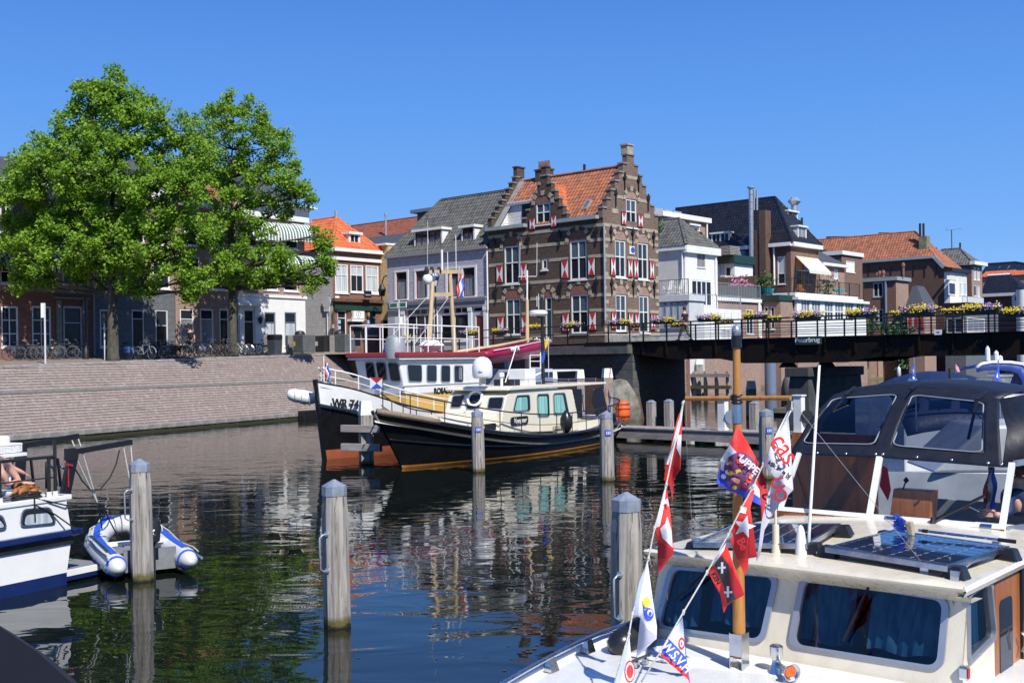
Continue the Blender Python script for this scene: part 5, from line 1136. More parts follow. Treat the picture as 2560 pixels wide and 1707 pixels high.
railing(R,t,0,R.u(4,1890,960),.3,ztr,1.55,.3,posts=2.6);railing(L,t,L.u(4,1000,960,1),0,.35,ztr,1.55,.3,posts=2.4)
def small(*a):o=thing(*a);o.scale=(.5,)*3;return o
def at4(x,y,yo):u,z=R.at(4,x,y,yo);return loc_(gl.t,R.M,u,yo,ztr)
for k,x in enumerate((1350,1385)):
 p=at4(x,960,1.5);f=small('garden_chair',['brown garden chair under the cream awning','second brown garden chair right of the first under the awning'][k],'chair',p,A1+k)
 mb=MB();mb.box(-.5,.5,-.45,.45,.9,1.0);mb.build('seat',M['varnish'],f);mb=MB();mb.box(-.5,.5,.4,.5,1.0,2.1);mb.build('backrest',M['varnish'],f)
 for sx in(-.45,.45):
  for sy in(-.4,.4):mb=MB();mb.box(sx-.04,sx+.04,sy-.04,sy+.04,0,.9);mb.build('leg',M['varnish'],f)
M['turq']=mat('turquoise',(.02,.42,.50),.6)
p=at4(1690,930,1.2);f=small('garden_table','round table with turquoise cloth on the roof terrace','table',p);mb=MB();mb.lathe([(1.1,1.0),(1.15,1.55),(1.1,1.6),(.02,1.61)],n=16);mb.build('cloth',M['turq'],f);mb=MB();mb.cyl(0,0,0,1.1,.12);mb.build('leg',M['white'],f)
for k,x in enumerate((1650,1755)):
 p=at4(x,960,1.4);f=small('garden_chair',['white garden chair left of the turquoise table','white garden chair right of the turquoise table'][k],'chair',p,A1+2)
 mb=MB();mb.box(-.4,.4,-.4,.4,.9,1.0);mb.build('seat',M['white'],f);mb=MB();mb.box(-.4,.4,.35,.42,1.0,2.0);mb.build('backrest',M['white'],f)
 for sx in(-.38,.38):
  for sy in(-.38,.38):mb=MB();mb.box(sx-.03,sx+.03,sy-.03,sy+.03,0,.9);mb.build('leg',M['white'],f)
for i,(x,y,w_)in enumerate(((1020,965,1.3),(1078,965,1.7))):
 u,z=L.at(4,x,y,.6);p=loc_(gl.t,Matrix.Identity(4),u,.6,ztr);f=thing('planter',['turquoise planter at the left end of the roof terrace','wider turquoise planter with leafy bush on the roof terrace'][i],'planter',p,A1);mb=MB();mb.hexa([(-w_*.4,-.2,0),(w_*.4,-.2,0),(w_*.4,.2,0),(-w_*.4,.2,0)],[(-w_*.45,-.25,.6),(w_*.45,-.25,.6),(w_*.45,.25,.6),(-w_*.45,.25,.6)]);mb.build('box',M['turq'],f);mb=MB();mb.box(-w_*.42,w_*.42,-.22,.22,.603,.63);mb.build('soil',M['bark'],f)
 bush('terrace_bush',['loose green bush in the left turquoise planter','tall leafy green bush in the wider turquoise planter'][i],'bush',(p[0],p[1],p[2]+.6),(.55+.35*i),'bushgreen',300,.16,1.1,seed=5+i)
bush('terrace_bush','dark leafy plants in pots beside the awning on the terrace','bush',at4(1590,960,1.0),1.1,'bushgreen',300,.16,1.1,seed=9)
g4=Bld('slate_roof_house','low house with slate lean-to roof right of the cream awning',4,1530,800,131);t,R=g4.t,g4.R;WR=R.u(4,1742,800);ze=R.z(4,1600,765)
facade(R,t,0,WR,1,ze,'brick_pink',[(4,1655,795,1688,880,dict(CW,cols=1,gm=('lacew',)))],body=5);a=R.at(4,1525,590,3.2);mb=R.mb();mb.face([(0,-.3,ze+.3),(WR,-.3,ze+.3),(WR*.35,3.2,a[1]),(0,3.2,a[1])]);mb.box(0,WR*.35,3.2,5,ze,a[1]);mb.build('roof',M['slategrey'],t);mb=R.mb();mb.box(0,WR+.2,-.5,.02,ze-.05,ze+.28);mb.build('white_eave',M['white'],t)
g5=Bld('flat_brick_house','brown brick house with flat white edged roof and white shuttered window',5,388,500,142);t,L,R=g5.t,g5.L,g5.R;WR=R.u(5,582,500);zt_=R.z(5,388,360);xl=L.u(5,290,450)
facade(R,t,0,WR,1,zt_,'brick_right2',[(5,430,415,512,530,dict(CW,gm=('white',),fm='white'))],body=6);mb=R.mb();mb.box(-.2,WR,-.25,6,zt_-.003,zt_+.5);mb.build('roof_edge',M['white'],t)
roof(t,[[(xl,-.3,zt_-4),(-.1,-.3,zt_-4),(-.1,2.5,zt_-.3),(xl,2.5,zt_-.3)]],'red_tile',**TB);mb=MB();mb.box(xl,-.15,0,5,1,zt_-4.1);mb.build('low_wall',M['brick_brown'],t)
mb=L.mb();mb.box(-4.0,-2.6,0,1,zt_-.5,zt_+.9);mb.cyl(-3.6,.5,zt_+.9,zt_+1.5,.14,8);mb.cyl(-3,.5,zt_+.9,zt_+1.8,.12,8);mb.build('chimney',M['iron'],t)
g6=Bld('orange_roof_warehouse','long dark brick building with mottled orange tile roof and tall chimney',5,1345,700,158);t,L,R=g6.t,g6.L,g6.R
xl=L.u(5,40,500)-3;a1=L.at(5,1252,378);ze1=a1[1];xe=a1[0];ze2=L.z(5,1345,482);WR=R.u(5,1480,600);ap=L.at(5,1070,145,WR/2)
mb=MB();mb.prism([(xl,0),(0,0),(0,ze2),(xe,ze1),(xl,ze1)],0,.3);mb.box(xl,-.01,.3,WR,0,ze2-.2);mb.build('wall',M['brick_brown'],t)
PA_=(ap[0],WR/2,ap[1])
roof(t,[[(xl,-.3,ze1+.1),(xe,-.3,ze1+.1),PA_,(xl,WR/2,ap[1])],[(.3,-.1,ze2+.1),(.3,WR+.3,ze2+.1),PA_,(xe,-.25,ze1+.15)],[(.3,WR,ze2),(xl,WR,ze1),(xl,WR/2,ap[1]),PA_]],'orange_tile',ridges=[((xl,WR/2,ap[1]),PA_),(PA_,(.3,WR+.3,ze2+.1))],cap=.15,tu=.42,tv=.5)
mb=L.mb();mb.box(xl,xe,-.5,.0,ze1-.25,ze1+.12);mb.build('gutter',M['lead'],t);mb=MB();mb.bar((xe,-.2,ze1),(.1,-.2,ze2),.2,.5);mb.build('barge_board',M['lead'],t)
r=L.rect(5,1108,190,1183,372,.5);mb=L.mb();mb.box(r[0],r[1],.5,1.8,ze1-.3,r[3]);ch_=mb.build('chimney',mat('mossy chimney brick',(.22,.20,.12),.9,var=.4,scale=1.5),t)
for x in(1120,1152):u,z=L.at(5,x,70,1.1);mb=L.mb();mb.cyl(u,1.1,r[3],z,.16,10);mb.build('chimney_pipe',M['iron'],ch_,smooth='auto')
for k in range(7):u,z=L.at(5,640+k*105,500+6*(k%3));mb=L.mb();mb.box(u-.05,u+.05,-.08,.0,z-.9,z+.6);mb.build('wall_anchor',M['iron'],t)
skylight(L,t,5,828,340,872,368,ze1,ap[1],0,WR/2)
by=R.rect(5,1350,510,1560,822,-.8);mb=R.mb();mb.box(.05,by[1],-.8,-.01,by[2],by[3]);bay=mb.build('bay',M['white'],t)
for q,kw in(((1385,615,1450,742),dict(cols=1,gm=('glass',))),((1482,620,1510,745),dict(cols=1,gm=('lacew',))),((1520,620,1552,745),dict(cols=1,gm=('lacew',)))):window(R,t,R.rect(5,*q,-.85),fm='white',hz=(),fw=.15,yo=-.9,sill=None,**kw)
for q in((1372,555,1460,603),(1482,560,1508,612),(1520,562,1552,614)):pbox(R,t,'cream_panel','cream',5,*q,-.85,-.8)
mb=R.mb();mb.box(-.3,by[1]+.6,-1.3,0,by[3]+.003,by[3]+.5);mb.build('bay_roof',M['iron'],t)
z0=R.z(5,1450,822,-2.5);mb=R.mb();mb.box(0,R.u(5,1712,800,-2.5),-2.5,-.81,z0-.3,z0);mb.build('balcony_slab',M['white'],t);railing(R,t,.1,R.u(5,1560,800,-2.45),-2.45,z0,1.2,.3,mt='zinc',posts=3)
r=R.rect(5,1562,752,1712,820,-2.4);mb=R.mb();mb.box(r[0],r[1],-2.45,-2.38,z0,r[3]);mb.build('balcony_screen',M['pvc'],t)
g7=Bld('brick_annex','flat roofed brown brick annex with grey framed window and chimney breast',5,897,800,150);t,L,R=g7.t,g7.L,g7.R;xl=L.u(5,598,800);WR=R.u(5,1014,800);zt_=L.z(5,897,600)
AW=dict(fm='pvc',cols=2,hz=(),fw=.16,mull=.14,gm=('glass',),sill='zinc');facade(L,t,xl,0,0,zt_,'brick_right2',[(5,680,622,778,755,AW),(5,688,872,780,1002,AW)]);facade(R,t,0,WR,0,zt_,'brick_pink',[]);mb=MB();mb.box(xl,-.2,.2,WR-.1,0,zt_-.1);mb.build('core',M['brick_red'],t)
mb=MB();mb.box(L.u(5,470,600),.3,-.3,WR+.3,zt_+.003,zt_+.5);mb.build('roof_edge',M['lead'],t);pipe(L,t,5,797,590,1110,mt='bluegrey',r=.18)
for x,y in((722,560),(745,545),(778,540),(965,470)):u,z=L.at(5,x,575,1.5);z1=L.z(5,x,y,1.5);mb=L.mb();mb.lathe([(.16,0),(.16,z1-zt_-.6),(.26,z1-zt_-.5),(.26,z1-zt_-.2),(.12,z1-zt_)],(u,1.5,zt_+.5),10);mb.build('chimney_pot',M['brick_red'],t,smooth='auto')
g8=Bld('grey_roof_house','narrow tall house with mottled grey tile roof behind the white bay',5,1602,600,172);t,L,R=g8.t,g8.L,g8.R;xl=L.u(5,1270,500);WR=R.u(5,1700,600);ze=L.z(5,1602,452)
facade(R,t,0,WR,0,ze,'brick_pink',[(5,1622,478,1645,600,dict(CW,cols=1,gm=('lacew',),fw=.14)),(5,1654,480,1678,602,dict(CW,cols=1,gm=('lacew',),fw=.14)),(5,1622,645,1648,750,dict(CW,cols=1)),(5,1655,650,1680,755,dict(CW,cols=1,gm=('lacew',)))]);facade(L,t,xl,0,0,ze,'brick_right2',[]);mb=MB();mb.box(xl,-.2,.2,WR,0,ze-.1);mb.build('core',M['brick_right2'],t)
a=L.at(5,1495,303,WR/2);roof(t,[[(xl,-.4,ze),(.5,-.4,ze),(a[0],WR/2,a[1]),(xl,WR/2,a[1])],[(.5,-.4,ze+.05),(.5,WR+.4,ze+.05),(a[0],WR/2,a[1])]],'grey_tile2',ridges=[((xl,WR/2,a[1]),(a[0],WR/2,a[1])),((.5,-.4,ze),(a[0],WR/2,a[1]))],cap=.18,tu=.42,tv=.5)
mb=R.mb();mb.box(-.5,WR+.6,-.7,.1,ze-.05,ze+.5);mb.build('white_eave',M['white'],t);mb=MB();mb.cyl(a[0],WR/2,a[1],a[1]+.9,.15,8);mb.build('vent_pipe',M['iron'],t)
u,z0=L.at(5,1417,300,WR/2);z1=L.z(5,1410,130,WR/2);p=loc_(t,Matrix.Identity(4),u,WR/2,a[1]-.3);f=thing('television_antenna','thin television antenna on a mast above the grey tiled roof','antenna',p,A1);H_=z1-a[1]+.3
mb=MB();mb.cyl(0,0,0,H_,.07,6);mb.build('mast',M['iron'],f);mb=MB();mb.tube([(-.9,0,H_),(1.6,0,H_+.05)],.03,6)
for k in range(8):mb.tube([(-.7+k*.3,-.25,H_),(-.7+k*.3,.25,H_)],.02,5)
mb.tube([(-.9,0,H_),(-.6,0,H_+.35)],.025,5);mb.tube([(-.9,0,H_),(-.6,0,H_-.35)],.025,5);mb.build('boom',M['lead'],f)
g9=Bld('black_tiled_house','low brown brick house with black tiled roof at the right edge',5,2075,700,182);t,L,R=g9.t,g9.L,g9.R;xl=L.u(5,1690,700);ze=L.z(5,2060,712);zr=L.z(5,1900,548,3.5)
mb=MB();mb.box(xl,0,0,7,0,ze);mb.build('wall',M['brick_brown'],t);roof(t,[[(xl,-.3,ze),(.3,-.3,ze),(-3,3.5,zr),(xl,3.5,zr)],[(.3,-.3,ze),(.3,7,ze),(-3,3.5,zr)]],'black_tile',ridges=[((xl,3.5,zr),(-3,3.5,zr))],capmat='white',cap=.2,tu=.42,tv=.5);mb=L.mb();mb.box(xl,.2,-.6,0,ze-.5,ze);mb.build('gutter',M['pvc'],t)
pbox(L,t,'white_end_wall','white',5,1976,720,2070,880,-.4,-.003);window(L,t,L.rect(5,1995,740,2045,800,-.42),fm='white',cols=1,hz=(),fw=.2,yo=-.5,sill=None)
mb=L.mb();u=L.u(5,2085,700,-1);mb.cyl(u,-1,0,L.z(5,2085,690,-1),1.1,16);mb.build('round_column',M['white'],t,smooth='auto')
g10=Bld('far_orange_roof_house','far house showing only a strip of orange roof over the black tiles',5,2085,600,200);t,L=g10.t,g10.L;xl=L.u(5,1690,600);ze=L.z(5,1970,556);zr=L.z(5,1900,508,3);mb=MB();mb.box(xl,4,0,6,0,ze);mb.build('wall',M['brick_pink'],t);roof(t,[[(xl,-.3,ze),(6,-.3,ze),(-3,3,zr),(xl,3,zr)]],'orange_tile2',tu=.5,tv=.55)
g11=Bld('far_black_roof_house','farthest house with dark roof and two skylights above the orange strip',5,2120,600,225);t,L=g11.t,g11.L;xl=L.u(5,1690,600);ze=L.z(5,1900,530);zr=L.z(5,2010,433,4);xr=L.u(5,2012,433,4);mb=MB();mb.box(xl,6,0,8,0,ze);mb.build('wall',M['brick_brown'],t);roof(t,[[(xl,-.3,ze),(6,-.3,ze),(xr,4,zr),(xl,4,zr)]],'black_tile',ridges=[((xl,4,zr),(xr,4,zr)),((xr,4,zr),(6,-.3,ze))],cap=.25,tu=.5,tv=.6)
for q in((1840,470,1880,510),(1925,465,1968,508)):skylight(L,t,5,*q,ze,zr,0,4,fm='iron')
gd=Bld('dark_ground_floor','dark low building with flat roof below the white bay, behind the bridge',5,1545,1000,148);t,L,R=gd.t,gd.L,gd.R;xl=L.u(5,1352,950);WR=R.u(5,1850,950);zt_=L.z(5,1545,838)
mb=MB();mb.box(xl,0,0,WR,0,zt_);mb.build('wall',M['dark_plaster'],t);mb=MB();mb.box(xl-.3,.5,-.5,WR+.4,zt_+.003,zt_+.45);mb.build('flat_roof',M['iron'],t);window(L,t,L.rect(5,1370,960,1530,1090,-.02),fm='pvc',cols=2,hz=(),fw=.12,yo=-.1,gm=('glass',),sill=None)
window(R,t,R.rect(5,1555,945,1720,1095,-.02),fm='cream',cols=3,hz=(),fw=.2,yo=-.1,gm=('lace',),sill=None)
gs=Bld('red_shutter_shed','small brick shed with red and white striped shutters seen through the railing',5,1160,1000,146,cat='shed');t,L=gs.t,gs.L;xl=L.u(5,1012,1000);zt_=L.z(5,1160,855);mb=MB();mb.box(xl,0,0,4,0,zt_);mb.build('wall',M['brick_pink'],t);mb=MB();mb.hexa([(xl-.3,-.4,zt_),(.3,-.4,zt_),(.3,4,zt_),(xl-.3,4,zt_)],[(xl,1.5,zt_+3),(-1.5,1.5,zt_+3),(-1.5,4,zt_+3),(xl,4,zt_+3)]);mb.build('roof',M['slategrey'],t)
for x in(1018,1075,1128):pbox(L,t,'red_shutter','red',5,x,945,x+24,1048,-.1,-.003);pbox(L,t,'window_pane','lacew',5,x+26,950,x+48,1045,-.05,-.002)
pts=[GP(0,1640,1008),GP(0,1694,992),GP(0,1809,979),GP(0,1955,966),GP(5,590,1530),GP(5,800,1523),GP(5,1050,1505),GP(5,1380,1480),GP(5,1780,1462),GP(5,2120,1452),GP(5,2600,1440)]
wm=['brick_pink','brick_pink','brick_pink','greystone','mosswall','brick_pink2','brick_pink','greystone','concrete','brick_right2','brick_pink']
M['mosswall']=brick('mossy old brick',(.20,.16,.09),(.28,.22,.14),(.22,.19,.13),.4,.13,.02,stain=.6);M['brick_pink2']=brick('weathered pink brick',(.26,.14,.11),(.34,.20,.16),(.32,.27,.23),.3,.1,.015,stain=.6)
cw=bpy.data.objects.new('canal_wall',None);COL.objects.link(cw);props(cw,kind='structure')
for i,(a,b)in enumerate(zip(pts,pts[1:])):
 d=(b-a).normalized();L_=(b-a).length;n=3 if i>=3 else 1
 for k in range(n):
  p=a+d*(L_*k/n);w_=bpy.data.objects.new('wall_section',None)
  mb=MB();mb.box(0,L_/n-.05,(.15 if(i+k)%2 else 0),1.2,-1,4.0);o=mb.build('wall_section',M[wm[(i+k)%len(wm)]],cw);o.location=p;o.rotation_euler=(0,0,math.atan2(d.y,d.x));mb=MB();mb.box(-.05,L_/n,-.05,.3,-.3,.35);q=mb.build('mossy_footing',M['mosswall'],cw);q.location=p;q.rotation_euler=o.rotation_euler
mb=MB();I=[(p.x,p.y,3.9)for p in pts];O=[(p.x+300*.5,p.y+500,3.9)for p in pts];O[0]=(14,600,3.9)
mb.grid([[a,b]for a,b in zip(I,O)]);props(mb.build('far_ground',M['pave']),kind='structure')
for x0,y0 in((330,1330),):
 pass
bush('ivy_bush','green climbing bush on the brick wall behind the bridge railing','bush',tuple(PT(5,660,1100,146)),1.2,'bushgreen',350,.2,1.0,seed=21)
bush('ivy_bush','small green bush behind the bridge railing under the lower annex window','bush',tuple(PT(5,810,1110,146)),.9,'bushgreen',300,.2,1.0,seed=22)
bush('wall_plant','yellow green hanging plant on the far canal wall','plant',tuple(PT(5,945,1440,140)),1.7,'bushgreen',500,.25,2.2,seed=23)
bush('wall_plant','narrow bright green plant on the grey part of the far canal wall','plant',tuple(PT(5,1200,1400,150)),.9,'bushgreen',300,.22,2.4,seed=24)
# ================================================================ TREES
def leafmat():
 m,nt,b=newmat('plane tree leaf');out=nt.nodes['Material Output']
 g=N(nt,'ShaderNodeNewGeometry');cr=N(nt,'ShaderNodeValToRGB');nt.links.new(g.outputs['Random Per Island'],cr.inputs[0])
 cr.color_ramp.elements[0].color=(.12,.26,.02,1);cr.color_ramp.elements[1].color=(.34,.50,.06,1);e=cr.color_ramp.elements.new(.5);e.color=(.225,.39,.035,1)
 nt.links.new(cr.outputs[0],b.inputs['Base Color']);b.inputs['Roughness'].default_value=.5;b.inputs['Specular IOR Level'].default_value=.3
 tr=N(nt,'ShaderNodeBsdfTranslucent');nt.links.new(cr.outputs[0],tr.inputs[0]);mx=N(nt,'ShaderNodeMixShader');mx.inputs[0].default_value=.45
 nt.links.new(b.outputs[0],mx.inputs[1]);nt.links.new(tr.outputs[0],mx.inputs[2]);nt.links.new(mx.outputs[0],out.inputs[0]);return m
M['leaf']=leafmat()
M['treebark']=mat('mottled bark',(.085,.075,.055),.95,var=.6,scale=3.5,bmp=1.0,bs=7,stretch=(2,2,.8))
def tree(name,label,base,blobs,forks,seed,r0=.30,dens=8):
 t=thing(name,label,'tree',tuple(base));rr=random.Random(seed);Yb=base.y;k=1.0884
 cs=[]
 for x,y,r in blobs:
  rm=r*k*Yb/F*(1.04 if dens>9 else.96);p=PT(0,x*k,y*k,Yb)-base;cs.append((Vector((p.x,rr.uniform(-1,1)*rm*.8-.2,p.z)),rm))
 V=[];Fc=[];tips=[]
 for c,rm in cs:
  n=int(rm*rm*dens)+4
  for i in range(n):
   d=Vector((rr.gauss(0,1),rr.gauss(0,1),rr.gauss(0,1))).normalized();q=c+Vector((d.x,d.y*1.15,d.z))*rm*rr.uniform(.5,1.06)
   cr_=rr.uniform(.30,.55);tips.append(q)
   for j in range(int(rr.uniform(60,95))):
    e=Vector((rr.gauss(0,1),rr.gauss(0,1),rr.gauss(0,.7))).normalized()*cr_*rr.random()**.5*Vector((1.15,1.15,.75)).length/1.8
    p=q+e;nn=(Vector((rr.gauss(0,.7),rr.gauss(-.3,.7),rr.gauss(.75,.5)))).normalized();a=nn.orthogonal().normalized();ang=rr.random()*6.28;b=nn.cross(a);u=a*math.cos(ang)+b*math.sin(ang);w_=nn.cross(u);s_=rr.uniform(.06,.12)
    i0=len(V);V+=[p-w_*s_*.1,p+u*s_*.8+w_*s_*.55-nn*s_*.3,p+w_*s_*1.7,p-u*s_*.8+w_*s_*.55-nn*s_*.3]
    Fc+=[(i0,i0+1,i0+2),(i0,i0+2,i0+3)]
 me=bpy.data.meshes.new('crown');me.from_pydata([tuple(v)for v in V],[],Fc);me.materials.append(M['leaf']);o=bpy.data.objects.new('crown',me);COL.objects.link(o);setp(o,t)
 mb=MB();H=forks[-1].z if forks else 6
 tp=[Vector((0,0,-.2)),Vector((0,0,.25))]+forks;rad=[r0*1.7,r0*1.15]+[r0*(1-.82*(i+1)/len(forks))for i in range(len(forks))]
 mb.tube(tp,rad,12);mb.build('trunk',M['treebark'],t,smooth=True)
 mb=MB()
 for c,rm in cs:
  f=min(forks,key=lambda q:(q-c).length+(3 if q.z>c.z-.2 else 0));mid=(f+c)/2+Vector((rr.gauss(0,.25),rr.gauss(0,.25),-.15));L=(c-f).length
  fi=forks.index(f);rb=max(.045,r0*(.55-.42*fi/len(forks)))
  mb.tube([f,mid,c],[rb,rb*.62,.035],7)
  near=[q for q in tips if(q-c).length<rm*1.1];rr.shuffle(near)
  for q in near[:6]:mb.tube([mid+(c-mid)*rr.uniform(.3,1),(c+q)/2+Vector((rr.gauss(0,.1),rr.gauss(0,.1),rr.gauss(0,.1))),q],[.035,.022,.01],5)
 props(mb.build('limbs',M['treebark'],t,smooth=True));return t
def ground_at(x,Y):p=PT(0,x,890,Y);p.z=0;p.z=gz(p);return p
b1=ground_at(283,60.3)
T1B=[(245,205,50),(205,225,42),(290,225,45),(170,290,55),(245,275,75),(305,300,62),(360,280,42),(405,300,40),(130,345,60),(75,395,50),(130,420,75),(215,380,80),(300,385,80),(380,370,75),(445,360,55),(60,450,55),(40,530,52),(115,500,75),(200,480,80),(290,470,85),(370,460,75),(440,445,60),(30,590,45),(90,590,55),(165,570,70),(250,560,75),(330,560,70),(400,550,60),(460,530,50),(205,630,42),(290,630,45),(345,625,38),(410,620,40),(450,640,34),(60,650,26),(100,635,28),(330,665,20),(435,665,22)]
tree('plane_tree','broad bright green plane tree on the quay, the left of the two',b1,T1B,[Vector((0,0,3.6)),Vector((-.05,0,4.8)),Vector((.15,.1,6)),Vector((-.1,0,7.6)),Vector((.2,0,9.4)),Vector((0,.1,11.2))],11,.27,12)
b2=ground_at(583,69.3)
T2B=[(540,245,42),(500,270,40),(590,275,42),(470,300,34),(545,300,55),(610,325,42),(520,350,52),(580,365,52),(640,370,42),(650,330,30),(480,380,45),(540,420,55),(610,430,50),(665,420,42),(700,450,30),(500,450,48),(560,480,50),(630,480,42),(690,440,30),(480,520,45),(530,540,50),(600,545,38),(500,600,48),(560,600,48),(620,600,40),(540,645,38),(600,640,34),(660,600,30),(690,625,30),(735,630,30),(760,605,20),(735,545,22),(750,570,14),(470,640,30),(715,650,22),(648,645,22)]
tree('plane_tree','taller airy plane tree on the quay, the right of the two',b2,T2B,[Vector((0,0,4.2)),Vector((.0,0,5.6)),Vector((-.1,.1,7)),Vector((.1,0,9)),Vector((-.1,0,11)),Vector((.1,.1,12.8))],12,.25,8.5)
# ================================================================ people helper
def skin(name,J,E,mt,parent=None,lvl=2,root=0):
 me=bpy.data.meshes.new(name);me.from_pydata([j[0]for j in J],E,[]);me.materials.append(mt);o=bpy.data.objects.new(name,me);COL.objects.link(o);setp(o,parent)
 md=o.modifiers.new('skin','SKIN');md.use_smooth_shade=True
 lay=me.skin_vertices[0].data if me.skin_vertices else None
 if lay is None:
  bm_layer=None
 for i,j in enumerate(J):
  r=j[1];r=(r,r)if not isinstance(r,tuple)else r;lay[i].radius=r;lay[i].use_root=(i==root)
 sb=o.modifiers.new('sub','SUBSURF');sb.levels=lvl;sb.render_levels=lvl
 return o
def bake(o):
 dg=bpy.context.evaluated_depsgraph_get();me=bpy.data.meshes.new_from_object(o.evaluated_get(dg));o.modifiers.clear();o.data=me;return o
def person(label,loc,rz,shirt,trousers,hair,stride=.35,arm=.3,scale=1.0):
 t=thing('person',label,'person',loc,rz);t.scale=(scale,)*3
 J=[((0,0,.95),(.13,.16)),((0,0,1.15),(.11,.14)),((0,0,1.38),(.11,.17)),((.01,0,1.52),.055),((.03,0,1.60),.06),((.04,0,1.70),(.095,.075)),((0,.17,1.42),.058),((.05,.22,1.15),.045),((arm,.20,.98),.034),((arm+.07,.19,.93),(.02,.04)),((0,-.17,1.42),.058),((-.08,-.22,1.15),.045),((-arm*.4,-.21,.92),.034),((-arm*.4,-.2,.83),(.02,.04)),((0,.09,.88),.09),((stride*.5,.09,.48),.062),((stride*.95,.09,.09),.042),((stride*.95+.16,.09,.04),.038),((0,-.09,.88),.09),((-stride*.2,-.09,.48),.062),((-stride*.9,-.09,.12),.042),((-stride*.9+.15,-.09,.04),.038)]
 E=[(0,1),(1,2),(2,3),(3,4),(4,5),(2,6),(6,7),(7,8),(8,9),(2,10),(10,11),(11,12),(12,13),(0,14),(14,15),(15,16),(16,17),(0,18),(18,19),(19,20),(20,21)]
 skin('body',J,E,M['skin'],t)
 Js=[((0,0,.93),(.145,.175)),((0,0,1.15),(.13,.16)),((0,0,1.40),(.13,.185)),((0,0,1.48),(.07,.09)),((0,.18,1.42),.075),((.03,.21,1.24),.066),((0,-.18,1.42),.075),((-.05,-.215,1.24),.066)]
 skin('shirt',Js,[(0,1),(1,2),(2,3),(2,4),(4,5),(2,6),(6,7)],shirt,t)
 Jt=[((0,0,.96),(.15,.175)),((0,.09,.86),.11),((stride*.5,.09,.48),.085),((stride*.93,.09,.12),.068),((0,-.09,.86),.11),((-stride*.2,-.09,.48),.085),((-stride*.88,-.09,.15),.068)]
 skin('trousers',Jt,[(0,1),(1,2),(2,3),(0,4),(4,5),(5,6)],trousers,t)
 mb=MB();mb.lathe([(.03,.11),(.075,.10),(.10,.05),(.10,-.01),(.085,-.06)][::-1],(.02,0,1.72),12);mb.build('hair',hair,t,smooth=True)
 for s_ in(1,-1):
  mb=MB();x=stride*.95 if s_>0 else-stride*.9;mb.hexa([(x-.08,s_*.09-.05,0),(x+.22,s_*.09-.045,0),(x+.22,s_*.09+.045,0),(x-.08,s_*.09+.05,0)],[(x-.07,s_*.09-.045,.10),(x+.16,s_*.09-.035,.06),(x+.16,s_*.09+.035,.06),(x-.07,s_*.09+.045,.10)]);mb.build('shoe',M['black'],t,bev=.01)
 return t
M['tee']=mat('black cotton',(.012,.012,.014),.9,var=.3);M['grey_trousers']=mat('grey trousers',(.10,.095,.09),.9,var=.3);M['hairbrown']=mat('brown hair',(.05,.03,.018),.7)
u,z=br_f.at(4,385,1395,1.6);p=BP(u,1.6)
person('person in black T-shirt and grey trousers walking left across the bridge',(p.x,p.y,DECK+.05),BA+math.pi,M['tee'],M['grey_trousers'],M['hairbrown'],.38,.22,1.0)
p=ground_at(477,68.6);person('person in dark clothes standing among the parked bicycles',tuple(p),2.2,M['tee'],M['grey_trousers'],M['hairbrown'],.12,.3)
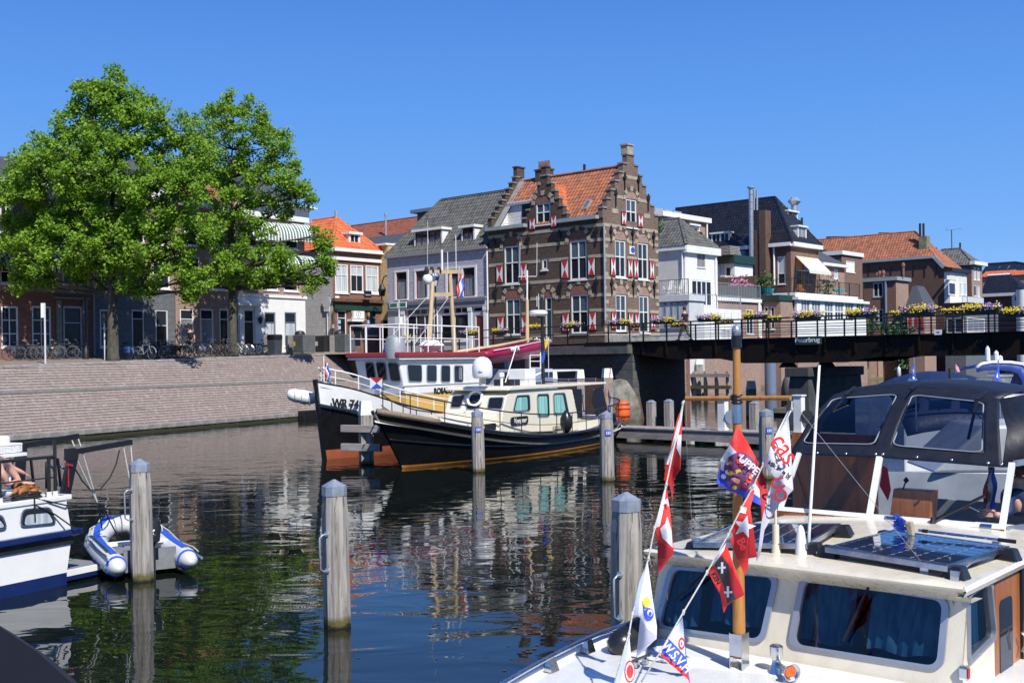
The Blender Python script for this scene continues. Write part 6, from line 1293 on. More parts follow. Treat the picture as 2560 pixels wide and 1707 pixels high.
# ================================================================ bicycles
M['tyre']=mat('tyre rubber',(.015,.015,.016),.8);M['rim']=mat('alloy rim',(.22,.22,.23),.45,metal=.6);M['bikeblack']=mat('black bicycle frame',(.012,.013,.015),.3,coat=.5);M['bikesilver']=mat('silver bicycle frame',(.55,.56,.58),.3,metal=.5);M['bikebrown']=mat('brown saddle leather',(.18,.07,.03),.6);M['bikeblue']=mat('blue pannier cloth',(.03,.10,.32),.7)
def bike(lab,fm,extra=None):
 t=thing('bicycle',lab,'bicycle',(0,0,-60),0,'bicycles parked along the quay')
 for x in(0,1.08):
  mb=MB();mb.tube([(x+.34*math.cos(a),0,.35+.34*math.sin(a))for a in[i*math.pi/10 for i in range(20)]],.018,6,closed=True);w_=mb.build('wheel',M['tyre'],t)
  mb=MB();mb.tube([(x+.315*math.cos(a),0,.35+.315*math.sin(a))for a in[i*math.pi/10 for i in range(20)]],.012,5,closed=True)
  for i in range(12):a=i*math.pi/6;mb.bar((x,0,.35),(x+.31*math.cos(a),0,.35+.31*math.sin(a)),.006,.006)
  mb.tube([(x,-.05,.35),(x,.05,.35)],.03,8);mb.build('rim',M['rim'],w_)
  mb=MB();mb.tube([(x+.375*math.cos(a),0,.35+.375*math.sin(a))for a in[R_(q)for q in((20,45,70,95,120,150,175)if x==0 else(5,30,60,90,120))]],.022,5);mb.build('mudguard',fm if fm is not M['bikeblack']else M['rim'],t)
 mb=MB();B=(.45,0,.30);S=(.36,0,.80);Hd=(.90,0,.80);H2=(.93,0,.66)
 for a,b,r in((B,S,.018),(B,H2,.020),(S,Hd,.017),(Hd,H2,.022),(B,(0,0,.35),.012),(S,(0,0,.35),.011),(H2,(1.0,0,.45),.016),((1.0,0,.45),(1.08,0,.35),.014)):mb.tube([a,b],r,6)
 mb.build('frame',fm,t,smooth='auto')
 mb=MB();mb.tube([(.90,0,.80),(.87,0,1.02)],.014,6);mb.tube([(.72,-.28,1.03),(.84,-.24,1.05),(.90,0,1.02),(.84,.24,1.05),(.72,.28,1.03)],.013,6);mb.build('handlebar',M['rim'],t)
 mb=MB();mb.tube([(.36,0,.80),(.34,0,.92)],.014,6);mb.hexa([(.20,-.09,.92),(.46,-.02,.93),(.46,.02,.93),(.20,.09,.92)],[(.20,-.10,.97),(.48,-.02,.96),(.48,.02,.96),(.20,.10,.97)]);mb.build('saddle',M['bikebrown']if extra=='brown' else M['tyre'],t,bev=.01)
 mb=MB();mb.bar((-.22,-.05,.74),(.30,-.05,.74),.012,.012);mb.bar((-.22,.05,.74),(.30,.05,.74),.012,.012);mb.bar((0,.06,.35),(-.12,.06,.74),.01,.01);mb.bar((0,-.06,.35),(-.12,-.06,.74),.01,.01);mb.build('rack',M['bikeblack'],t)
 if extra in('blue','brown'):mb=MB();mb.box(-.2,.2,-.2,-.07,.40,.74);mb.box(-.2,.2,.07,.2,.40,.74);mb.build('pannier',M['bikeblue' if extra=='blue' else 'bikebrown'],t,bev=.02)
 mb=MB();mb.box(.93,.98,-.03,.03,.84,.90);mb.build('lamp',M['rim'],t)
 return t
BK=[bike('x',M['bikeblack']),bike('x',M['bikeblack'],'blue'),bike('x',M['bikesilver']),bike('x',M['bikeblack'],'brown'),bike('x',M['bikeblue'])]
used=set();rr=random.Random(4)
def put_bike(k,x,Y,rz,lab):
 p=ground_at(x,Y)
 if k in used:copies(BK[k],tuple(p),rz,lab)
 else:BK[k].location=p;BK[k].rotation_euler=(0,0,rz);BK[k]['label']=lab;used.add(k)
qa=math.atan2(QD.y,QD.x)
B_=[(1,322,'bicycle with blue panniers just right of the left tree trunk'),(2,345,'silver bicycle second from the left tree trunk, shiny rear wheel'),(0,362,'black bicycle before the dark plaster door, third from the left tree'),(4,388,'blue framed bicycle in the left half of the quay row'),(0,402,'black bicycle below the white transom of the dark door'),(0,418,'black bicycle right of the blue framed one'),(3,440,'bicycle with brown leather panniers left of the standing person'),(0,452,'black bicycle just left of the standing person'),(2,468,'silver bicycle in front of the standing person'),(0,490,'black bicycle directly right of the standing person'),(1,505,'bicycle with blue panniers in the dark middle of the row'),(0,518,'black bicycle in the deep shade before the pink brick house'),(0,534,'black bicycle before the brick pier of the pink house'),(3,546,'brown saddled bicycle left of the right tree trunk'),(0,560,'black bicycle touching the left side of the right tree trunk'),(2,607,'sunlit silver bicycle right of the right tree trunk'),(2,622,'second sunlit silver bicycle before the white house door'),(0,634,'black bicycle before the white door surround'),(0,648,'last black bicycle at the right end of the quay row')]
for i,(k,x,lab)in enumerate(B_):
 f=(x-322)/326.;put_bike(k,x,61.5+10.2*f+rr.uniform(-.3,.5),qa-1.35+rr.uniform(-.35,.35)+(math.pi if rr.random()<.4 else 0),lab)
for k,x,dY,lab in((0,22,57.8,'black bicycle against the brick mansion at the left picture edge'),(0,48,58.6,'black bicycle below the first big ground floor window'),(0,92,59.6,'black bicycle below the second big ground floor window'),(0,128,60.6,'black bicycle between the sign post and the dark front door'),(0,150,61.2,'black bicycle left of the dark front door steps')):
 put_bike(k,x,dY,.4+rr.uniform(-.3,.3),lab)
 # ================================================================ street furniture
def at_g(c,x,y,Y):p=PT(c,x,y,Y);p.z=0;p.z=gz(p);return p
p=at_g(1,392,1440,61.5);t=thing('street_lamp','old style black street lamp with tapered lantern left of the left tree','street lamp',tuple(p))
def oldlamp(t,H,s=1.0):
 mb=MB();mb.lathe([(.16,0),(.16,.5),(.09,.6),(.07,1.0),(.05,H-.7),(.07,H-.65)],n=12);mb.build('pole',M['iron'],t,smooth='auto')
 mb=MB();mb.hexa([(-.11,-.11,H-.62),(.11,-.11,H-.62),(.11,.11,H-.62),(-.11,.11,H-.62)],[(-.22,-.22,H-.05),(.22,-.22,H-.05),(.22,.22,H-.05),(-.22,.22,H-.05)]);mb.build('lantern_glass',M['pvc'],t)
 mb=MB();mb.lathe([(.30,H-.05),(.24,H+.1),(.08,H+.28),(.03,H+.42)],n=8);mb.build('lantern_cap',M['iron'],t)
 mb=MB()
 for sx in(-1,1):
  for sy in(-1,1):mb.bar((sx*.115,sy*.115,H-.62),(sx*.225,sy*.225,H-.05),.03,.03)
 mb.build('lantern_bars',M['iron'],t)
oldlamp(t,5.4)
p=PT(2,1098,1500,74);t=thing('street_lamp','old style black street lamp before the lilac shop window','street lamp',(p.x,p.y,4.0));oldlamp(t,4.9)
p=at_g(1,207,1468,55.5);t=thing('sign_post','thin grey sign post seen edge on at the top of the quay steps','sign post',tuple(p));mb=MB();mb.cyl(0,0,0,3.0,.045,8);mb.build('pole',M['pvc'],t);mb=MB();mb.box(-.18,.02,-.03,.03,2.3,3.02);mb.build('sign_panel',M['white'],t)
p=at_g(1,478,1450,61);t=thing('sign_post','grey parking post leaning just left of the left tree trunk','sign post',tuple(p));mb=MB();mb.cyl(0,0,0,2.6,.04,8);mb.build('pole',M['pvc'],t);mb=MB();mb.box(-.12,.12,-.05,-.03,2.0,2.6);mb.build('sign_panel',M['iron'],t)
p=at_g(1,1253,1428,71.5);t=thing('litter_bin','dark grey street litter bin with rounded hood before the white house','litter bin',tuple(p),-.6)
mb=MB();mb.hexa([(-.32,-.3,0),(.32,-.3,0),(.32,.3,0),(-.32,.3,0)],[(-.36,-.33,1.0),(.36,-.33,1.0),(.36,.33,1.0),(-.36,.33,1.0)]);mb.build('bin_body',M['bindark']if 'bindark' in M else mat('dark grey bin metal',(.05,.06,.075),.5,var=.2),t,bev=.03)
mb=MB();mb.prism([(-.36,1.003),(.36,1.003),(.38,1.25),(.3,1.36),(-.3,1.36),(-.38,1.25)],-.33,.33);h_=mb.build('hood',M['iron'],t,bev=.02);mb=MB();mb.box(-.2,.2,-.345,-.331,1.08,1.24);mb.build('opening',M['black'],h_)
for i,(c,x,w_,h_,Y,lab)in enumerate([(1,1368,1.9,1.25,76.5,'grey waste container with rounded lid before the white house right window'),(1,1470,1.6,1.2,78,'dark waste container in front of the grey side wall'),(2,340,2.3,1.3,80,'wide grey waste container before the corner pub'),]):
 p=at_g(c,x,1420 if c==1 else 1560,Y);t=thing('waste_container',lab,'waste container',tuple(p),-.7);m_=M['iron']if i==1 else mat('grey container metal',(.10,.11,.12),.5,var=.25)
 mb=MB();mb.box(-w_/2,w_/2,-.5,.5,.08,h_);mb.build('container_body',m_,t,bev=.05);mb=MB();mb.box(-w_/2-.05,w_/2+.05,-.55,.55,0,.077);mb.build('base_plate',M['greystone'],t)
 if i!=1:
  mb=MB();mb.lathe([(.36,0),(.36,.12),(.25,.26),(.05,.30)],(0,0,h_),14);mb.build('lid',M['iron'],t,smooth='auto')
 mb=MB();mb.box(-.2,.1,-.512,-.501,.5,.8);mb.build('sticker',M['yellow']if i==0 else M['pvc'],t)
for i,(x,lab)in enumerate(((1215,'grey concrete bollard left of the litter bin'),(1325,'grey concrete bollard left of the first waste container'),(1425,'grey concrete bollard between the waste containers'),(1515,'grey concrete bollard before the grey side wall'))):
 p=at_g(1,x,1420,74.5+i);t=thing('bollard',lab,'bollard',tuple(p),0,'concrete bollards');mb=MB();mb.box(-.16,.16,-.16,.16,0,1.15);mb.hexa([(-.16,-.16,1.15),(.16,-.16,1.15),(.16,.16,1.15),(-.16,.16,1.15)],[(-.1,-.1,1.25),(.1,-.1,1.25),(.1,.1,1.25),(-.1,.1,1.25)]);mb.build('shaft',M['concrete'],t)
p=PT(2,808,1262,76);t=thing('direction_sign','two green and white direction boards on a pole left of the lilac shop','direction sign',(p.x,p.y,4.0),A1);h_=p.z-4
mb=MB();mb.cyl(0,0,0,h_+.3,.06,8);mb.build('pole',M['pvc'],t)
for a,b,zz in((-.9,-.1,0),(.1,.75,.0)):
 mb=MB();mb.box(a,b,-.05,.0,zz+h_-.2,zz+h_+.2);s_=mb.build('sign_board',M['white'],t);mb=MB();mb.box(a+.06,b-.06,-.056,-.051,zz+h_-.13,zz+h_+.13);mb.build('green_field',M['signgreen']if 'signgreen' in M else mat('sign green',(.01,.18,.11),.5),s_)
mb=MB();mb.box(-.22,.22,-.2,.1,h_-1.3,h_-.8);mb.build('white_box',M['white'],t)
q=[PT(2,725,1028,84),PT(2,690,1040,84),PT(2,676,1080,84),PT(2,672,1230,84)];o_=q[3].copy();t=thing('bracket_lamp','curved iron bracket lamp on the yellow brick wall in the alley','bracket lamp',tuple(o_));mb=MB();mb.tube([v-o_ for v in q],.05,7);mb.build('bracket',M['iron'],t);e=PT(2,674,1140,84)-o_;mb=MB();mb.lathe([(.2,-.5),(.3,0),(.1,.4)],tuple(e),8);mb.build('lantern',M['iron'],t)
p=Q0+QD*20.6;t=thing('quay_fender','black rubber fender box on the stone edge of the quay left of the lettered bow','fender',tuple(p),math.atan2(QD.y,QD.x));mb=MB();mb.box(0,3.6,-.5,-.03,-.1,.5);mb.build('block',M['rubber'],t,bev=.03)
# ================================================================ MOORED BOATS
FW=Vector((-.489,-.872,0)).normalized();AF=math.atan2(FW.y,FW.x);PORT=Vector((-FW.y,FW.x,0))*1
if PORT.x<0:PORT=-PORT
def interp(st,x,k):
 xs=[s[0]for s in st]
 if x<=xs[0]:return st[0][k]
 for a,b in zip(st,st[1:]):
  if x<=b[0]:
   f=(x-a[0])/(b[0]-a[0]);f=f;return a[k]+(b[k]-a[k])*f
 return st[-1][k]
def smooth_st(st,n=5):
 out=[]
 for i in range(len(st)-1):
  p0,p1,p2,p3=st[max(0,i-1)],st[i],st[i+1],st[min(len(st)-1,i+2)]
  for j in range(n):
   t=j/n;out.append(tuple(.5*(2*b+(c-a)*t+(2*a-5*b+4*c-d)*t*t+(3*b-a-3*c+d)*t**3)for a,b,c,d in zip(p0,p1,p2,p3)))
 out.append(st[-1]);return out
def hull(t,st,levels,mats,deckm,dz=.45,name='hull',bul=None):
 """st: (x sheer, z sheer, half beam sheer, x waterline, half beam waterline); levels(zs)->list of (z, material)"""
 S=smooth_st(st);mb=MB()
 def row(s,sg):
  xd,zd,bd,xw,bw=s;r=[]
  for z,m in levels(zd):
   f=z/zd
   if z<0:r.append((xw+(xd-xw)*0-z*.3*(1 if xw<3 else-1),sg*max(.01,bw*(1+z*.5)),z))
   else:r.append((xw+(xd-xw)*f,sg*(bw+(bd-bw)*f**.75),z))
  return r
 mr=[m for z,m in levels(1.0)][1:]
 for sg in(1,-1):mb.grid([row(s,sg)for s in S],mrow=mr)
 a,b=row(S[0],1),row(S[0],-1)
 for i in range(len(a)-1):mb.face([a[i],b[i],b[i+1],a[i+1]],mr[i])
 h=mb.build(name,[M[q]for q in mats],t,smooth='auto')
 mb=MB();mb.grid([[(s[0],s[2]*.985,s[1]-dz),(s[0],0,s[1]-dz+.06),(s[0],-s[2]*.985,s[1]-dz)]for s in S]);mb.build('deck',M[deckm],t)
 return h,S
def rail_line(S,sg,off,inset):return[(s[0],sg*max(.0,s[2]-inset),s[1]+off)for s in S]
def roundpoly(P,r,n=4):
 out=[];k=len(P)
 for i in range(k):
  a,b,c=Vector(P[i-1]),Vector(P[i]),Vector(P[(i+1)%k]);d1=(a-b).normalized();d2=(c-b).normalized();rr_=min(r,(a-b).length*.45,(c-b).length*.45)
  p,q=b+d1*rr_,b+d2*rr_
  for j in range(n+1):f=j/n;out.append(tuple((p*(1-f)**2)+(b*2*f*(1-f))+(q*f*f)))
 return out
def scalepoly(P,d):
 c=sum((Vector(p)for p in P),Vector((0,0)))/len(P);return[tuple(c+(Vector(p)-c)*(1-d/max(.01,(Vector(p)-c).length)))for p in P]
def bwin(face,parent,c,pts,r=.1,fm='lead',g='glass',cur=None,yo=-.012,fw=.045,cw=(0,1,0,1)):
 P=[face.at(c,*p)for p in pts];o=roundpoly(P,r);mb=face.mb();mb.prism(o,yo-.012,yo+.02);w_=mb.build('window',M[fm],parent)
 i=scalepoly(o,fw);mb=face.mb();mb.prism(i,yo-.018,yo-.013);mb.build('pane',M[g],w_)
 if cur:
  x0,x1=min(p[0]for p in i),max(p[0]for p in i);z0,z1=min(p[1]for p in i),max(p[1]for p in i)
  q=[(x0+(x1-x0)*min(1,max(0,(p[0]-x0)/(x1-x0)*(cw[1]-cw[0])+cw[0])),z0+(z1-z0)*(cw[2]+(cw[3]-cw[2])*(p[1]-z0)/(z1-z0)))for p in scalepoly(i,.02)]
  mb=face.mb();mb.prism(q,yo-.021,yo-.019);mb.build('curtain',M[cur],w_)
 return w_
M['teal']=curtain('pale turquoise curtain',(.13,.36,.33),(.30,.60,.54),13);M['ochre']=mat('ochre paint',(.66,.42,.12),.45,var=.06);M['redlead']=mat('red lead paint',(.34,.09,.04),.6,var=.25);M['ochreline']=mat('ochre waterline',(.55,.25,.02),.5,var=.3)
M['blackhull']=mat('glossy black hull paint',(.010,.010,.012),.16,var=.4,coat=.5);M['magenta']=mat('magenta pvc',(.30,.012,.055),.35,var=.2);M['pale_blue']=mat('pale blue grey paint',(.30,.36,.46),.5,var=.08);M['orange']=mat('orange cover',(.80,.12,.02),.5,var=.1)
def dutch(parent,pts,off=0,name='flag'):
 """hanging tricolour: pts top-left, top-right, bottom-right, bottom-left as 3D local points"""
 a,b,c,d=map(Vector,pts);o=None
 for i,m in enumerate(('red','white','blue')):
  mb=MB();G=[]
  for r in range(9):
   f=r/8;G.append([(a+(b-a)*s).lerp(d+(c-d)*s,f)+Vector((0,.05*math.sin(f*9+s*4),0))for s in(i/3,(i+.5)/3,(i+1)/3)])
  mb.grid(G);q=mb.build(name if o is None else 'stripe',M[m],parent if o is None else o,smooth=True,sol=.006);o=o or q
 return o
k_=GP(0,1567,1099);vb0=GP(0,1012,1170);cst=k_-PORT*1.75
vo=thing('motor_cruiser','cream and black steel cruiser with turquoise curtains moored in the middle','motor cruiser',(cst.x,cst.y,0),AF)
LW_=(vb0-cst).dot(FW);e=LW_-13.3
st=[(-.75,.98,.75,.3,.35),(-.25,.90,1.45,.45,1.0),(1.2,.78,1.95,1.4,1.65),(4,.66,2.1,4,1.9),(7,.66,2.05,7,1.85),(9.6+e,.86,1.85,9.5+e,1.45),(11.7+e,1.18,1.38,11.4+e,.85),(13.4+e,1.52,.72,12.7+e,.34),(14.4+e,1.72,.24,13.2+e,.08),(14.75+e,1.80,.04,13.35+e,.02)]
h,S=hull(vo,st,lambda zd:[(-.5,0),(0,0),(.04,1),(.09,2),(zd*.5,3),(zd*.93,3),(zd,3)],['redlead','redlead','ochreline','blackhull'],'white',.3)
for sg in(1,-1):
 mb=MB();mb.tube(rail_line(S,sg,.0,-.02),.06,8);mb.tube([(s[3]*.5+s[0]*.5,sg*(s[4]*.42+s[2]*.58+.02),s[1]*.52)for s in S],.035,8);mb.build('rub_strake',M['blackhull'],vo,smooth=True)
mb=MB();mb.tube([(s[0],s[2]+.05,s[1]+.03)for s in S if s[0]>12.6+e],[.09]*len([s for s in S if s[0]>12.6+e]),8);mb.build('rope_bow_fender',mat('coir rope',(.26,.20,.15),.95,var=.4,scale=30,bmp=.8,bs=60),vo,smooth=True)
P_=Face(vo,fr((0,1.38,0),(-1,0,0),(0,-1,0)))
side=[P_.at(20,*q)for q in((395,1575),(440,1190),(520,850),(640,745),(1700,715),(1812,735),(1905,1220),(1935,1540))]
mb=P_.mb();mb.prism(side,0,2.3);mb.build('wheelhouse',M['cream'],vo,bev=.03)
ztop_=side[3][1];xf=-side[3][0];xa=-P_.at(20,2352+40,655)[0]
mb=MB();pr=[(xa-.2,ztop_+.02),(xf+.25,ztop_+.0),(xf+.5,ztop_-.01),(xf+.5,ztop_+.06),(xf+.2,ztop_+.14),(xa-.2,ztop_+.10)];mb.prism(pr,-1.02,1.48);mb.build('wheelhouse_roof',M['cream'],vo,bev=.02)
A_,B_=side[1],side[2];Ff=Face(vo,fr((-A_[0],-.92,A_[1]),(0,1,0),(-(B_[1]-A_[1]),0,-(B_[0]-A_[0]))if False else Vector((-(B_[0]-A_[0]),0,B_[1]-A_[1])).normalized().cross(Vector((0,1,0))),Vector((-(B_[0]-A_[0]),0,B_[1]-A_[1])).normalized()))
bwin(Ff,vo,7,((282,862),(418,858),(396,970),(262,965)),.09);bwin(Ff,vo,7,((120,838),(246,832),(200,970),(84,968)),.1);bwin(Ff,vo,7,((-28,845),(84,838),(45,958),(-50,958)),.09)
u,z=Ff.at(7,172,882);mb=Ff.mb();mb.tube([(u+.27*math.cos(a),-.1,z+.27*math.sin(a))for a in[i*math.pi/10 for i in range(20)]],.05,8,closed=True);mb.build('lifebuoy',M['white'],vo,smooth=True)
bwin(P_,vo,20,((700,835),(970,825),(985,1155),(630,1175)),.14,cur='teal',cw=(.05,.85,.02,.9));bwin(P_,vo,20,((1105,810),(1345,800),(1362,1270),(1120,1275)),.14,cur='teal',cw=(.02,.85,.02,.93));bwin(P_,vo,20,((1420,795),(1660,780),(1745,1220),(1440,1240)),.14,cur='teal',cw=(.02,.80,.05,.95))
zc_=P_.z(7,100,1030);fx=-side[0][0]+3.1;
mb=MB();mb.hexa([(-side[0][0]-.02,-.9,.4),(fx+.2,-.55,.75),(fx+.2,.55,.75),(-side[0][0]-.02,1.36,.4)],[(-side[0][0]-.02,-.85,zc_),(fx,-.5,zc_+.02),(fx,.5,zc_+.02),(-side[0][0]-.02,1.28,zc_)]);mb.build('fore_cabin',M['cream'],vo,bev=.05)
nu0,nz1=P_.at(7,470,1032,-.04);nu1,nz0=P_.at(7,615,1086,-.04);mb=P_.mb();mb.prism(roundpoly([(nu0,nz0),(nu1,nz0),(nu1,nz1),(nu0,nz1)],.12),-.05,-.015);nb_=mb.build('name_board',M['iron'],vo);text('lettering','Voyageur',(nz1-nz0)*.9,P_.M@Matrix.Translation(((nu0+nu1)/2,-.055,(nz0+nz1)/2))@TXT,M['white'],nb_,shear=.35,sx=.95)
pbox(P_,vo,'dark_cushion','iron',7,265,1090,345,1140,-.14,-.02,bev=.03);pbox(P_,vo,'brown_pad','stone',7,842,1105,912,1172,-.10,-.02,bev=.02)
def stanchions(t,S,x0,x1,n,h_,inset,mt='iron',r=.018,sides=(1,-1),mids=(.5,)):
 Q=[s for s in S if x0-.4<=s[0]<=x1+.4]
 for sg in sides:
  mb=MB();mb.tube([(s[0],sg*max(0,s[2]-inset),s[1]+h_)for s in Q],r*1.3,7);mb.build('top_rail',M[mt],t,smooth=True)
  for mm in mids:mb=MB();mb.tube([(s[0],sg*max(0,s[2]-inset),s[1]+h_*mm)for s in Q],r*.7,6);mb.build('lower_rail',M[mt],t,smooth=True)
  for i in range(n):
   x=x0+(x1-x0)*i/(n-1);q=(x,sg*max(0,interp(S,x,2)-inset),interp(S,x,1));mb=MB();mb.tube([q,(q[0],q[1],q[2]+h_)],r,6);mb.build('stanchion',M[mt],t)
stanchions(vo,S,-.4,13.6+e,13,.72,.12)
ca=[P_.at(7,*q)for q in((995,795),(1245,765),(1285,965),(1180,1030),(1165,890),(1070,790),(1075,1040),(1045,1035))]
mb=P_.mb();mb.prism([P_.at(7,*q)for q in((992,792),(1068,790),(1076,1040),(1045,1035))],-.01,.02);mb.prism([P_.at(7,*q)for q in((1180,790),(1243,770),(1290,965),(1195,1025),(1158,885))],-.01,.02);mb.build('canvas_side',M['canvas'],vo)
for x in(1070,1178,1262):a,b=P_.at(7,x,790),P_.at(7,x+22,980);mb=P_.mb();mb.tube([(a[0],.02,a[1]),(b[0],.02,b[1])],.025,6);mb.build('canopy_frame',M['steel'],vo)
mb=MB();mb.box(xa+.1,-side[6][0]-.02,-1.3,1.3,.45,.92);mb.build('aft_cockpit_coaming',M['cream'],vo);mb=MB();mb.box(xa-1.2,xa+.1,-1.1,1.1,.5,1.02);mb.build('aft_deck_box',M['white'],vo,bev=.04)
def rp(c,x,y,yo=1.38):u,z=Face(vo,fr((0,yo,0),(-1,0,0),(0,-1,0))).at(c,x,y);return Vector((-u,yo,z))
mb=MB();p=rp(7,225,700,.6);mb.lathe([(.12,-.25),(.12,0)],p,10);mb.build('dome_foot',M['cream'],vo);mb=MB();mb.lathe([(.30,.0),(.345,.08),(.345,.38),(.31,.55),(.2,.68),(.06,.73)],p,20);dm=mb.build('satellite_dome',M['white_gloss'],vo,smooth=True)
f2=Face(vo,fr((0,.6+.36,0),(-1,0,0),(0,-1,0)));u,z=f2.at(7,205,648);text('lettering','elliant',.12,f2.M@Matrix.Translation((u,0,z))@TXT,M['blue'],dm)
p,q=rp(7,742,700,.2),rp(7,745,10,.2);p.z=ztop_;q.x=p.x;mb=MB();mb.tube([p,q],[.075,.055],10);mb.build('mast',M['iron'],vo,smooth='auto')
a=rp(7,700,150,.3);mb=MB();mb.lathe([(.30,-.09),(.36,-.02),(.36,.07),(.25,.13)],a,20);mb.build('radar',M['white_gloss'],vo,smooth='auto');mb=MB();mb.bar(a+Vector((0,0,-.12)),(p.x,.2,a.z-.12),.1,.05);mb.build('radar_bracket',M['iron'],vo)
for x,y0,y1 in((705,-20,110),(790,350,690),(690,0,90)):
 a,b=rp(7,x,y1,.3),rp(7,x,y0,.3);mb=MB();mb.tube([a,(a.x,a.y,b.z)],.012,5);mb.build('antenna',M['white'],vo)
mb=MB();a=rp(7,590,715,.9);b=rp(7,720,655,.9);mb.tube([a,b],.035,6);mb.tube([rp(7,420,735,1.1),rp(7,515,425,1.1)],.02,6);mb.build('white_poles',M['white'],vo)
mb=MB();mb.tube([rp(7,490,768,1.4)+Vector((0,0,.22)),rp(7,1200,735,1.4)+Vector((0,0,.16))],.012,6);
for k in range(7):c_=rp(7,500+k*115,768-5*k,1.4);mb.tube([c_-Vector((0,0,.05)),c_+Vector((0,0,.2))],.01,5)
mb.build('grab_rail',M['steel'],vo);c_=rp(7,780,745,.6);mb=MB();mb.box(c_.x-1.1,c_.x+1.4,-.5,.75,ztop_+.16,ztop_+.2);mb.build('roof_hatch',M['glass'],vo)
for k,(x,s_)in enumerate(((445,.5),(570,.6))):c_=rp(7,x,740,.8);mb=MB();mb.box(c_.x-s_,c_.x+s_*.3,.3,1,ztop_+.12,ztop_+.35+.35*k);mb.build('roof_locker',M['iron' if k==0 else 'white'],vo,bev=.02)
c_=rp(7,388,690,.9);mb=MB();mb.lathe([(.05,-.3),(.05,0),(.1,.02),(.1,.12),(.04,.16)],c_,10);mb.build('ball_antenna',M['white'],vo)
for c,x,y,s_,lab in((7,940,1068,1.0,'black teardrop fender hanging on the cruiser rail near the stern window'),):
 u,z=P_.at(c,x,y,-.75);f=thing('fender',lab,'fender',tuple(vo.matrix_basis@Vector((0,0,0)))if False else tuple(Vector(vo.location)+FW*(-u)+PORT*(1.38+.75)+Vector((0,0,z))));mb=MB();mb.lathe([(.03,-.42),(.16,-.30),(.23,-.1),(.22,.12),(.12,.32),(.05,.4)],n=16);mb.build('fender_body',M['rubber'],f,smooth=True);mb=MB();mb.tube([(0,0,.38),(0,-.02,.75)],.012,5);mb.build('lanyard',M['ropeblack'],f)
p=Vector(vo.location)+FW*(-1.0)+PORT*.9;f=thing('ball_fender','round black ball fender hanging at the stern of the cream cruiser','fender',(p.x,p.y,.42));mb=MB();mb.lathe([(.05,-.3),(.22,-.2),(.3,0),(.22,.2),(.06,.3)],n=16);mb.build('ball',M['rubber'],f,smooth=True)
p=P_.at(7,1425,980,-.1);f=thing('life_raft_bag','orange life ring bag hanging on the stern rail of the cream cruiser','life ring',tuple(Vector(vo.location)+FW*(-p[0])+PORT*1.45+Vector((0,0,p[1]))));mb=MB();mb.lathe([(.1,-.45),(.26,-.38),(.3,-.1),(.3,.15),(.24,.38),(.08,.44)],n=12);mb.build('bag',M['orange'],f,smooth=True);mb=MB()
for zz in(-.2,.1,.3):mb.tube([(.31*math.cos(a),.31*math.sin(a),zz)for a in[i*math.pi/8 for i in range(16)]],.015,5,closed=True)
mb.build('lashing',M['ropeblack'],f)
f=thing('stern_flag','red white blue flag hanging from the stern staff of the cream cruiser','flag',tuple(Vector(vo.location)+FW*(-.5)+PORT*.4),AF);mb=MB();mb.tube([(-.3,0,1.0),(-1.0,0,2.9)],.025,6);mb.build('staff',M['varnish'],f);dutch(f,[(-.98,0,2.8),(-.6,.2,1.35),(-.25,.3,1.2),(-.55,0,1.55)][0:1]+[(-.75,.05,2.1),(-.35,.25,1.0),(-.6,.0,1.2)])
f=thing('bow_flag','small red, white and blue cross flag at the bow of the cream cruiser','flag',tuple(Vector(vo.location)+FW*(14.3+e)),AF);mb=MB();mb.tube([(0,0,1.75),(0,0,2.86)],.012,6);mb.lathe([(.02,0),(.13,.05),(.13,.12),(.02,.16)],(0,0,1.75),10,m=1);mb.build('staff',[M['iron'],mat('brass',(.6,.42,.1),.3,metal=.8)],f)
Q=[(0,0,2.5),(0,0,2.82),(.1,-.4,2.84),(.1,-.4,2.48)];mb=MB();mb.face(Q,0);fl_=mb.build('cloth',M['white'],f,sol=.008)
for m_,tri in(('red',((0,0,2.82),(.1,-.4,2.84),(.05,-.2,2.66))),('blue',((0,0,2.5),(.1,-.4,2.48),(.05,-.2,2.66)))):mb=MB();mb.face([Vector(p)+Vector((-.0,.012,0))+Vector((.0,.0,0))for p in tri]);mb.build('cloth_triangle',M[m_],f,sol=.012)
wb_=GP(0,814,1157);r_=ray(814,1157);wbow=Vector((r_.x*38.3,38.3,0));wst=wbow-FW*17
wr=thing('fishing_cutter','converted fishing cutter with black hull, white bulwark and red roof edge','boat',(wst.x,wst.y,0),AF)
st=[(-.5,1.7,1.3,.3,.8),(1,1.45,2.0,1.3,1.6),(5,1.25,2.3,5,2.05),(9,1.12,2.3,9,2.0),(12,1.34,2.1,12,1.6),(14.5,1.82,1.5,14.3,.95),(16.2,2.38,.75,15.9,.38),(17.2,2.62,.2,16.8,.1),(17.45,2.68,.05,17,.03)]
h,S2=hull(wr,st,lambda zd:[(-.5,0),(0,0),(.32,0),(max(.34,zd-.86),1),(zd-.06,2),(zd,3)],['redlead','blackhull','white','black'],'greystone',.75)
mb=MB();mb.tube([(17.5,0,2.75),(17.3,0,1.4),(17.02,0,-.2)],.09,8);mb.build('stem_post',M['blackhull'],wr)
for sg in(1,-1):mb=MB();mb.tube([(s[0]*.75+s[3]*.25,sg*(s[2]*.8+s[4]*.2+.02),s[1]-.2)for s in S2],.035,6);mb.tube([(s[0]*.6+s[3]*.4,sg*(s[2]*.68+s[4]*.32+.03),s[1]-.88)for s in S2],.045,6);mb.build('rub_strake',M['blackhull'],wr,smooth=True)
hy=lambda x,z:interp(S2,x,4)+(interp(S2,x,2)-interp(S2,x,4))*(z/interp(S2,x,1))**.75
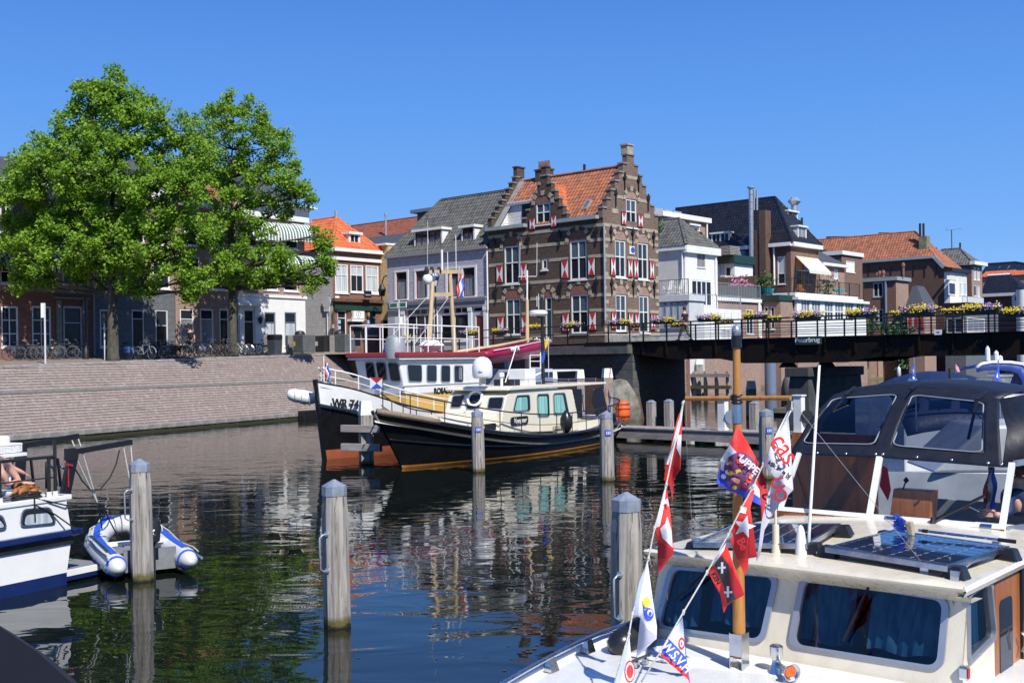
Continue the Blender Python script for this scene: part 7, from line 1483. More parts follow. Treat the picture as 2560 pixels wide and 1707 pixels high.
a,b=Vector((16.45,hy(16.5,1.95)+.02,0)),Vector((14.8,hy(14.9,1.8)+.02,0));d=(b-a).normalized();fl=Face(wr,fr(a,d,Vector((0,0,1)).cross(d)))
u0,z0=fl.at(6,252,1082);u1,_=fl.at(6,445,1100);text('hull_letters','WR 74',.40,fl.M@Matrix.Translation(((u0+u1)/2,-.10,z0+.02))@Matrix.Rotation(.10,4,'Y')@TXT,M['black'],wr,bold=.017,sx=(u1-u0)/1.16,ext=.01)
P2=Face(wr,fr((0,1.0,0),(-1,0,0),(0,-1,0)))
sd_=[P2.at(6,*q)for q in((800,1125),(783,930),(748,752),(1338,764),(1338,1160))];zr_=sd_[2][1]
zo=P2.z(6,800,1008);mb=P2.mb();mb.prism([(sd_[0][0],zo),(sd_[1][0],sd_[1][1]),(sd_[2][0],zr_),(sd_[3][0],zr_),(sd_[3][0],zo)],0,2.0);mb.build('wheelhouse',M['white'],wr,bev=.05)
mb=P2.mb();mb.prism([(sd_[0][0]+.05,.6),(sd_[0][0]-.0,zo-.003),(sd_[3][0],zo-.003),(sd_[3][0],.6)],-.0,2.0);mb.build('ochre_deckhouse',M['ochre'],wr)
mb=P2.mb();mb.box(sd_[1][0]-.1,sd_[3][0]+.0,-.03,-.002,zo+.32,zo+.36);mb.build('trim_line',M['pvc'],wr)
A_,B_=sd_[1],sd_[2];up=Vector((-(B_[0]-A_[0]),0,B_[1]-A_[1])).normalized();W2F=Face(wr,fr((-A_[0],-1.0,A_[1]),(0,1,0),up.cross(Vector((0,1,0))),up))
for q in(((500,765),(566,765),(588,905),(518,900)),((577,762),(652,765),(668,905),(600,902)),((664,765),(745,770),(768,912),(688,910))):bwin(W2F,wr,6,q,.12,fw=.05)
for q in(((800,782),(912,785),(914,916),(812,914)),((944,785),(1020,787),(1020,917),(944,916)),((1048,787),(1118,789),(1118,919),(1048,918)),((1144,789),(1212,791),(1212,921),(1144,920))):bwin(P2,wr,6,q,.13,fw=.05,cur='lace' if q[0][0]>1100 else None,cw=(.5,.9,.1,.95))
u0,z0=P2.at(6,995,982,-.02);u1,_=P2.at(6,1142,990,-.02);text('name_letters','ROSALO',.30,P2.M@Matrix.Translation(((u0+u1)/2,-.02,z0))@TXT,M['black'],wr,bold=.012,sx=(u1-u0)/1.28)
mb=MB();x0_,x1_=-sd_[3][0]-.05,-sd_[2][0]+.2;mb.box(x0_,x1_,-1.16,1.16,zr_+.003,zr_+.09,0);mb.build('roof',M['white'],wr);mb=MB();mb.box(x0_-.04,x1_+.06,-1.22,1.22,zr_+.093,zr_+.27);mb.build('red_roof_edge',M['darkred2']if 'darkred2' in M else mat('oxide red paint',(.27,.03,.03),.4,var=.1),wr,bev=.03)
zt2=zr_+.27;yr_=1.1;zt3=zt2+1.0
for sg in(1,-1):
 mb=MB();mb.tube([(x0_+.3,sg*yr_,zt3),(x1_-.1,sg*yr_,zt3)],.028,7);mb.build('top_rail',M['white'],wr);mb=MB();mb.tube([(x0_+.3,sg*yr_,zt3-.48),(x1_-.1,sg*yr_,zt3-.48)],.02,6);mb.build('lower_rail',M['white'],wr)
 for k in range(7):x=x0_+.3+(x1_-x0_-.4)*k/6;mb=MB();mb.tube([(x,sg*yr_,zt2),(x,sg*yr_,zt3)],.024,6);mb.build('stanchion',M['white'],wr)
mb=MB();mb.tube([(x1_-.1,-yr_,zt3),(x1_-.1,yr_,zt3)],.028,7);mb.build('top_rail',M['white'],wr)
for k in range(1,3):y=-yr_+2*yr_*k/3;mb=MB();mb.tube([(x1_-.1,y,zt2),(x1_-.1,y,zt3)],.024,6);mb.build('stanchion',M['white'],wr)
def wp(c,x,y,yo=0.0):u,z=Face(wr,fr((0,yo,0),(-1,0,0),(0,-1,0))).at(c,x,y);return Vector((-u,yo,z))
for a,b in(((6,962,600),(6,992,170)),((6,1152,720),(6,1117,118))):
 p,q=wp(*a),wp(*b);p.z=zt2;mb=MB();mb.tube([p,q],[.105,.075],10);mb.build('mast_leg',M['mast'],wr,smooth='auto')
for a,b in(((6,950,118),(6,1196,112)),((6,982,282),(6,1124,278))):mb=MB();mb.bar(wp(*a),wp(*b),.12,.16);mb.build('mast_crossbar',M['mast'],wr)
mb=MB();mb.lathe([(.04,-.2),(.14,-.17),(.2,-.06),(.2,.06),(.14,.17),(.04,.2)],wp(6,955,170),16);mb.build('white_float',M['white_gloss'],wr,smooth=True);mb=MB();mb.lathe([(.12,-.15),(.16,0),(.12,.15)],wp(6,1012,150),10);mb.lathe([(.12,-.15),(.14,0),(.1,.15)],wp(6,990,148),10,m=0);mb.build('horn',M['steel'],wr)
for c,x,y0,y1 in((2,1146,1000,830),(2,1190,990,845),(2,1256,1000,715),(2,1030,1000,960)):
 a,b=wp(c,x,y0),wp(c,x,y1);mb=MB();mb.tube([a,(a.x,a.y,b.z)],.045 if x==1146 else.016,6);mb.build('antenna',M['white'],wr)
for x in(1024,1065,1122):a=wp(2,x,990);mb=MB();mb.lathe([(.09,-.12),(.1,0),(.05,.14)],a,8);mb.build('deck_light',M['iron'],wr)
for a,b in(((6,950,300),(6,640,640)),((6,1115,290),(6,860,640)),((2,1030,980),(2,1032,600))):mb=MB();mb.tube([wp(*a),wp(*b)],.012,5);mb.build('stay',M['rope'],wr)
mb=MB();c_=wp(6,985,660,.6);mb.lathe([(.25,-.3),(.3,-.1),(.5,.05),(.35,.22),(.1,.28)],c_,14);mb.build('search_light',M['white'],wr,smooth='auto');mb=MB();c_=wp(6,720,660,.8);mb.lathe([(.36,-.42),(.4,0),(.32,.34),(.1,.45)],c_,14);mb.build('ventilator',M['zinc'],wr,smooth='auto')
f=thing('courtesy_flag','red white and blue flag hanging limp from the cutter mast crossbar','flag',(wst.x,wst.y,0),AF);a=wp(6,1185,130);dutch(f,[a,a+Vector((-.25,.1,-.2)),wp(6,1190,300)+Vector((-.1,.1,0)),wp(6,1160,312)])
mb=MB();a,b=wp(7,604,540),wp(7,606,30);a.z=1.6;mb.tube([a,b],[.13,.07],10);mb.build('aft_mast',M['mast'],wr,smooth='auto');c_=wp(3,343,975);mb=MB();mb.tube([b,c_],.04,6);mb.tube([wp(3,280,1022),wp(3,410,1020)],.02,5);mb.tube([wp(3,288,1020),wp(3,290,780)],.012,5);mb.tube([wp(3,412,1015),wp(3,414,775)],.012,5);mb.build('aerial_frame',M['white'],wr)
mb=MB();mb.tube([wp(7,0,478),wp(7,350,425),wp(7,645,368)],.07,8);mb.build('boom',M['mast'],wr,smooth=True)
zb_=wp(7,400,625).z;mb=MB();a,b=wp(20,160,500),wp(20,900,500);mb.box(b.x,a.x,-1.7,1.4,1.0,zb_);mb.build('aft_deckhouse',M['pale_blue'],wr,bev=.04);q=Face(wr,fr((0,1.41,0),(-1,0,0),(0,-1,0)));pbox(q,wr,'open_hatch','black',7,415,650,495,705,-.02,-.005);pbox(q,wr,'white_hatch','white',7,515,665,625,745,-.06,-.02)
mb=MB();a=wp(20,1330,340);mb.box(a.x,wp(20,700,370).x,-1.5,1.6,a.z-.08,a.z);mb.build('aft_roof',M['white'],wr)
mb=MB()
for x in(985,1190):a,b=wp(20,x,480,.9),wp(20,x,-60,.9);mb.tube([a,(a.x,a.y,b.z)],.03,6)
for y in(-50,60,180,310):mb.tube([wp(20,985,y,.9),wp(20,1190,y,.9)],.022,6)
mb.build('white_ladder',M['white'],wr)
a,b=wp(7,560,600),wp(7,440,600);mb=MB();mb.cyl(b.x,0,zb_,zb_+.75,.13,12);mb.build('exhaust_pipe',M['zinc'],wr)
a,b=wp(7,125,505,.3),wp(7,715,425,.3);f=thing('rubber_tender','magenta inflatable tender slung under the boom of the cutter','dinghy',tuple(Vector(wr.location)+FW*b.x+PORT*.3+Vector((0,0,b.z))),AF);L_=a.x-b.x;dz=a.z-b.z
for yy in(-.5,.5):
 pr_=[(0,yy*.2,-.05),(.3,yy*.8,-.02),(.9,yy,0),(L_*.5,yy,dz*.5-.02),(L_*.85,yy,dz*.85),(L_,yy*.95,dz)];mb=MB();mb.tube(pr_,[.20,.24,.26,.26,.22,.12],12);mb.build('side_tube',M['magenta'],f,smooth=True)
mb=MB();mb.hexa([(.2,-.12,-.5),(L_-.3,-.12,dz-.45),(L_-.3,.12,dz-.45),(.2,.12,-.5)],[(.1,-.48,-.08),(L_-.1,-.48,dz),(L_-.1,.48,dz),(.1,.48,-.08)]);mb.build('tender_hull',M['magenta'],f)
mb=MB();mb.tube([(0,-.1,.22),(.5,.6,.25),(L_*.5,.78,dz*.5+.2),(L_*.9,.75,dz*.9+.15)],.02,6);mb.build('grab_line',M['white'],f);text('lettering','WR 74',.26,fr((L_*.62,.80,dz*.62+.08),(-1,0,-dz/L_),(0,-1,0))@TXT,M['white'],f,ext=.02)
mb=MB()
for k in range(18):q=Vector((random.uniform(-.2,.4),random.uniform(-.2,.5),random.uniform(.05,.35)));mb.lathe([(.02,-.05),(.06,0),(.02,.05)],q,6)
props(mb.build('rope_clutter',M['rope'],f),kind='stuff')
f=thing('pennant','yellow pennant hanging from the black mast of the cream cruiser','pennant',(vo.location.x,vo.location.y,0),AF);a,b,c_=rp(7,795,345,.3),rp(7,755,395,.3),rp(7,760,455,.3);mb=MB();mb.face([a,b,c_,rp(7,775,430,.3)]);mb.build('cloth',M['yellow'],f,sol=.006)
f=thing('pennant','blue and white pennant below the yellow one on the black mast','pennant',(vo.location.x,vo.location.y,0),AF);mb=MB();mb.face([rp(7,752,460,.3),rp(7,725,530,.3),rp(7,738,580,.3),rp(7,760,520,.3)]);mb.build('cloth',M['blue'],f,sol=.006)
stanchions(wr,S2,12.2,16.8,7,.5,.12,'white',.022)
f=thing('bow_flag','red white and blue flag with red tip at the bow of the cutter','flag',tuple(wr.location),AF);a=wp(6,205,985,.1);mb=MB();mb.tube([(a.x,.1,2.4),(a.x,.1,3.55)],.018,6);mb.build('staff',M['white'],f);dutch(f,[(a.x,.1,3.35),(a.x-.05,.3,3.2),(a.x-.06,.32,2.62),(a.x,.12,2.7)])
a=Vector(wr.location)+FW*17.3-PORT*.75;f=thing('bow_fender','white wrapped inflatable fender lashed across the cutter bow','fender',(a.x,a.y,2.15),AF-.9);mb=MB();mb.tube([(.5,0,.1),(.45,0,.1),(.3,0,.06),(0,0,0),(-.3,0,-.06),(-.45,0,-.1),(-.5,0,-.11)],[.05,.16,.22,.24,.23,.15,.05],14);o=mb.build('fender_body',M['white'],f,smooth=True);mb=MB()
for x in(-.25,0,.22):mb.tube([(x,.25*math.cos(q),-.0+x*.25+.25*math.sin(q))for q in[i*math.pi/8 for i in range(16)]],.014,5,closed=True)
mb.tube([(.2,.2,0),(.0,-.4,-.2),(-.1,-.6,-.3)],.03,5);mb.build('lashing',M['rope'],f)
q0=GP(15,565,1368);lo=q0-PORT*1.5
lb=thing('cabin_cruiser','white and navy cabin cruiser with railed aft deck at the left picture edge','cabin cruiser',(lo.x,lo.y,0),AF);P3_=Face(lb,fr((0,1.5,0),(-1,0,0),(0,-1,0)))
def lp(x,y,yo=1.5,c=15):u,z=Face(lb,fr((0,yo,0),(-1,0,0),(0,-1,0))).at(c,x,y);return Vector((-u,yo,z))
zs_=[lp(600,945).z,lp(640,880).z,lp(575,640).z];zD=lp(300,655).z;L7=8.5
zl=lp(570,1262).z
mb=MB();tr0,tr1,tr2=lp(570,1262).x,lp(612,940).x,lp(560,640).x
for(za,xa_,zb__,xb_,m_)in((-.4,tr0,zl,tr0,1),(zl,tr0,zs_[0],tr1,0),(zs_[0],tr1,zD,tr2,0)):
 for sg in(1,-1):mb.grid([[(xa_,sg*1.5,za),(xb_,sg*1.5,zb__)],[(L7,sg*1.5,za),(L7,sg*1.5,zb__)]],m_)
 mb.face([(xa_,-1.5,za),(xa_,1.5,za),(xb_,1.5,zb__),(xb_,-1.5,zb__)],m_)
mb.build('hull',[M['white_gloss'],M['navy_hull']],lb)
mb=MB();mb.prism([(tr1-.06,zs_[0]-.0),(L7,zs_[0]),(L7,zs_[0]+.10),(tr1-.12,zs_[0]+.10)],1.44,1.60);mb.prism([(tr1-.06,zs_[0]),(L7,zs_[0]),(L7,zs_[0]+.10),(tr1-.12,zs_[0]+.10)],-1.60,-1.44);mb.box(tr1-.14,tr1+.02,-1.6,1.6,zs_[0]+.003,zs_[0]+.097);mb.build('rub_rail',M['navy_hull'],lb,bev=.02)
mb=MB();mb.prism([(tr1,zs_[0]-.12),(L7,zs_[0]-.12),(L7,zs_[0]-.002),(tr1,zs_[0]-.002)],1.49,1.53);mb.build('dark_stripe',M['iron'],lb)
for q in(((180,722),(425,700),(478,850),(160,880)),((-95,775),(15,762),(60,895),(-120,920))):bwin(P3_,lb,15,q,.09,fm='steel',g='glass',cur='lacew',cw=(.03,.97,.03,.75),fw=.03)
yp=lp(880,1220,.9);sp=[lp(888,1205,1.2),lp(600,1085,-1.1)];zpf=lp(600,1250).z;mb=MB();xe_=min(lp(880,1215,1.35).x,tr0-.9);mb.box(xe_,tr0+.1,-1.35,1.4,zpf-.08,zpf-.02,0);mb.build('swim_platform',M['grey_deck'],lb);mb=MB();mb.box(xe_-.03,tr0+.1,-1.38,1.45,.03,zpf-.083);mb.build('platform_edge',M['navy_hull'],lb,bev=.02);mb=MB();mb.box(xe_-.02,tr0,1.38,1.46,zpf-.083,zpf+.0);mb.build('platform_lip',M['white'],lb)
mb=MB();mb.box(tr2+.02,L7,-1.46,1.46,zD-.06,zD-.015);mb.build('deck',M['grey_deck'],lb);mb=MB();mb.box(tr2-.12,tr2+.1,-1.5,1.5,zD-.05,zD+.03);mb.prism([(tr2,zD-.05),(L7,zD-.05),(L7,zD+.03),(tr2,zD+.03)],1.42,1.52);mb.build('toe_rail',M['white_gloss'],lb,bev=.015)
for k in range(9):mb=MB();mb.box(tr2+.2,L7,-1.3+k*.31,-1.285+k*.31,zD-.0148,zD-.01);mb.build('deck_seam',M['black'],lb)
hR=.62;xs_=[lp(450,640).x,lp(30,690).x,lp(30,690).x+1.2]
for yy in(1.42,):
 mb=MB();mb.tube([(tr2+.12,yy,zD+hR),(xs_[2]+3,yy,zD+hR)],.024,8);mb.build('top_rail',M['iron'],lb);mb=MB();mb.tube([(tr2+.12,yy,zD+.31),(xs_[2]+3,yy,zD+.31)],.012,6);mb.build('lower_rail',M['iron'],lb)
for x in[tr2+.12]+xs_:mb=MB();mb.tube([(x,1.42,zD),(x,1.42,zD+(hR if x!=tr2+.12 else hR+.25))],.026,8);mb.build('rail_post',M['iron'],lb);mb=MB();mb.cyl(x,1.42,zD,zD+.1,.04,8);mb.build('rail_socket',M['white'],lb)
for(x0,x1,yy)in((395,515,.2),(100,285,-.3)):
 a,b=lp(x0,290,yy),lp(x1,330,yy);top=a.z;
 for k_ in((a.x,a.x,1),(b.x,b.x,1)):pass
 mb=MB();mb.tube([(a.x,yy,zD),(a.x,yy,top-.08),(a.x-.08,yy,top),(b.x+.05,yy,top-.03),(b.x,yy,zD)],.024,8);mb.build('boarding_rail',M['iron'],lb,smooth=True)
 mb=MB();q=a.x if x0>200 else b.x;mb.tube([(q-.03,yy+.3,top-.12),(q-.14,yy+.32,top-.2),(q-.2,yy+.32,zD)],.022,8);mb.build('blue_ladder_rail',M['navy_hull'],lb,smooth=True)
for(yy,T,E,Bt,lab)in((-.75,(185,190),(668,100),(160,370),'far'),(.95,(625,240),(1122,152),(545,590),'near')):
 a,b,c_=lp(*T,yy),lp(*E,yy),lp(*Bt,yy);c_.z=zD-.1;mb=MB();mb.bar(a+Vector((.06,0,0)),b,.05,.085);mb.build('davit_arm',M['black'],lb);mb=MB();mb.bar(c_,a+Vector((0,0,-.02)),.07,.16,up=(1,0,.2));mb.build('davit_leg',M['black'],lb)
 mb=MB();mb.box(a.x-.02,a.x+.14,yy-.045,yy+.045,a.z-.12,a.z+.07);mb.build('davit_head',M['iron'],lb)
near=[lp(705,250,.95),lp(665,300,.95)];hk=lp(828,665,.9)
mb=MB();mb.tube([lp(705,245,.95),hk],.012,6);mb.tube([lp(650,290,.95),hk],.012,6);mb.tube([lp(1052,185,.95),lp(1105,470,1.0)],.01,6);mb.tube([lp(1115,180,.95),lp(1130,360,1.0)],.01,6);mb.tube([lp(610,130,-.75),lp(635,190,-.7)],.012,6);mb.tube([lp(660,105,-.75),lp(690,190,-.7)],.012,6);mb.build('davit_falls',M['rope'],lb)
mb=MB();P_c=[lp(635,370,.95),lp(700,480,.95),lp(770,560,.95),lp(850,560,.95),lp(940,450,.95),lp(990,340,.95),lp(1018,220,.95)];mb.tube(P_c,.012,6);mb.tube([lp(835,690,.9),lp(850,760,.7),lp(870,900,.4)],.012,5);mb.tube([lp(870,690,.9),lp(950,850,.6),lp(1060,1060,.3)],.012,5);mb.build('black_lines',M['ropeblack'],lb)
mb=MB();a=lp(640,355,.95);mb.bar(lp(545,338,1.1),a,.01,.035);mb.bar(lp(583,360,1.0),lp(583,535,1.0),.01,.02);mb.build('red_strap',M['red'],lb)
f=thing('rope_coil','heap of black mooring rope on the deck edge in front of the dog','rope',(lb.location.x,lb.location.y,0),AF);c_=lp(225,640,1.3);mb=MB();rr=random.Random(8)
for k in range(5):q=[(c_.x+(.13+.03*rr.random())*math.cos(a)*1.5,c_.y+(.12+.03*rr.random())*math.sin(a),zD+.02+.02*k+rr.uniform(-.01,.01))for a in[i*math.pi/6 for i in range(12)]];mb.tube(q,.014,5,closed=True)
a=lp(290,655,1.52);mb.tube([(a.x,1.53,zD+.05),(a.x,1.54,lp(290,830).z)],.012,5);e_=lp(1090,735,.4);mb.tube([(a.x,1.5,zD+.05),lp(560,690,1.55),(e_.x,e_.y,e_.z)],.012,5);mb.tube([lp(300,690,1.53),lp(470,770,1.54),lp(640,890,1.66)],.012,5);mb.build('rope',M['ropeblack'],f)
f=thing('person','person in dark shorts lying on the aft deck, bare legs and feet towards the dog','person',tuple(lb.location),AF)
def LP(x,y,yo):return lp(x,y,yo,25)
hip=LP(-60,560,.55);J=[(hip,.13),(LP(60,560,.5),.095),(LP(160,620,.45),.07),(LP(330,830,.5),.055),(LP(410,960,.55),.036),(LP(560,975,.6),.032),(LP(720,975,.62),.022),(LP(-60,700,.8),.1),(LP(30,780,.9),.075),(LP(110,870,.9),.055),(LP(150,1010,.9),.04),(LP(290,940,.9),.032),(LP(390,890,.88),.02),(hip+Vector((.35,0,.1)),.15),(hip+Vector((.8,0,.3)),.17),(hip+Vector((1.0,0,.42)),.06),(hip+Vector((1.1,0,.52)),.10)]
skin('body',[(p,r)for p,r in J],[(0,1),(1,2),(2,3),(3,4),(4,5),(5,6),(0,7),(7,8),(8,9),(9,10),(10,11),(11,12),(0,13),(13,14),(14,15),(15,16)],M['skin'],f)
J=[(LP(130,470,.1),.05),(LP(230,640,.1),.042),(LP(430,730,.15),.034),(LP(520,780,.15),.028)];skin('arm',J,[(0,1),(1,2),(2,3)],M['skin'],f)
for k in range(5):a=LP(515+10*k,775+4*k,.15);mb=MB();mb.tube([a,a+Vector((-.05,0,-.02-.005*k)),a+Vector((-.08,.0,-.05))],[.011,.010,.007],6);mb.build('finger',M['skin'],f,smooth=True)
skin('shorts',[(hip,.15),(LP(10,555,.52),.12),(LP(-40,690,.78),.125),(hip+Vector((.25,0,.08)),.16)],[(0,1),(0,2),(0,3)],M['grey_trousers'],f)
M['fur']=mat('orange brown fur',(.42,.16,.045),.9,var=.5,scale=12,bmp=.8,bs=50);M['furpale']=mat('pale fur',(.58,.44,.26),.9,var=.3,scale=20,bmp=.8,bs=60)
f=thing('dog','small orange brown dog lying on the deck with head raised and pale bushy tail','dog',tuple(lb.location),AF);y_=1.05
def DP(x,y,yo=0):return lp(x,y,y_+yo,25)
J=[(DP(640,1100),.085),(DP(520,1090),.095),(DP(400,1080),.088),(DP(385,1010),.062),(DP(405,975),.058),(DP(430,1000,.08),.032),(DP(320,1140,.08),.035),(DP(240,1215,.15),.022),(DP(200,1235,.18),.02),(DP(440,1150,.1),.035),(DP(400,1190,.16),.022),(DP(700,1150,.08),.05),(DP(640,1190,.12),.03),(DP(590,1190,.16),.022)]
skin('body',J,[(0,1),(1,2),(2,3),(3,4),(4,5),(2,6),(6,7),(7,8),(2,9),(9,10),(0,11),(11,12),(12,13)],M['fur'],f)
skin('tail',[(DP(690,1110),.035),(DP(770,1150),.05),(DP(840,1180),.035),(DP(870,1195),.015)],[(0,1),(1,2),(2,3)],M['furpale'],f)
for x in(365,455):a=DP(x,935);mb=MB();mb.tube([DP(x+(8 if x<400 else-8),985),a],[.032,.004],6);mb.build('ear',M['fur'],f)
mb=MB();mb.lathe([(.004,-.012),(.014,0),(.004,.012)],DP(437,1012,.11),8);mb.build('nose',M['black'],f)
f=thing('laundry_basket','white plastic basket standing on a white table at the left edge','basket',tuple(lb.location),AF);a,b=LP(235,150,-.2),LP(-80,330,-.2);mb=MB();z1,z0=a.z,b.z
for k in range(7):zz=z0+(z1-z0)*k/6;mb.tube([(a.x+.02*(6-k)/6,-.45,zz),(a.x+.02*(6-k)/6,.05,zz),(b.x+.4,.05,zz),(b.x+.4,-.45,zz)],.008 if k<6 else.018,5,closed=True)
for k in range(14):x=a.x+(b.x+.4-a.x)*k/13;mb.bar((x,.05,z0),(x,.05,z1),.012,.008)
for k in range(6):y=-.45+.5*k/5;mb.bar((a.x,y,z0),(a.x,y,z1),.008,.012)
mb.build('basket',M['white'],f);mb=MB();mb.box(a.x-.06,b.x+.6,-.5,.1,z0-.07,z0-.02);mb.build('table_top',M['white'],f);mb=MB();mb.cyl(LP(185,500,-.2).x,-.2,zD,z0-.07,.03,8);mb.build('leg',M['white'],f);mb=MB();mb.box(a.x+.15,b.x+.4,-.4,0,z0+.02,z1+.14);mb.build('folded_cloth',M['white'],f,bev=.04)
A0,B0,C0=GP(15,1030,1215,.2),GP(15,1500,1120,.22),GP(15,885,795,.42);md_=(A0+B0)/2;ax_=(C0-md_);ax_.z=0;Ld=ax_.length+.25;axn=ax_.normalized()
dg_=thing('inflatable_dinghy','pale grey inflatable dinghy with blue stripes and outboard behind the left post','dinghy',(md_.x,md_.y,0),math.atan2(axn.y,axn.x));tr_=.175;hwd_=.54
for sg in(1,-1):
 pts_=[(-.55,sg*hwd_,.22),(-.42,sg*hwd_,.22),(-.1,sg*hwd_,.22),(.8,sg*hwd_,.23),(1.6,sg*hwd_*.98,.28),(2.05,sg*hwd_*.8,.36),(2.35,sg*hwd_*.5,.43),(2.5,sg*.18,.47),(2.52,-sg*.02,.48)]
 mb=MB();mb.tube(pts_,[.03,.12,tr_,tr_,tr_,tr_,tr_,tr_,tr_],16);mb.build('side_tube',M['pvc'],dg_,smooth=True)
 mb=MB();q=[(p[0],p[1]-sg*.05*1,p[2]+tr_*.985)for p in pts_[2:]]
 G=[[(p[0],p[1]-sg*.05-.0,p[2]+tr_*.95+.012),(p[0],p[1]+sg*.0,p[2]+tr_+.012),(p[0],p[1]+sg*.06,p[2]+tr_*.95+.012)]for p in pts_[2:-1]];mb.grid(G);mb.build('blue_stripe',M['blue'],dg_)
 mb=MB();mb.tube([(p[0],p[1]+sg*(tr_+.01),p[2]+.03)for p in pts_[1:-1]],.022,6);mb.build('rub_strip',M['bluegrey'],dg_);mb=MB();mb.tube([(p[0]+.0,p[1]+sg*(tr_*.75),p[2]+tr_*.8+.03*math.sin(i*2.2))for i,p in enumerate(pts_[1:-1])],.011,5);mb.build('grab_line',M['rope'],dg_)
 mb=MB();mb.tube([(-.30,sg*hwd_*1,.22),(-.26,sg*hwd_,.22)],[.155,.165],16);mb.build('blue_ring',M['blue'],dg_)
mb=MB();mb.box(-.08,2.1,-.4,.4,.10,.16);mb.build('floor',M['grey_deck'],dg_);mb=MB();mb.box(-.1,-.05,-.4,.4,.08,.42);mb.build('transom',M['grey_deck'],dg_);mb=MB();mb.box(.85,1.1,-.5,.5,.36,.40);mb.build('thwart',M['white'],dg_)
f2=Face(dg_,fr((0,hwd_+tr_+.01,0),(-1,0,0),(0,-1,0)));text('lettering','Lodestar',.13,f2.M@Matrix.Translation((-.35,0,.22))@TXT,M['blue'],dg_)
mb=MB();mb.lathe([(.05,.5),(.13,.55),(.15,.75),(.13,.88),(.06,.92)],(-.2,0,0),12);mb.box(-.26,-.14,-.05,.05,-.3,.5);ob=mb.build('outboard_motor',M['bluegrey']if False else M['iron'],dg_,smooth='auto')
mb=MB();mb.bar((-.1,0,.72),(.35,.1,.78),.035,.035);mb.build('tiller',M['black'],ob);text('number','6',.13,fr((-.2,-.16,.72),(1,0,0),(0,1,0))@TXT,M['white'],ob,bold=.006);text('number','6',.13,fr((-.36,.0,.70),(0,-1,0),(1,0,0))@TXT,M['white'],ob,bold=.006)
for y in(.42,-.35):mb=MB();mb.bar((-.3,y+.25,.46),(1.3,y+.25,.50),.045,.02);mb.build('oar',M['steel'],dg_)
# ================================================================ CREAM CRUISER IN THE FOREGROUND
bd_=Vector((.76,-.65,0)).normalized();fb=thing('cream_cruiser','large cream motor cruiser in the foreground with solar panels and charcoal canopy','motor cruiser',(1.165,9.43,0),math.atan2(bd_.y,bd_.x))
ZR=1.70;WD=2.55;F0=Face(fb);FI=F0.I;F3=FI.to_3x3()
def B(c,x,y,ax='z',v=ZR):
 """point of the boat's own space seen at a crop position, on the plane ax = v"""
 o=FI@EYE;d=F3@ray(*px(c,x,y));k='xyz'.index(ax);return o+d*((v-o[k])/d[k])
def W_(p):return fb.matrix_world@p if False else(F0.W@Vector(p))
CR=M['cream'];M['cream2']=mat('cream gelcoat',(.72,.655,.52),.3,var=.12,scale=5,coat=.3,stretch=(1,1,.4));M['alu']=mat('anodised frame',(.36,.39,.45),.35,metal=.5,var=.1);M['bluecur']=curtain('blue curtain',(.06,.22,.38),(.16,.42,.62),20,coat=0)
M['tint']=glassmat('tinted cabin glass',(.26,.33,.40),1.0);M['vinyl']=glassmat('clear vinyl',(.22,.25,.32),1.3,.03);M['clear']=glassmat('windscreen glass',(.88,.91,.92),.9)
from mathutils.geometry import tessellate_polygon
def holed(face,parent,outer,holes,th,mt,name):
 """sheet with window openings, th thick"""
 mb=face.mb();L=[outer]+holes;fl=[p for l in L for p in l];tr=tessellate_polygon([[Vector((p[0],p[1],0))for p in l]for l in L])
 for y in(0,th):
  for t_ in tr:mb.face([(fl[i][0],y,fl[i][1])for i in t_])
 for l in L:
  for a,b in zip(l,l[1:]+l[:1]):mb.face([(a[0],0,a[1]),(b[0],0,b[1]),(b[0],th,b[1]),(a[0],th,a[1])])
 return mb.build(name,mt,parent)
def ringframe(face,parent,o,i,y0,y1,mt):
 mb=face.mb();n=len(o)
 for k in range(n):
  j=(k+1)%n
  for A_,Bq,ya,yb in((o,i,y0,y0),(o,o,y0,y1),(i,i,y0,y1)):
   mb.face([(A_[k][0],ya,A_[k][1]),(A_[j][0],ya,A_[j][1]),(Bq[j][0],yb,Bq[j][1]),(Bq[k][0],yb,Bq[k][1])])
 return mb.build('window_frame',mt,parent)
def bigwin(face,parent,P,cur,r=.09,fw=.05):
 o=roundpoly(P,r,6);i=scalepoly(o,fw);w_=ringframe(face,parent,o,i,-.022,.03,M['alu']);w_.name='window'
 mb=face.mb();mb.f.append([mb.P((p[0],.012,p[1]))for p in i]);mb.mi.append(0);mb.build('pane',M['tint'],w_)
 x0,x1=min(p[0]for p in P),max(p[0]for p in P);z0,z1=min(p[1]for p in P),max(p[1]for p in P)
 for a,b,yb,zl_ in cur:
  G=[];n=int(44*(b-a))+4
  for k in range(n+1):
   u=x0+(x1-x0)*(a+(b-a)*k/n);y=yb+.022*math.sin(k*1.5)+.01*math.sin(k*.7);G.append([(u,y,z0+(z1-z0)*zl_+.015*math.sin(k*.4)),(u,y*.8+.02,(z0+z1)/2),(u,y*.6+.04,z1+.05)])
  mb=face.mb();mb.grid(G);mb.build('curtain',M['bluecur'],w_,smooth=True)
 return i
FS=Face(fb,fr((0,-.10,.90),(1,0,0),Vector((0,.20,.72)).normalized().cross(Vector((1,0,0))),Vector((0,.20,.72)).normalized()))
WL1=[FS.at(11,*q)for q in((1125,1155),(1945,1275),(2055,765),(1235,695))]
WR1=[FS.at(12,*q)for q in((238,1255),(1545,1465),(1600,860),(345,665))]
OUT=[(-.02,0),(WD,0),(WD,.80),(.02,.80)]
hl=[scalepoly(roundpoly(P,.09,6),.03)for P in(WL1,WR1)]
holed(FS,fb,OUT,hl,.03,M['cream2'],'cabin_front')
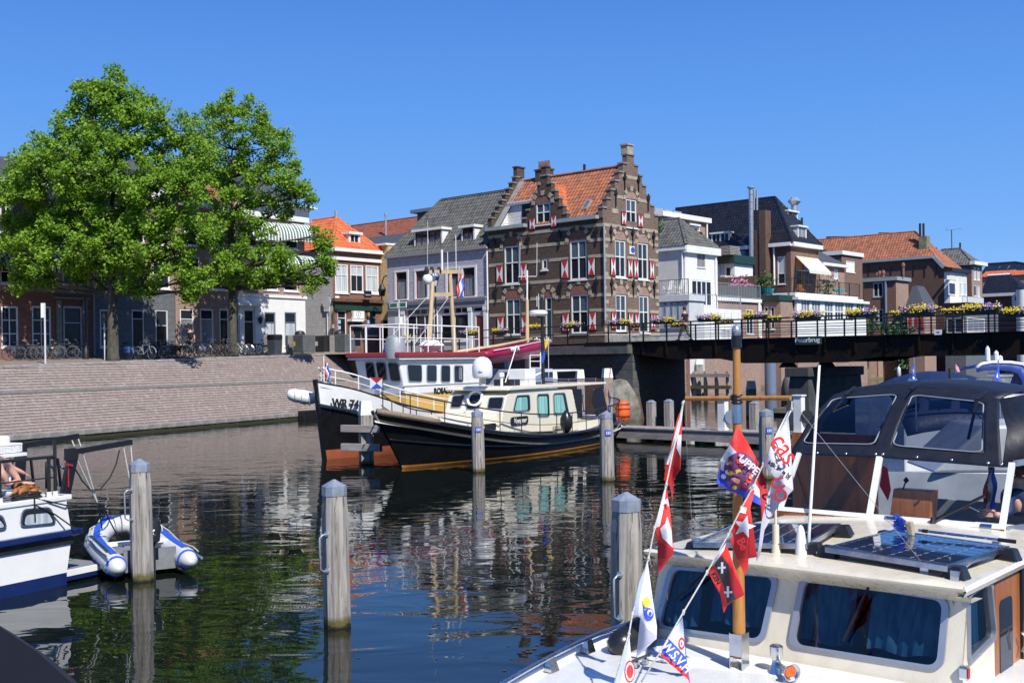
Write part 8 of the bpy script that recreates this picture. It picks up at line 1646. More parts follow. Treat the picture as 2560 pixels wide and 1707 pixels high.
bigwin(FS,fb,WL1,((-.02,.3,.12,.1),(.42,1.0,.10,.22)));bigwin(FS,fb,WR1,((.0,.38,.14,.12),(.50,1.0,.05,.14)))
FR=Face(fb,fr((WD,0,0),(0,1,0),(-1,0,0)))
WS=[FR.at(12,*q)for q in((1738,1420),(1972,1185),(1925,685),(1730,815))];dy=FR.at(12,1960,700)[0]
holed(FR,fb,[(-.10,.86),(dy,.86),(dy,ZR-.07),(.10,ZR-.07)],[scalepoly(roundpoly(WS,.07,6),.03)],.03,M['cream2'],'cabin_side');bigwin(FR,fb,WS,((.0,.75,.08,.05),),.07,.035)
dd=FR.rect(12,1962,560,2120,1560);mb=FR.mb();mb.box(dy+.003,dy+.62,-.0,.04,.3,ZR-.08);dr=mb.build('door',M['mahog'],fb);a=FR.at(12,2000,700);b=FR.at(12,2100,1330);mb=FR.mb();mb.prism(roundpoly([(dy+.12,a[1]-.75),(dy+.42,a[1]-.75),(dy+.42,ZR-.25),(dy+.12,ZR-.25)],.06),-.006,.0);mb.build('pane',M['glass'],dr)
mb=FR.mb();mb.box(dy+.63,2.5,-.02,.05,.3,ZR-.06);mb.build('door_surround',M['black'],fb);mb=FR.mb();mb.tube([(dy+.5,-.05,1.15),(dy+.54,-.08,1.1),(dy+.5,-.05,1.0)],.012,6);mb.build('handle',M['steel'],dr)
mb=MB();mb.box(-.36,-.33,-.2,5.4,-.4,.9);mb.box(-.0,.03,.12,2.5,.9,ZR-.06);mb.box(-.33,2.9,2.55,2.6,.2,.9);mb.build('left_side',M['cream2'],fb)
mb=MB();mb.box(.05,WD-.05,.2,2.45,.88,.93,0);mb.box(.05,WD-.05,1.6,1.65,.93,ZR-.1,0);mb.build('cabin_interior',mat('dark interior wood',(.05,.03,.02),.6),fb)
mb=MB();mb.hexa([(.1,.16,.86),(WD-.1,.16,.86),(WD-.1,.62,.9),(.1,.62,.9)],[(.1,.16,.93),(WD-.1,.16,.93),(WD-.1,.62,1.0),(.1,.62,1.0)]);mb.build('dashboard',M['navy'],fb)
def camb(x):return.045*(1-((x-WD/2)/(WD/2))**2)
mb=MB();n=12;xs_r=[-.02+(WD+.06)*k/n for k in range(n+1)]
for y0,y1,zb0 in((-.10,2.62,0),):
 mb.grid([[(x,y0,ZR-.028),(x,y0-.014,ZR-.01),(x,y0,ZR+camb(x)*.3),(x,y0+.2,ZR+camb(x)),(x,y1,ZR+camb(x))]for x in xs_r]);mb.grid([[(x,y0,ZR-.028),(x,.07,ZR-.135),(x,.3,ZR-.14)]for x in xs_r])
for x in(xs_r[0],xs_r[-1]):s_=-1 if x<1 else 1;mb.grid([[(x,y,ZR),(x+.02*s_,y,ZR-.03),(x,y,ZR-.07),(x-.06*s_,y,ZR-.075)]for y in(-.10,1.2,2.62)])
mb.build('cabin_roof',M['cream2'],fb,smooth='auto')
mb=MB();mb.tube([(xs_r[-1],-.1,ZR-.012),(xs_r[-1],2.6,ZR-.012)],.016,6);mb.build('roof_edge_bead',M['white_gloss'],fb)
def gun(y):return(-.36 if y>-.3 else-.36+.16*(-y-.3)**1.35)
ys=[2.6,1.5,.6,0,-.3,-.7,-1.1,-1.6,-2.1,-2.7,-3.3,-3.8]
mb=MB();mb.grid([[(gun(y),y,.90),(WD/2,y,.95),(WD-gun(y),y,.90)]for y in ys]);mb.build('foredeck',M['white_gloss'],fb,smooth=True)
mb=MB()
for sg in(0,1):X=lambda v:v if sg==0 else WD-v;mb.grid([[(X(gun(y)-.02),y,.93),(X(gun(y)),y,.5),(X(gun(y)+.12),y,-.1)]for y in ys])
mb.build('hull',M['cream2'],fb,smooth=True)
mb=MB();mb.tube([(gun(y)-.01,y,.925)for y in ys],.035,8);mb.build('gunwale',M['white_gloss'],fb,smooth=True)
mb=MB();mb.tube([(gun(y)+.07,y,1.02)for y in ys[2:]],.018,10);rl=mb.build('deck_rail',M['steel'],fb,smooth=True)
for c,x,y in((11,735,1345),(11,425,1480)):q=B(c,x,y,'z',.92);yy=q.y;mb=MB();mb.hexa([(gun(yy)+.03,yy-.05,.91),(gun(yy)+.11,yy-.05,.91),(gun(yy)+.11,yy+.05,.91),(gun(yy)+.03,yy+.05,.91)],[(gun(yy)+.055,yy-.03,1.01),(gun(yy)+.085,yy-.03,1.01),(gun(yy)+.085,yy+.03,1.01),(gun(yy)+.055,yy+.03,1.01)]);mb.build('rail_stanchion',M['steel'],fb)
mb=MB();mb.hexa([(.05,-.55,.93),(WD-.05,-.55,.93),(WD+.0,-.09,.93),(.0,-.09,.93)],[(.25,-.35,.965),(WD-.2,-.35,.965),(WD-.1,-.11,.985),(.1,-.11,.985)]);mb.build('deck_step',M['white_gloss'],fb,bev=.01)
q=B(11,1690,1330,'z',.95)
for y in(-1.25,-1.85):mb=MB();mb.box(.55,1.2,y-.004,y+.004,.93,.9525);mb.build('deck_seam',M['pvc'],fb)
for x in(.35,2.1):mb=MB();mb.box(x-.02,x+.02,-.8,-.76,.93,.97);mb.box(x-.02,x+.02,-.68,-.64,.93,.97);mb.tube([(x,-.86,.985),(x,-.58,.985)],.014,8);mb.build('cleat',M['steel'],fb)
mb=MB();mb.hexa([(1.5,-1.1,.94),(1.95,-1.1,.94),(1.95,-.7,.945),(1.5,-.7,.945)],[(1.53,-1.07,.975),(1.92,-1.07,.975),(1.92,-.73,.98),(1.53,-.73,.98)]);mb.build('deck_hatch',M['grey_deck'],fb,bev=.01)
q=B(11,960,1215,'z',1.02);f=thing('fender','black cylinder fender lying on the side deck behind the cream bow','fender',tuple(W_(q)),0);mb=MB();dv=(W_(B(11,1110,1080,'z',1.12))-W_(B(11,815,1275,'z',1.0)));
ps_=[Vector(dv)*(k-.5)for k in(0,.06,.18,.5,.82,.94,1)];mb.tube(ps_,[.03,.085,.115,.12,.115,.085,.03],16);mb.build('fender_body',M['rubber'],f,smooth=True);mb=MB();mb.tube([ps_[-1],ps_[-1]+Vector((.18,-.1,-.06)),ps_[-1]+Vector((.32,-.15,-.12)),ps_[-1]+Vector((.2,-.2,-.14))],.014,6);mb.build('lanyard',M['ropeblack'],f)
ma=B(11,1752,1475,'z',.93);tp_=B(17,1338,115,'y',ma.y);cb=B(17,1338,610,'y',ma.y);mt_=thing('flag_mast','varnished pine mast with crossbar standing in a steel foot on the foredeck','mast',tuple(W_(ma)),fb.rotation_euler.z);H_=tp_.z-ma.z;hc_=cb.z-ma.z;tx=tp_.x-ma.x
mb=MB();mb.tube([(0,0,.10),(tx*.3,0,H_*.33),(tx,0,H_)],[.050,.044,.028],14);mb.build('pole',M['varnish'],mt_,smooth='auto')
mb=MB();mb.box(-.054,-.048,-.055,.055,.0,.29);mb.box(.048,.054,-.055,.055,.0,.29);mb.box(-.0475,.0475,-.056,-.051,.12,.285);mb.box(-.09,.10,-.09,.09,-.012,.0);mb.build('mast_step',M['steel'],mt_)
e0,e1=B(17,845,612,'y',ma.y),B(17,1868,606,'y',ma.y);mb=MB();mb.tube([(e0.x-ma.x,0,e0.z-ma.z),(e1.x-ma.x,0,e1.z-ma.z)],[.02,.019],10);mb.build('crossbar',M['varnish'],mt_,smooth='auto')
mb=MB();cx_=tx*.85
for k in range(3):mb.tube([(cx_+.036*math.cos(a),.036*math.sin(a),hc_-.03+.025*k)for a in[i*math.pi/6 for i in range(12)]],.010,5,closed=True)
mb.build('lashing',M['black'],mt_);mb=MB();mb.cyl(tx,0,H_,H_+.085,.040,14);mb.build('lamp_base',M['black'],mt_,smooth='auto');mb=MB();mb.lathe([(.036,0),(.036,.05),(.024,.08),(.006,.09)],(tx,0,H_+.086),14);mb.build('lamp_lens',M['alu'],mt_,smooth=True)
z2=B(17,1345,760,'y',ma.y).z-ma.z;mb=MB();mb.cyl(tx*.75,0,z2-.07,z2+.07,.040,12);mb.build('clamp',M['steel'],mt_)
def panel(lab,cs,nx,ny):
 a,b,d=[B(*q[:3],'z',ZR+.10+q[3])for q in cs];ex=(b-a);ey=(d-a);Lx,Ly=ex.length,ey.length;ex.normalize();ey=(ey-ex*ey.dot(ex)).normalized()
 t=thing('solar_panel',lab,'solar panel',(0,0,0),0,'solar panels on the cabin roof');t.matrix_basis=F0.W@fr(a,ex,ey)
 mb=MB();e=.03
 for x0,x1,y0,y1 in((0,Lx,0,e),(0,Lx,Ly-e,Ly),(0,e,e,Ly-e),(Lx-e,Lx,e,Ly-e)):mb.box(x0,x1,y0,y1,-.04,.0)
 mb.build('frame',M['steel'],t);mb=MB();mb.box(e,Lx-e,e,Ly-e,-.02,-.008);mb.build('backing',M['pvc'],t);me=None;cw,chh=(Lx-2*e)/nx,(Ly-2*e)/ny;g=.005
 for i in range(nx):
  for j in range(ny):
   if me is None:mb=MB();mb.prism([(g,g+.01),(g+.01,g),(cw-g-.01,g),(cw-g,g+.01),(cw-g,chh-g-.01),(cw-g-.01,chh-g),(g+.01,chh-g),(g,chh-g-.01)],0,.004,ax='z');o=mb.build('solar_cell',M['cell'],t);me=o
   else:o=me.copy();COL.objects.link(o);setp(o,t)
   o.location=(e+i*cw,e+j*chh,-.007)
 for x,y in((-.02,.05),(Lx+.02,.05),(-.02,Ly-.12),(Lx+.02,Ly-.12)):mb=MB();mb.hexa([(x-.09,y-.02,-.10),(x+.09,y-.02,-.10),(x+.09,y+.12,-.10),(x-.09,y+.12,-.10)],[(x-.055,y,-.005),(x+.055,y,-.005),(x+.055,y+.10,-.005),(x-.055,y+.10,-.005)]);mb.build('mounting_foot',M['rubber'],t,bev=.012)
 return t
M['cell']=mat('dark blue solar cell',(.008,.022,.075),.04,var=.2,coat=1.0)
panel('sunlit solar panel on the cabin roof, the one with the brush on it',((12,545,425,.035),(12,1575,588,0),(12,880,250,.045)),6,9)
panel('second solar panel, behind the whip antennas and the bunting',((14,650,1500,-.02),(12,395,400,.035),(14,935,1362,-.005)),6,9)
for a,b in(((12,510,480),(12,1385,590)),((12,1640,640),(12,1985,395)),((14,670,1480),(14,1240,1535))):
 p,q=B(*a,'z',ZR+.06),B(*b,'z',ZR+.06);mb=MB();mb.tube([p,q],.016,8)
 for r_ in(p,q):mb.box(r_.x-.03,r_.x+.03,r_.y-.02,r_.y+.02,ZR-.0,ZR+.075)
 mb.build('grab_rail',M['steel'],fb)
q=B(12,345,505,'z',ZR+.03);f=thing('gps_antenna','smooth white cone antenna on the roof between the solar panels','antenna',tuple(W_(q)));h_=B(12,345,240,'y',q.y).z-q.z;mb=MB();mb.lathe([(.045,-.02),(.045,h_*.1),(.04,h_*.5),(.03,h_*.8),(.018,h_*.95),(.004,h_)],n=16);mb.build('cone',M['white_gloss'],f,smooth=True)
q=B(12,400,490,'z',ZR+.03);tq=B(17,2150,285,'y',q.y);f=thing('whip_antenna','tall thin white whip antenna leaning slightly right in front of the canopy','antenna',tuple(W_(q)),fb.rotation_euler.z);mb=MB();dz_=tq-q;mb.tube([(0,0,0),dz_*.12,dz_],[.022,.014,.010],8);mb.build('whip',M['white_gloss'],f,smooth=True)
q=B(12,135,490,'z',ZR+.03);f=thing('whip_antenna','short white antenna with thick base beside the second solar panel','antenna',tuple(W_(q)),fb.rotation_euler.z);mb=MB();mb.cyl(0,0,-.03,.08,.035,12);mb.cyl(0,0,.08,.24,.027,12);mb.cyl(0,0,.24,.75,.011,8);mb.build('whip',M['cream2'],f,smooth='auto')
p,q=B(12,1330,285,'z',ZR+.17),B(12,2150,382,'z',ZR+.13);f=thing('deck_brush','long handled deck brush with blue bristles resting on the solar panel','brush',tuple(W_(p)),fb.rotation_euler.z);v=q-p;mb=MB();mb.tube([(0,0,0),v*.85],.011,8);mb.build('handle',M['steel'],f);mb=MB();mb.tube([v*.82,v],.016,8);mb.tube([v*.04,v*.1],.015,8);mb.build('grip',M['black'],f);mb=MB();mb.hexa([(-.08,-.03,-.05),(-.03,-.03,-.05),(-.03,.03,-.05),(-.08,.03,-.05)],[(-.11,-.03,.06),(-.05,-.03,.07),(-.05,.03,.07),(-.11,.03,.06)]);mb.build('head',M['stone'],f,bev=.012);mb=MB();rr=random.Random(3)
for k in range(160):a=Vector((-.10-.04*rr.random(),rr.uniform(-.03,.03),rr.uniform(-.03,.07)));mb.bar(a,a+Vector((-.06+rr.uniform(-.02,.01),rr.uniform(-.02,.02),.03+rr.uniform(-.02,.03))),.004,.004)
props(mb.build('bristles',M['blue'],f),kind='stuff')
for wf,a,b,r in((FS,(12,955,685),(12,700,1215),1),(FS,(11,1510,735),(11,1270,950),1)):
 u,z=wf.at(*a,-.06);u1,z1=wf.at(*b,-.03);mb=wf.mb();mb.cyl(u,-.06,z-.02,z+.03,.02,8);mb.bar((u,-.07,z),((u+u1)/2,-.06,(z+z1)/2),.02,.012);mb.bar(((u+u1)/2+(u-u1)*.08,-.05,(z+z1)/2+(z-z1)*.08),(u1,-.035,z1),.012,.02);mb.build('wiper',M['black'],fb)
u=B(12,200,1440,'z',1.02);f=thing('horn','chrome trumpet horn with orange throat on the foredeck','horn',tuple(W_(u)),math.atan2(-u.y,0)*0-1.35);AX=Matrix.Rotation(R_(90),3,'Y');mb=MB();mb.lathe([(.025,-.26),(.02,-.1),(.03,-.04),(.062,0),(.066,.008),(.055,.0),(.03,-.03)],(.12,0,0),20,axis=AX);hb=mb.build('trumpet',M['steel'],f,smooth=True);mb=MB();mb.lathe([(.042,-.012),(.02,-.02)],(.121,0,0),16,axis=AX);mb.build('throat',M['orange'],hb)
mb=MB();mb.lathe([(.07,-.10),(.035,-.03),(.03,.0),(.05,.03),(.05,.10),(.03,.115)],(-.12,0,.03),14);mb.build('foot',M['steel'],f,smooth='auto')
p,q=FR.at(12,1722,1480,-.03);mb=FR.mb();mb.prism(roundpoly([(p-.03,q-.05),(p+.03,q-.05),(p+.03,q+.05),(p-.03,q+.05)],.02),-.05,0);nl=mb.build('side_lamp',M['steel'],fb);mb=FR.mb();mb.box(p-.02,p+.02,-.058,-.051,q-.035,q+.03);mb.build('red_lens',M['red'],nl)
ws=Vector((0,.32,.56)).normalized();FW_=Face(fb,fr((0,2.46,ZR+.03),(1,0,0),ws.cross(Vector((1,0,0))),ws))
pb_=[FW_.at(13,660,1405),FW_.at(13,1722,1515),FW_.at(13,-60,1370)];pt_=[FW_.at(13,752,885),FW_.at(13,1718,962)];zT=pt_[0][1];xl_=pb_[2][0];xr_=pb_[1][0];xm_=pb_[0][0];xmt=pt_[0][0]
mb=FW_.mb()
for q in([(xl_,0),(xr_,0),(xr_,.045),(xl_,.045)],[(xm_-.03,.046),(xm_+.025,.046),(xmt+.025,zT),(xmt-.03,zT)],[(xr_-.05,.046),(xr_,.046),(xr_,zT),(xr_-.05,zT)],[(xl_,.046),(xl_+.04,.046),(xl_+.1,zT),(xl_+.06,zT)]):mb.prism(q,-.02,.02)
wsf=mb.build('windscreen_frame',M['white'],fb);
for q in([(xl_+.04,.046),(xm_-.03,.046),(xmt-.03,zT),(xl_+.1,zT)],[(xm_+.025,.046),(xr_-.05,.046),(xr_-.05,zT),(xmt+.025,zT)]):mb=FW_.mb();mb.face([(a,0,b)for a,b in q]);mb.build('pane',M['clear'],wsf)
for x in(820,1430+140):u,z=FW_.at(13,x,1415 if x<900 else 1497,-.03);mb=FW_.mb();mb.box(u-.05,u+.05,-.03,-.021,.005,.035);mb.build('hinge',M['steel'],wsf)
u,z=FW_.at(13,1170,1390,-.04);u1,z1=FW_.at(13,1578,1190,-.04);mb=FW_.mb();mb.bar((u,-.05,z),(u1,-.05,z1),.022,.022);mb.lathe([(.03,-.03),(.03,.03)],(u,-.04,z),8);mb.build('wiper',M['black'],wsf);u,z=FW_.at(13,210,1320,-.04);u1,z1=FW_.at(13,105,1000,-.04);mb=FW_.mb();mb.bar((u,-.05,z),(u1,-.05,z1),.018,.018);mb.build('wiper',M['black'],wsf)
yT=2.46+ws.y*zT;zH=ZR+.03+ws.z*zT
mb=MB();mb.box(xl_-.05,xr_,2.43,2.5,ZR-.1,ZR+.028);mb.build('mahogany_sill',M['mahog'],fb)
mb=MB();mb.bar((xr_,yT,zH),(xr_+.05,5.0,zH-.05),.04,.05);mb.bar((xr_,2.5,ZR+.03),(xr_+.05,5,ZR-.15),.05,.05);mb.build('side_frame',M['alu'],fb)
mb=MB();mb.box(xl_+.2,xr_+.05,5.3,5.36,.2,ZR-.1);mb.box(-.33,xr_+.3,2.6,5.4,.55,.6);mb.build('cockpit_floor',M['grey_deck'],fb);mb=MB();mb.box(xr_-.9,xr_-.02,2.6,3.2,ZR-.25,ZR-.02);mb.build('white_dash',M['white'],fb,bev=.02)
cn=thing('canopy','charcoal canvas canopy with clear windows over the cockpit','canopy',tuple(fb.location),fb.rotation_euler.z)
hemL,hemM,hemR=B(13,55,862,'y',yT+.02),B(13,745,888,'y',yT+.02),B(13,1712,965,'y',yT+.02)
yTop=yT+.75;tL,tM,tR=B(13,395,395,'y',yTop),B(13,990,345,'y',yTop+.1),B(13,1690,430,'y',yTop)
def lerp3(a,b,t):return a+(b-a)*t
n=24;hem=[];top=[]
for k in range(n+1):
 f=k/n;hem.append(lerp3(hemL,hemM,f*2)if f<.5 else lerp3(hemM,hemR,f*2-1));top.append(Vector(tuple((1-f)**2*a+2*f*(1-f)*(2*b-(a+c)/2)+f*f*c for a,b,c in zip(tL,tM,tR))))
mb=MB();mv=MB();frm=MB();R_n=16
wq=[[B(13,*q,'y',0)for q in()]]
def inwin(f,g):
 for a,b in((.04,.455),(.545,.925)):
  m=min(f-a,b-f);
  if a<f<b and.14<g<.86:return True
 return False
nf,ng=72,28
def hp(f):k=f*n;i=min(n-1,int(k));return lerp3(hem[i],hem[i+1],k-i),lerp3(top[i],top[i+1],k-i)
def cp(f,g):a,b=hp(f);p=lerp3(a,b,g);p.z+=.05*math.sin(math.pi*g);p.y-=.04*math.sin(math.pi*g);return p
for i in range(nf):
 for j in range(ng):
  f0,f1,g0,g1=i/nf,(i+1)/nf,j/ng,(j+1)/ng;q=[cp(f0,g0),cp(f1,g0),cp(f1,g1),cp(f0,g1)];fm,gm=(f0+f1)/2,(g0+g1)/2;(mv if inwin(fm,gm)else mb).face(q)
mb.build('front_panel',M['canvas'],cn,smooth=True,sol=.008);mv.build('clear_window',M['vinyl'],cn,smooth=True)
for a,b in((.04,.455),(.545,.925)):mb=MB();q=roundpoly([(a,.14),(b,.14),(b,.86),(a,.86)],.05,5);mb.tube([cp(x,y)+Vector((0,-.012,.006))for x,y in q],.006,5,closed=True);mb.build('window_seam',M['alu']if False else M['lead'],cn)
mb=MB();G=[]
for k in range(n+1):a=top[k];G.append([a,a+Vector((0,.5,.05)),a+Vector((0,1.4,.06)),a+Vector((0,2.2,-.02))])
mb.grid(G);mb.build('canopy_top',M['canvas'],cn,smooth=True,sol=.01)
mb=MB();a,b=hem[-1],top[-1];rs=[[a+Vector((.0,0,0)),a.lerp(b,.5)+Vector((.06,0,.02)),b],[a+Vector((.12,.7,-.05)),a.lerp(b,.5)+Vector((.28,.8,.1)),b+Vector((.05,.6,.02))],[a+Vector((.15,2.4,-.1)),a.lerp(b,.5)+Vector((.3,2.3,.1)),b+Vector((.05,2.2,0))]];mb.grid(rs);mb.build('side_panel',M['canvas'],cn,smooth=True,sol=.008)
mb=MB();a,b=hem[0],top[0];mb.grid([[a,a.lerp(b,.5)+Vector((-.03,0,.02)),b],[a+Vector((-.1,.6,-.02)),a.lerp(b,.5)+Vector((-.12,.7,.08)),b+Vector((-.03,.6,.02))]]);mb.build('side_panel',M['canvas'],cn,smooth=True,sol=.008)
for x,y in((262,852),(487,856),(720,860),(776,862),(1044,884),(1315,905),(1600,930),(1708,938)):p=B(13,x,y,'y',yT-.01);mb=MB();mb.lathe([(.004,-.012),(.016,-.004),(.016,.004),(.004,.012)],p,10);mb.build('stud',M['steel'],cn,smooth=True)
for a,b in(((990,355),(755,655)),((1515,435),(1445,745)),((480,400),(300,640))):p,q=B(13,*a,'y',yTop-.15),B(13,*b,'y',yTop-.42);mb=MB();mb.bar(p,q,.028,.008);mb.bar(p,p+Vector((0,.25,.08)),.035,.02);mb.build('strap',M['black'],cn)
def cockpit(name,lab,cat):return thing(name,lab,cat,tuple(fb.location),fb.rotation_euler.z)
f=cockpit('mahogany_locker','tall varnished mahogany panel behind the left windscreen pane','locker');p=[B(13,*q,'y',3.3)for q in((70,1345),(645,1385),(715,715),(235,705))];mb=MB();mb.box(p[0].x,p[2].x,3.3,3.36,ZR-.6,p[2].z);mb.build('panel',M['mahog'],f)
f=cockpit('steering_console','reddish mahogany console with black ball topped lever behind the windscreen','console');p=[B(13,*q,'y',2.85)for q in((790,1385),(1100,1390),(1140,1150),(825,1140))];mb=MB();mb.hexa([(p[0].x,2.85,p[0].z-.3),(p[1].x,2.85,p[0].z-.3),(p[1].x,3.1,p[0].z-.3),(p[0].x,3.1,p[0].z-.3)],[(p[3].x,2.95,p[3].z),(p[2].x,2.95,p[3].z),(p[2].x,3.1,p[3].z),(p[3].x,3.1,p[3].z)]);mb.build('console_box',M['mahog'],f,bev=.01);a,b=B(13,930,1145,'y',3.0),B(13,958,1066,'y',3.0);mb=MB();mb.tube([a,b],.008,6);mb.lathe([(.005,-.03),(.03,0),(.005,.03)],b,12);mb.build('lever',M['black'],f,smooth='auto')
f=cockpit('folded_flag','bright red cloth hanging beside the centre post of the windscreen','cloth');mb=MB();mb.face([B(13,*q,'y',3.6)for q in((775,950),(812,975),(838,1140),(815,1225),(750,1110))]);mb.build('cloth',M['red'],f,sol=.01)
f=cockpit('ensign','red white and blue flag on a varnished pole behind the right windscreen pane','flag');a,b,c_,d=[B(13,*q,'y',4.6)for q in((1600,965),(1660,965),(1665,1300),(1545,1300))];dutch(f,[a,b,c_,d]);mb=MB();mb.tube([B(13,1612,960,'y',4.62),B(13,1600,1400,'y',4.62)],.012,6);mb.build('staff',M['varnish'],f)
f=cockpit('person','seated person in dark clothes at the right canopy side, hand holding a pale object','person');q=lambda x,y,v=3.5:B(13,x,y,'y',v)
sh=q(1800,1130,3.8);J=[(q(1810,1360,3.9),.15),(q(1830,1180,3.9),.15),(q(1840,1080,3.9),.055),(q(1842,1030,3.88),.09),(q(1750,1170,3.7),.06),(q(1760,1330,3.5),.052),(q(1680,1345,3.4),.036),(q(1640,1330,3.38),.034)]
skin('body',J,[(0,1),(1,2),(2,3),(1,4),(4,5),(5,6),(6,7)],M['skin'],f);skin('sweater',[(J[0][0],.17),(J[1][0],.17),(J[4][0],.075),(J[5][0],.066),(J[6][0],.046)],[(0,1),(1,2),(2,3),(3,4)],M['navy'],f);mb=MB();mb.lathe([(.02,.12),(.08,.10),(.10,.04),(.095,-.02)][::-1],J[3][0]+Vector((.01,.02,.03)),12);mb.build('hair',M['hairbrown'],f,smooth=True)
for k,(dx,dz)in enumerate(((-120,-30),(-128,-8),(-122,10),(-108,24))):w0=q(1640,1325+k*8,3.38);mb=MB();mb.tube([w0,q(1640+dx*.55,1320+dz*.7+k*4,3.36),q(1640+dx,1318+dz+k*5,3.37)],[.013,.011,.008],7);mb.build('finger',M['skin'],f,smooth=True)
mb=MB();mb.tube([q(1655,1312,3.38),q(1600,1292,3.36),q(1545,1300,3.36)],[.015,.012,.009],7);mb.build('thumb',M['skin'],f,smooth=True);f=cockpit('spatula','pale flat tool with red tip held in the hand behind the windscreen','tool');mb=MB();mb.bar(q(1535,1312,3.35),q(1455,1275,3.35),.02,.008);mb.build('blade',M['steel'],f);mb=MB();mb.bar(q(1455,1275,3.35),q(1410,1297,3.35),.02,.012);mb.build('tip',M['orange'],f)
mb=MB();
p,q_=B(17,1890,650,'y',ma.y),B(12,1370,570,'z',ZR+.08);f=cockpit('guy_wire','thin grey wire from the mast crossbar down to the panel foot','wire');mb=MB();mb.tube([p,q_],.0018,5);mb.build('wire',M['lead'],f);p,q_=B(17,822,660,'y',ma.y),B(14,650,1480,'z',ZR+.08);f=cockpit('guy_wire','thin grey wire from the left crossbar end down to the cabin roof','wire');mb=MB();mb.tube([p,q_],.0016,5);mb.build('wire',M['lead'],f)
# ================================================================ BUNTING
def flagpoly(parent,name,c,pts,Y,m,layer=0,sub=3,ph=0.0):
 P=[PT(c,x,y,Y)for x,y in pts];tr=tessellate_polygon([[Vector((p.x,p.z,0))for p in P]]);V=[p.copy()for p in P];Fs=[tuple(t)for t in tr]
 for _ in range(sub):
  mid={};nf_=[]
  def md2(a,b):
   k=(min(a,b),max(a,b))
   if k not in mid:V.append((V[a]+V[b])/2);mid[k]=len(V)-1
   return mid[k]
  for a,b,c2 in Fs:x,y,z=md2(a,b),md2(b,c2),md2(c2,a);nf_+=[(a,x,z),(x,b,y),(z,y,c2),(x,y,z)]
  Fs=nf_
 o0=Vector(parent.location)
 W2_=[]
 for v in V:s_=.045*math.sin(v.x*19+v.z*7+ph)+.02*math.sin(v.x*41-v.z*9+ph*2)-layer*.006;k=(v.y+s_)/v.y;q=EYE+(v-EYE)*k;W2_.append(tuple(q-o0))
 me=bpy.data.meshes.new(name);me.from_pydata(W2_,[],Fs);me.materials.append(M[m]);me.polygons.foreach_set('use_smooth',[True]*len(me.polygons));o=bpy.data.objects.new(name,me);COL.objects.link(o);setp(o,parent)
 if layer==0:md=o.modifiers.new('t','SOLIDIFY');md.thickness=.0025;md.offset=0
 return o
def cloth(name,col):m,nt,b=newmat(name);b.inputs['Base Color'].default_value=(*col,1);b.inputs['Roughness'].default_value=.7;b.inputs['Subsurface Weight'].default_value=0;bump(nt,noise(nt,coords(nt),14,3),b,.25,.02);M[name]=m
for k_,v_ in dict(cred=(.72,.035,.03),cdred=(.42,.012,.02),cwhite=(.74,.74,.80),cgrey=(.48,.48,.58),cblue=(.04,.09,.60),cblack=(.03,.035,.05),cyel=(.75,.55,.03),cflesh=(.62,.24,.12),cpink=(.72,.30,.42),cviolet=(.16,.05,.14),cgreen=(.10,.45,.05),cpale=(.42,.52,.70)).items():cloth(k_,v_)
def flag(lab,c,Y,main,layers,ph=0.0):
 p=PT(c,*main[1][0],Y);f=thing('bunting_flag',lab,'flag',tuple(p),0,'pennants strung from the mast');flagpoly(f,'cloth',c,main[1],Y,main[0],0,4,ph)
 for m,pts,ly in layers:flagpoly(f,'colour_area',c,pts,Y,m,ly,3,ph)  # printed colours, and darker tones of the cloth's own colour
 return f
def ftext(f,c,s,x,y,Y,size,ang,m,sx=1.0):p=PT(c,x,y,Y-.07)-f.location;text('lettering',s,size,Matrix.Translation(p)@TXT@Matrix.Rotation(R_(ang),4,'Z'),M[m],f,ext=.001,bold=.002,sx=sx)
def star(cx,cy,r,a0=0,r2=.42,n=5):return[(cx+(r if i%2==0 else r*r2)*math.sin(a0+math.pi*i/n),cy-(r if i%2==0 else r*r2)*math.cos(a0+math.pi*i/n))for i in range(2*n)]
def circ(cx,cy,r,n=16,ky=1.0):return[(cx+r*math.cos(2*math.pi*i/n),cy+r*ky*math.sin(2*math.pi*i/n))for i in range(n)]
YF=8.15
flag('red and white pennant at the top of the left string, beside the crossbar end',14,YF+.1,('cred',[(580,525),(573,700),(562,985),(515,1060),(508,1215),(490,1110),(447,1060),(480,880),(540,640)]),[('cwhite',[(586,528),(572,640),(548,750),(500,905),(478,955),(458,952),(495,850),(545,660)],1),('cwhite',[(570,745),(566,905),(536,840),(545,750)],1),('cdred',[(558,985),(510,1065),(508,1210),(490,1105),(450,1060),(460,955)],1)],.4)
f=flag('red pennant with white band and letters, second on the left string',11,YF-.05,('cred',[(1208,92),(1240,320),(1262,600),(1145,755),(1142,520),(1120,410),(1165,250)]),[('cwhite',[(1208,92),(1195,230),(1160,400),(1118,418),(1165,240)],1),('cwhite',[(1215,330),(1245,430),(1255,560),(1180,490),(1162,420),(1200,380)],1),('cdred',[(1142,520),(1258,575),(1262,610),(1220,640),(1142,640)],1)],1.0);ftext(f,11,'A',1208,225,YF,.07,-15,'cwhite');ftext(f,11,'C',1188,365,YF,.07,-25,'cwhite');ftext(f,11,'Kia',1205,470,YF,.04,-60,'black')
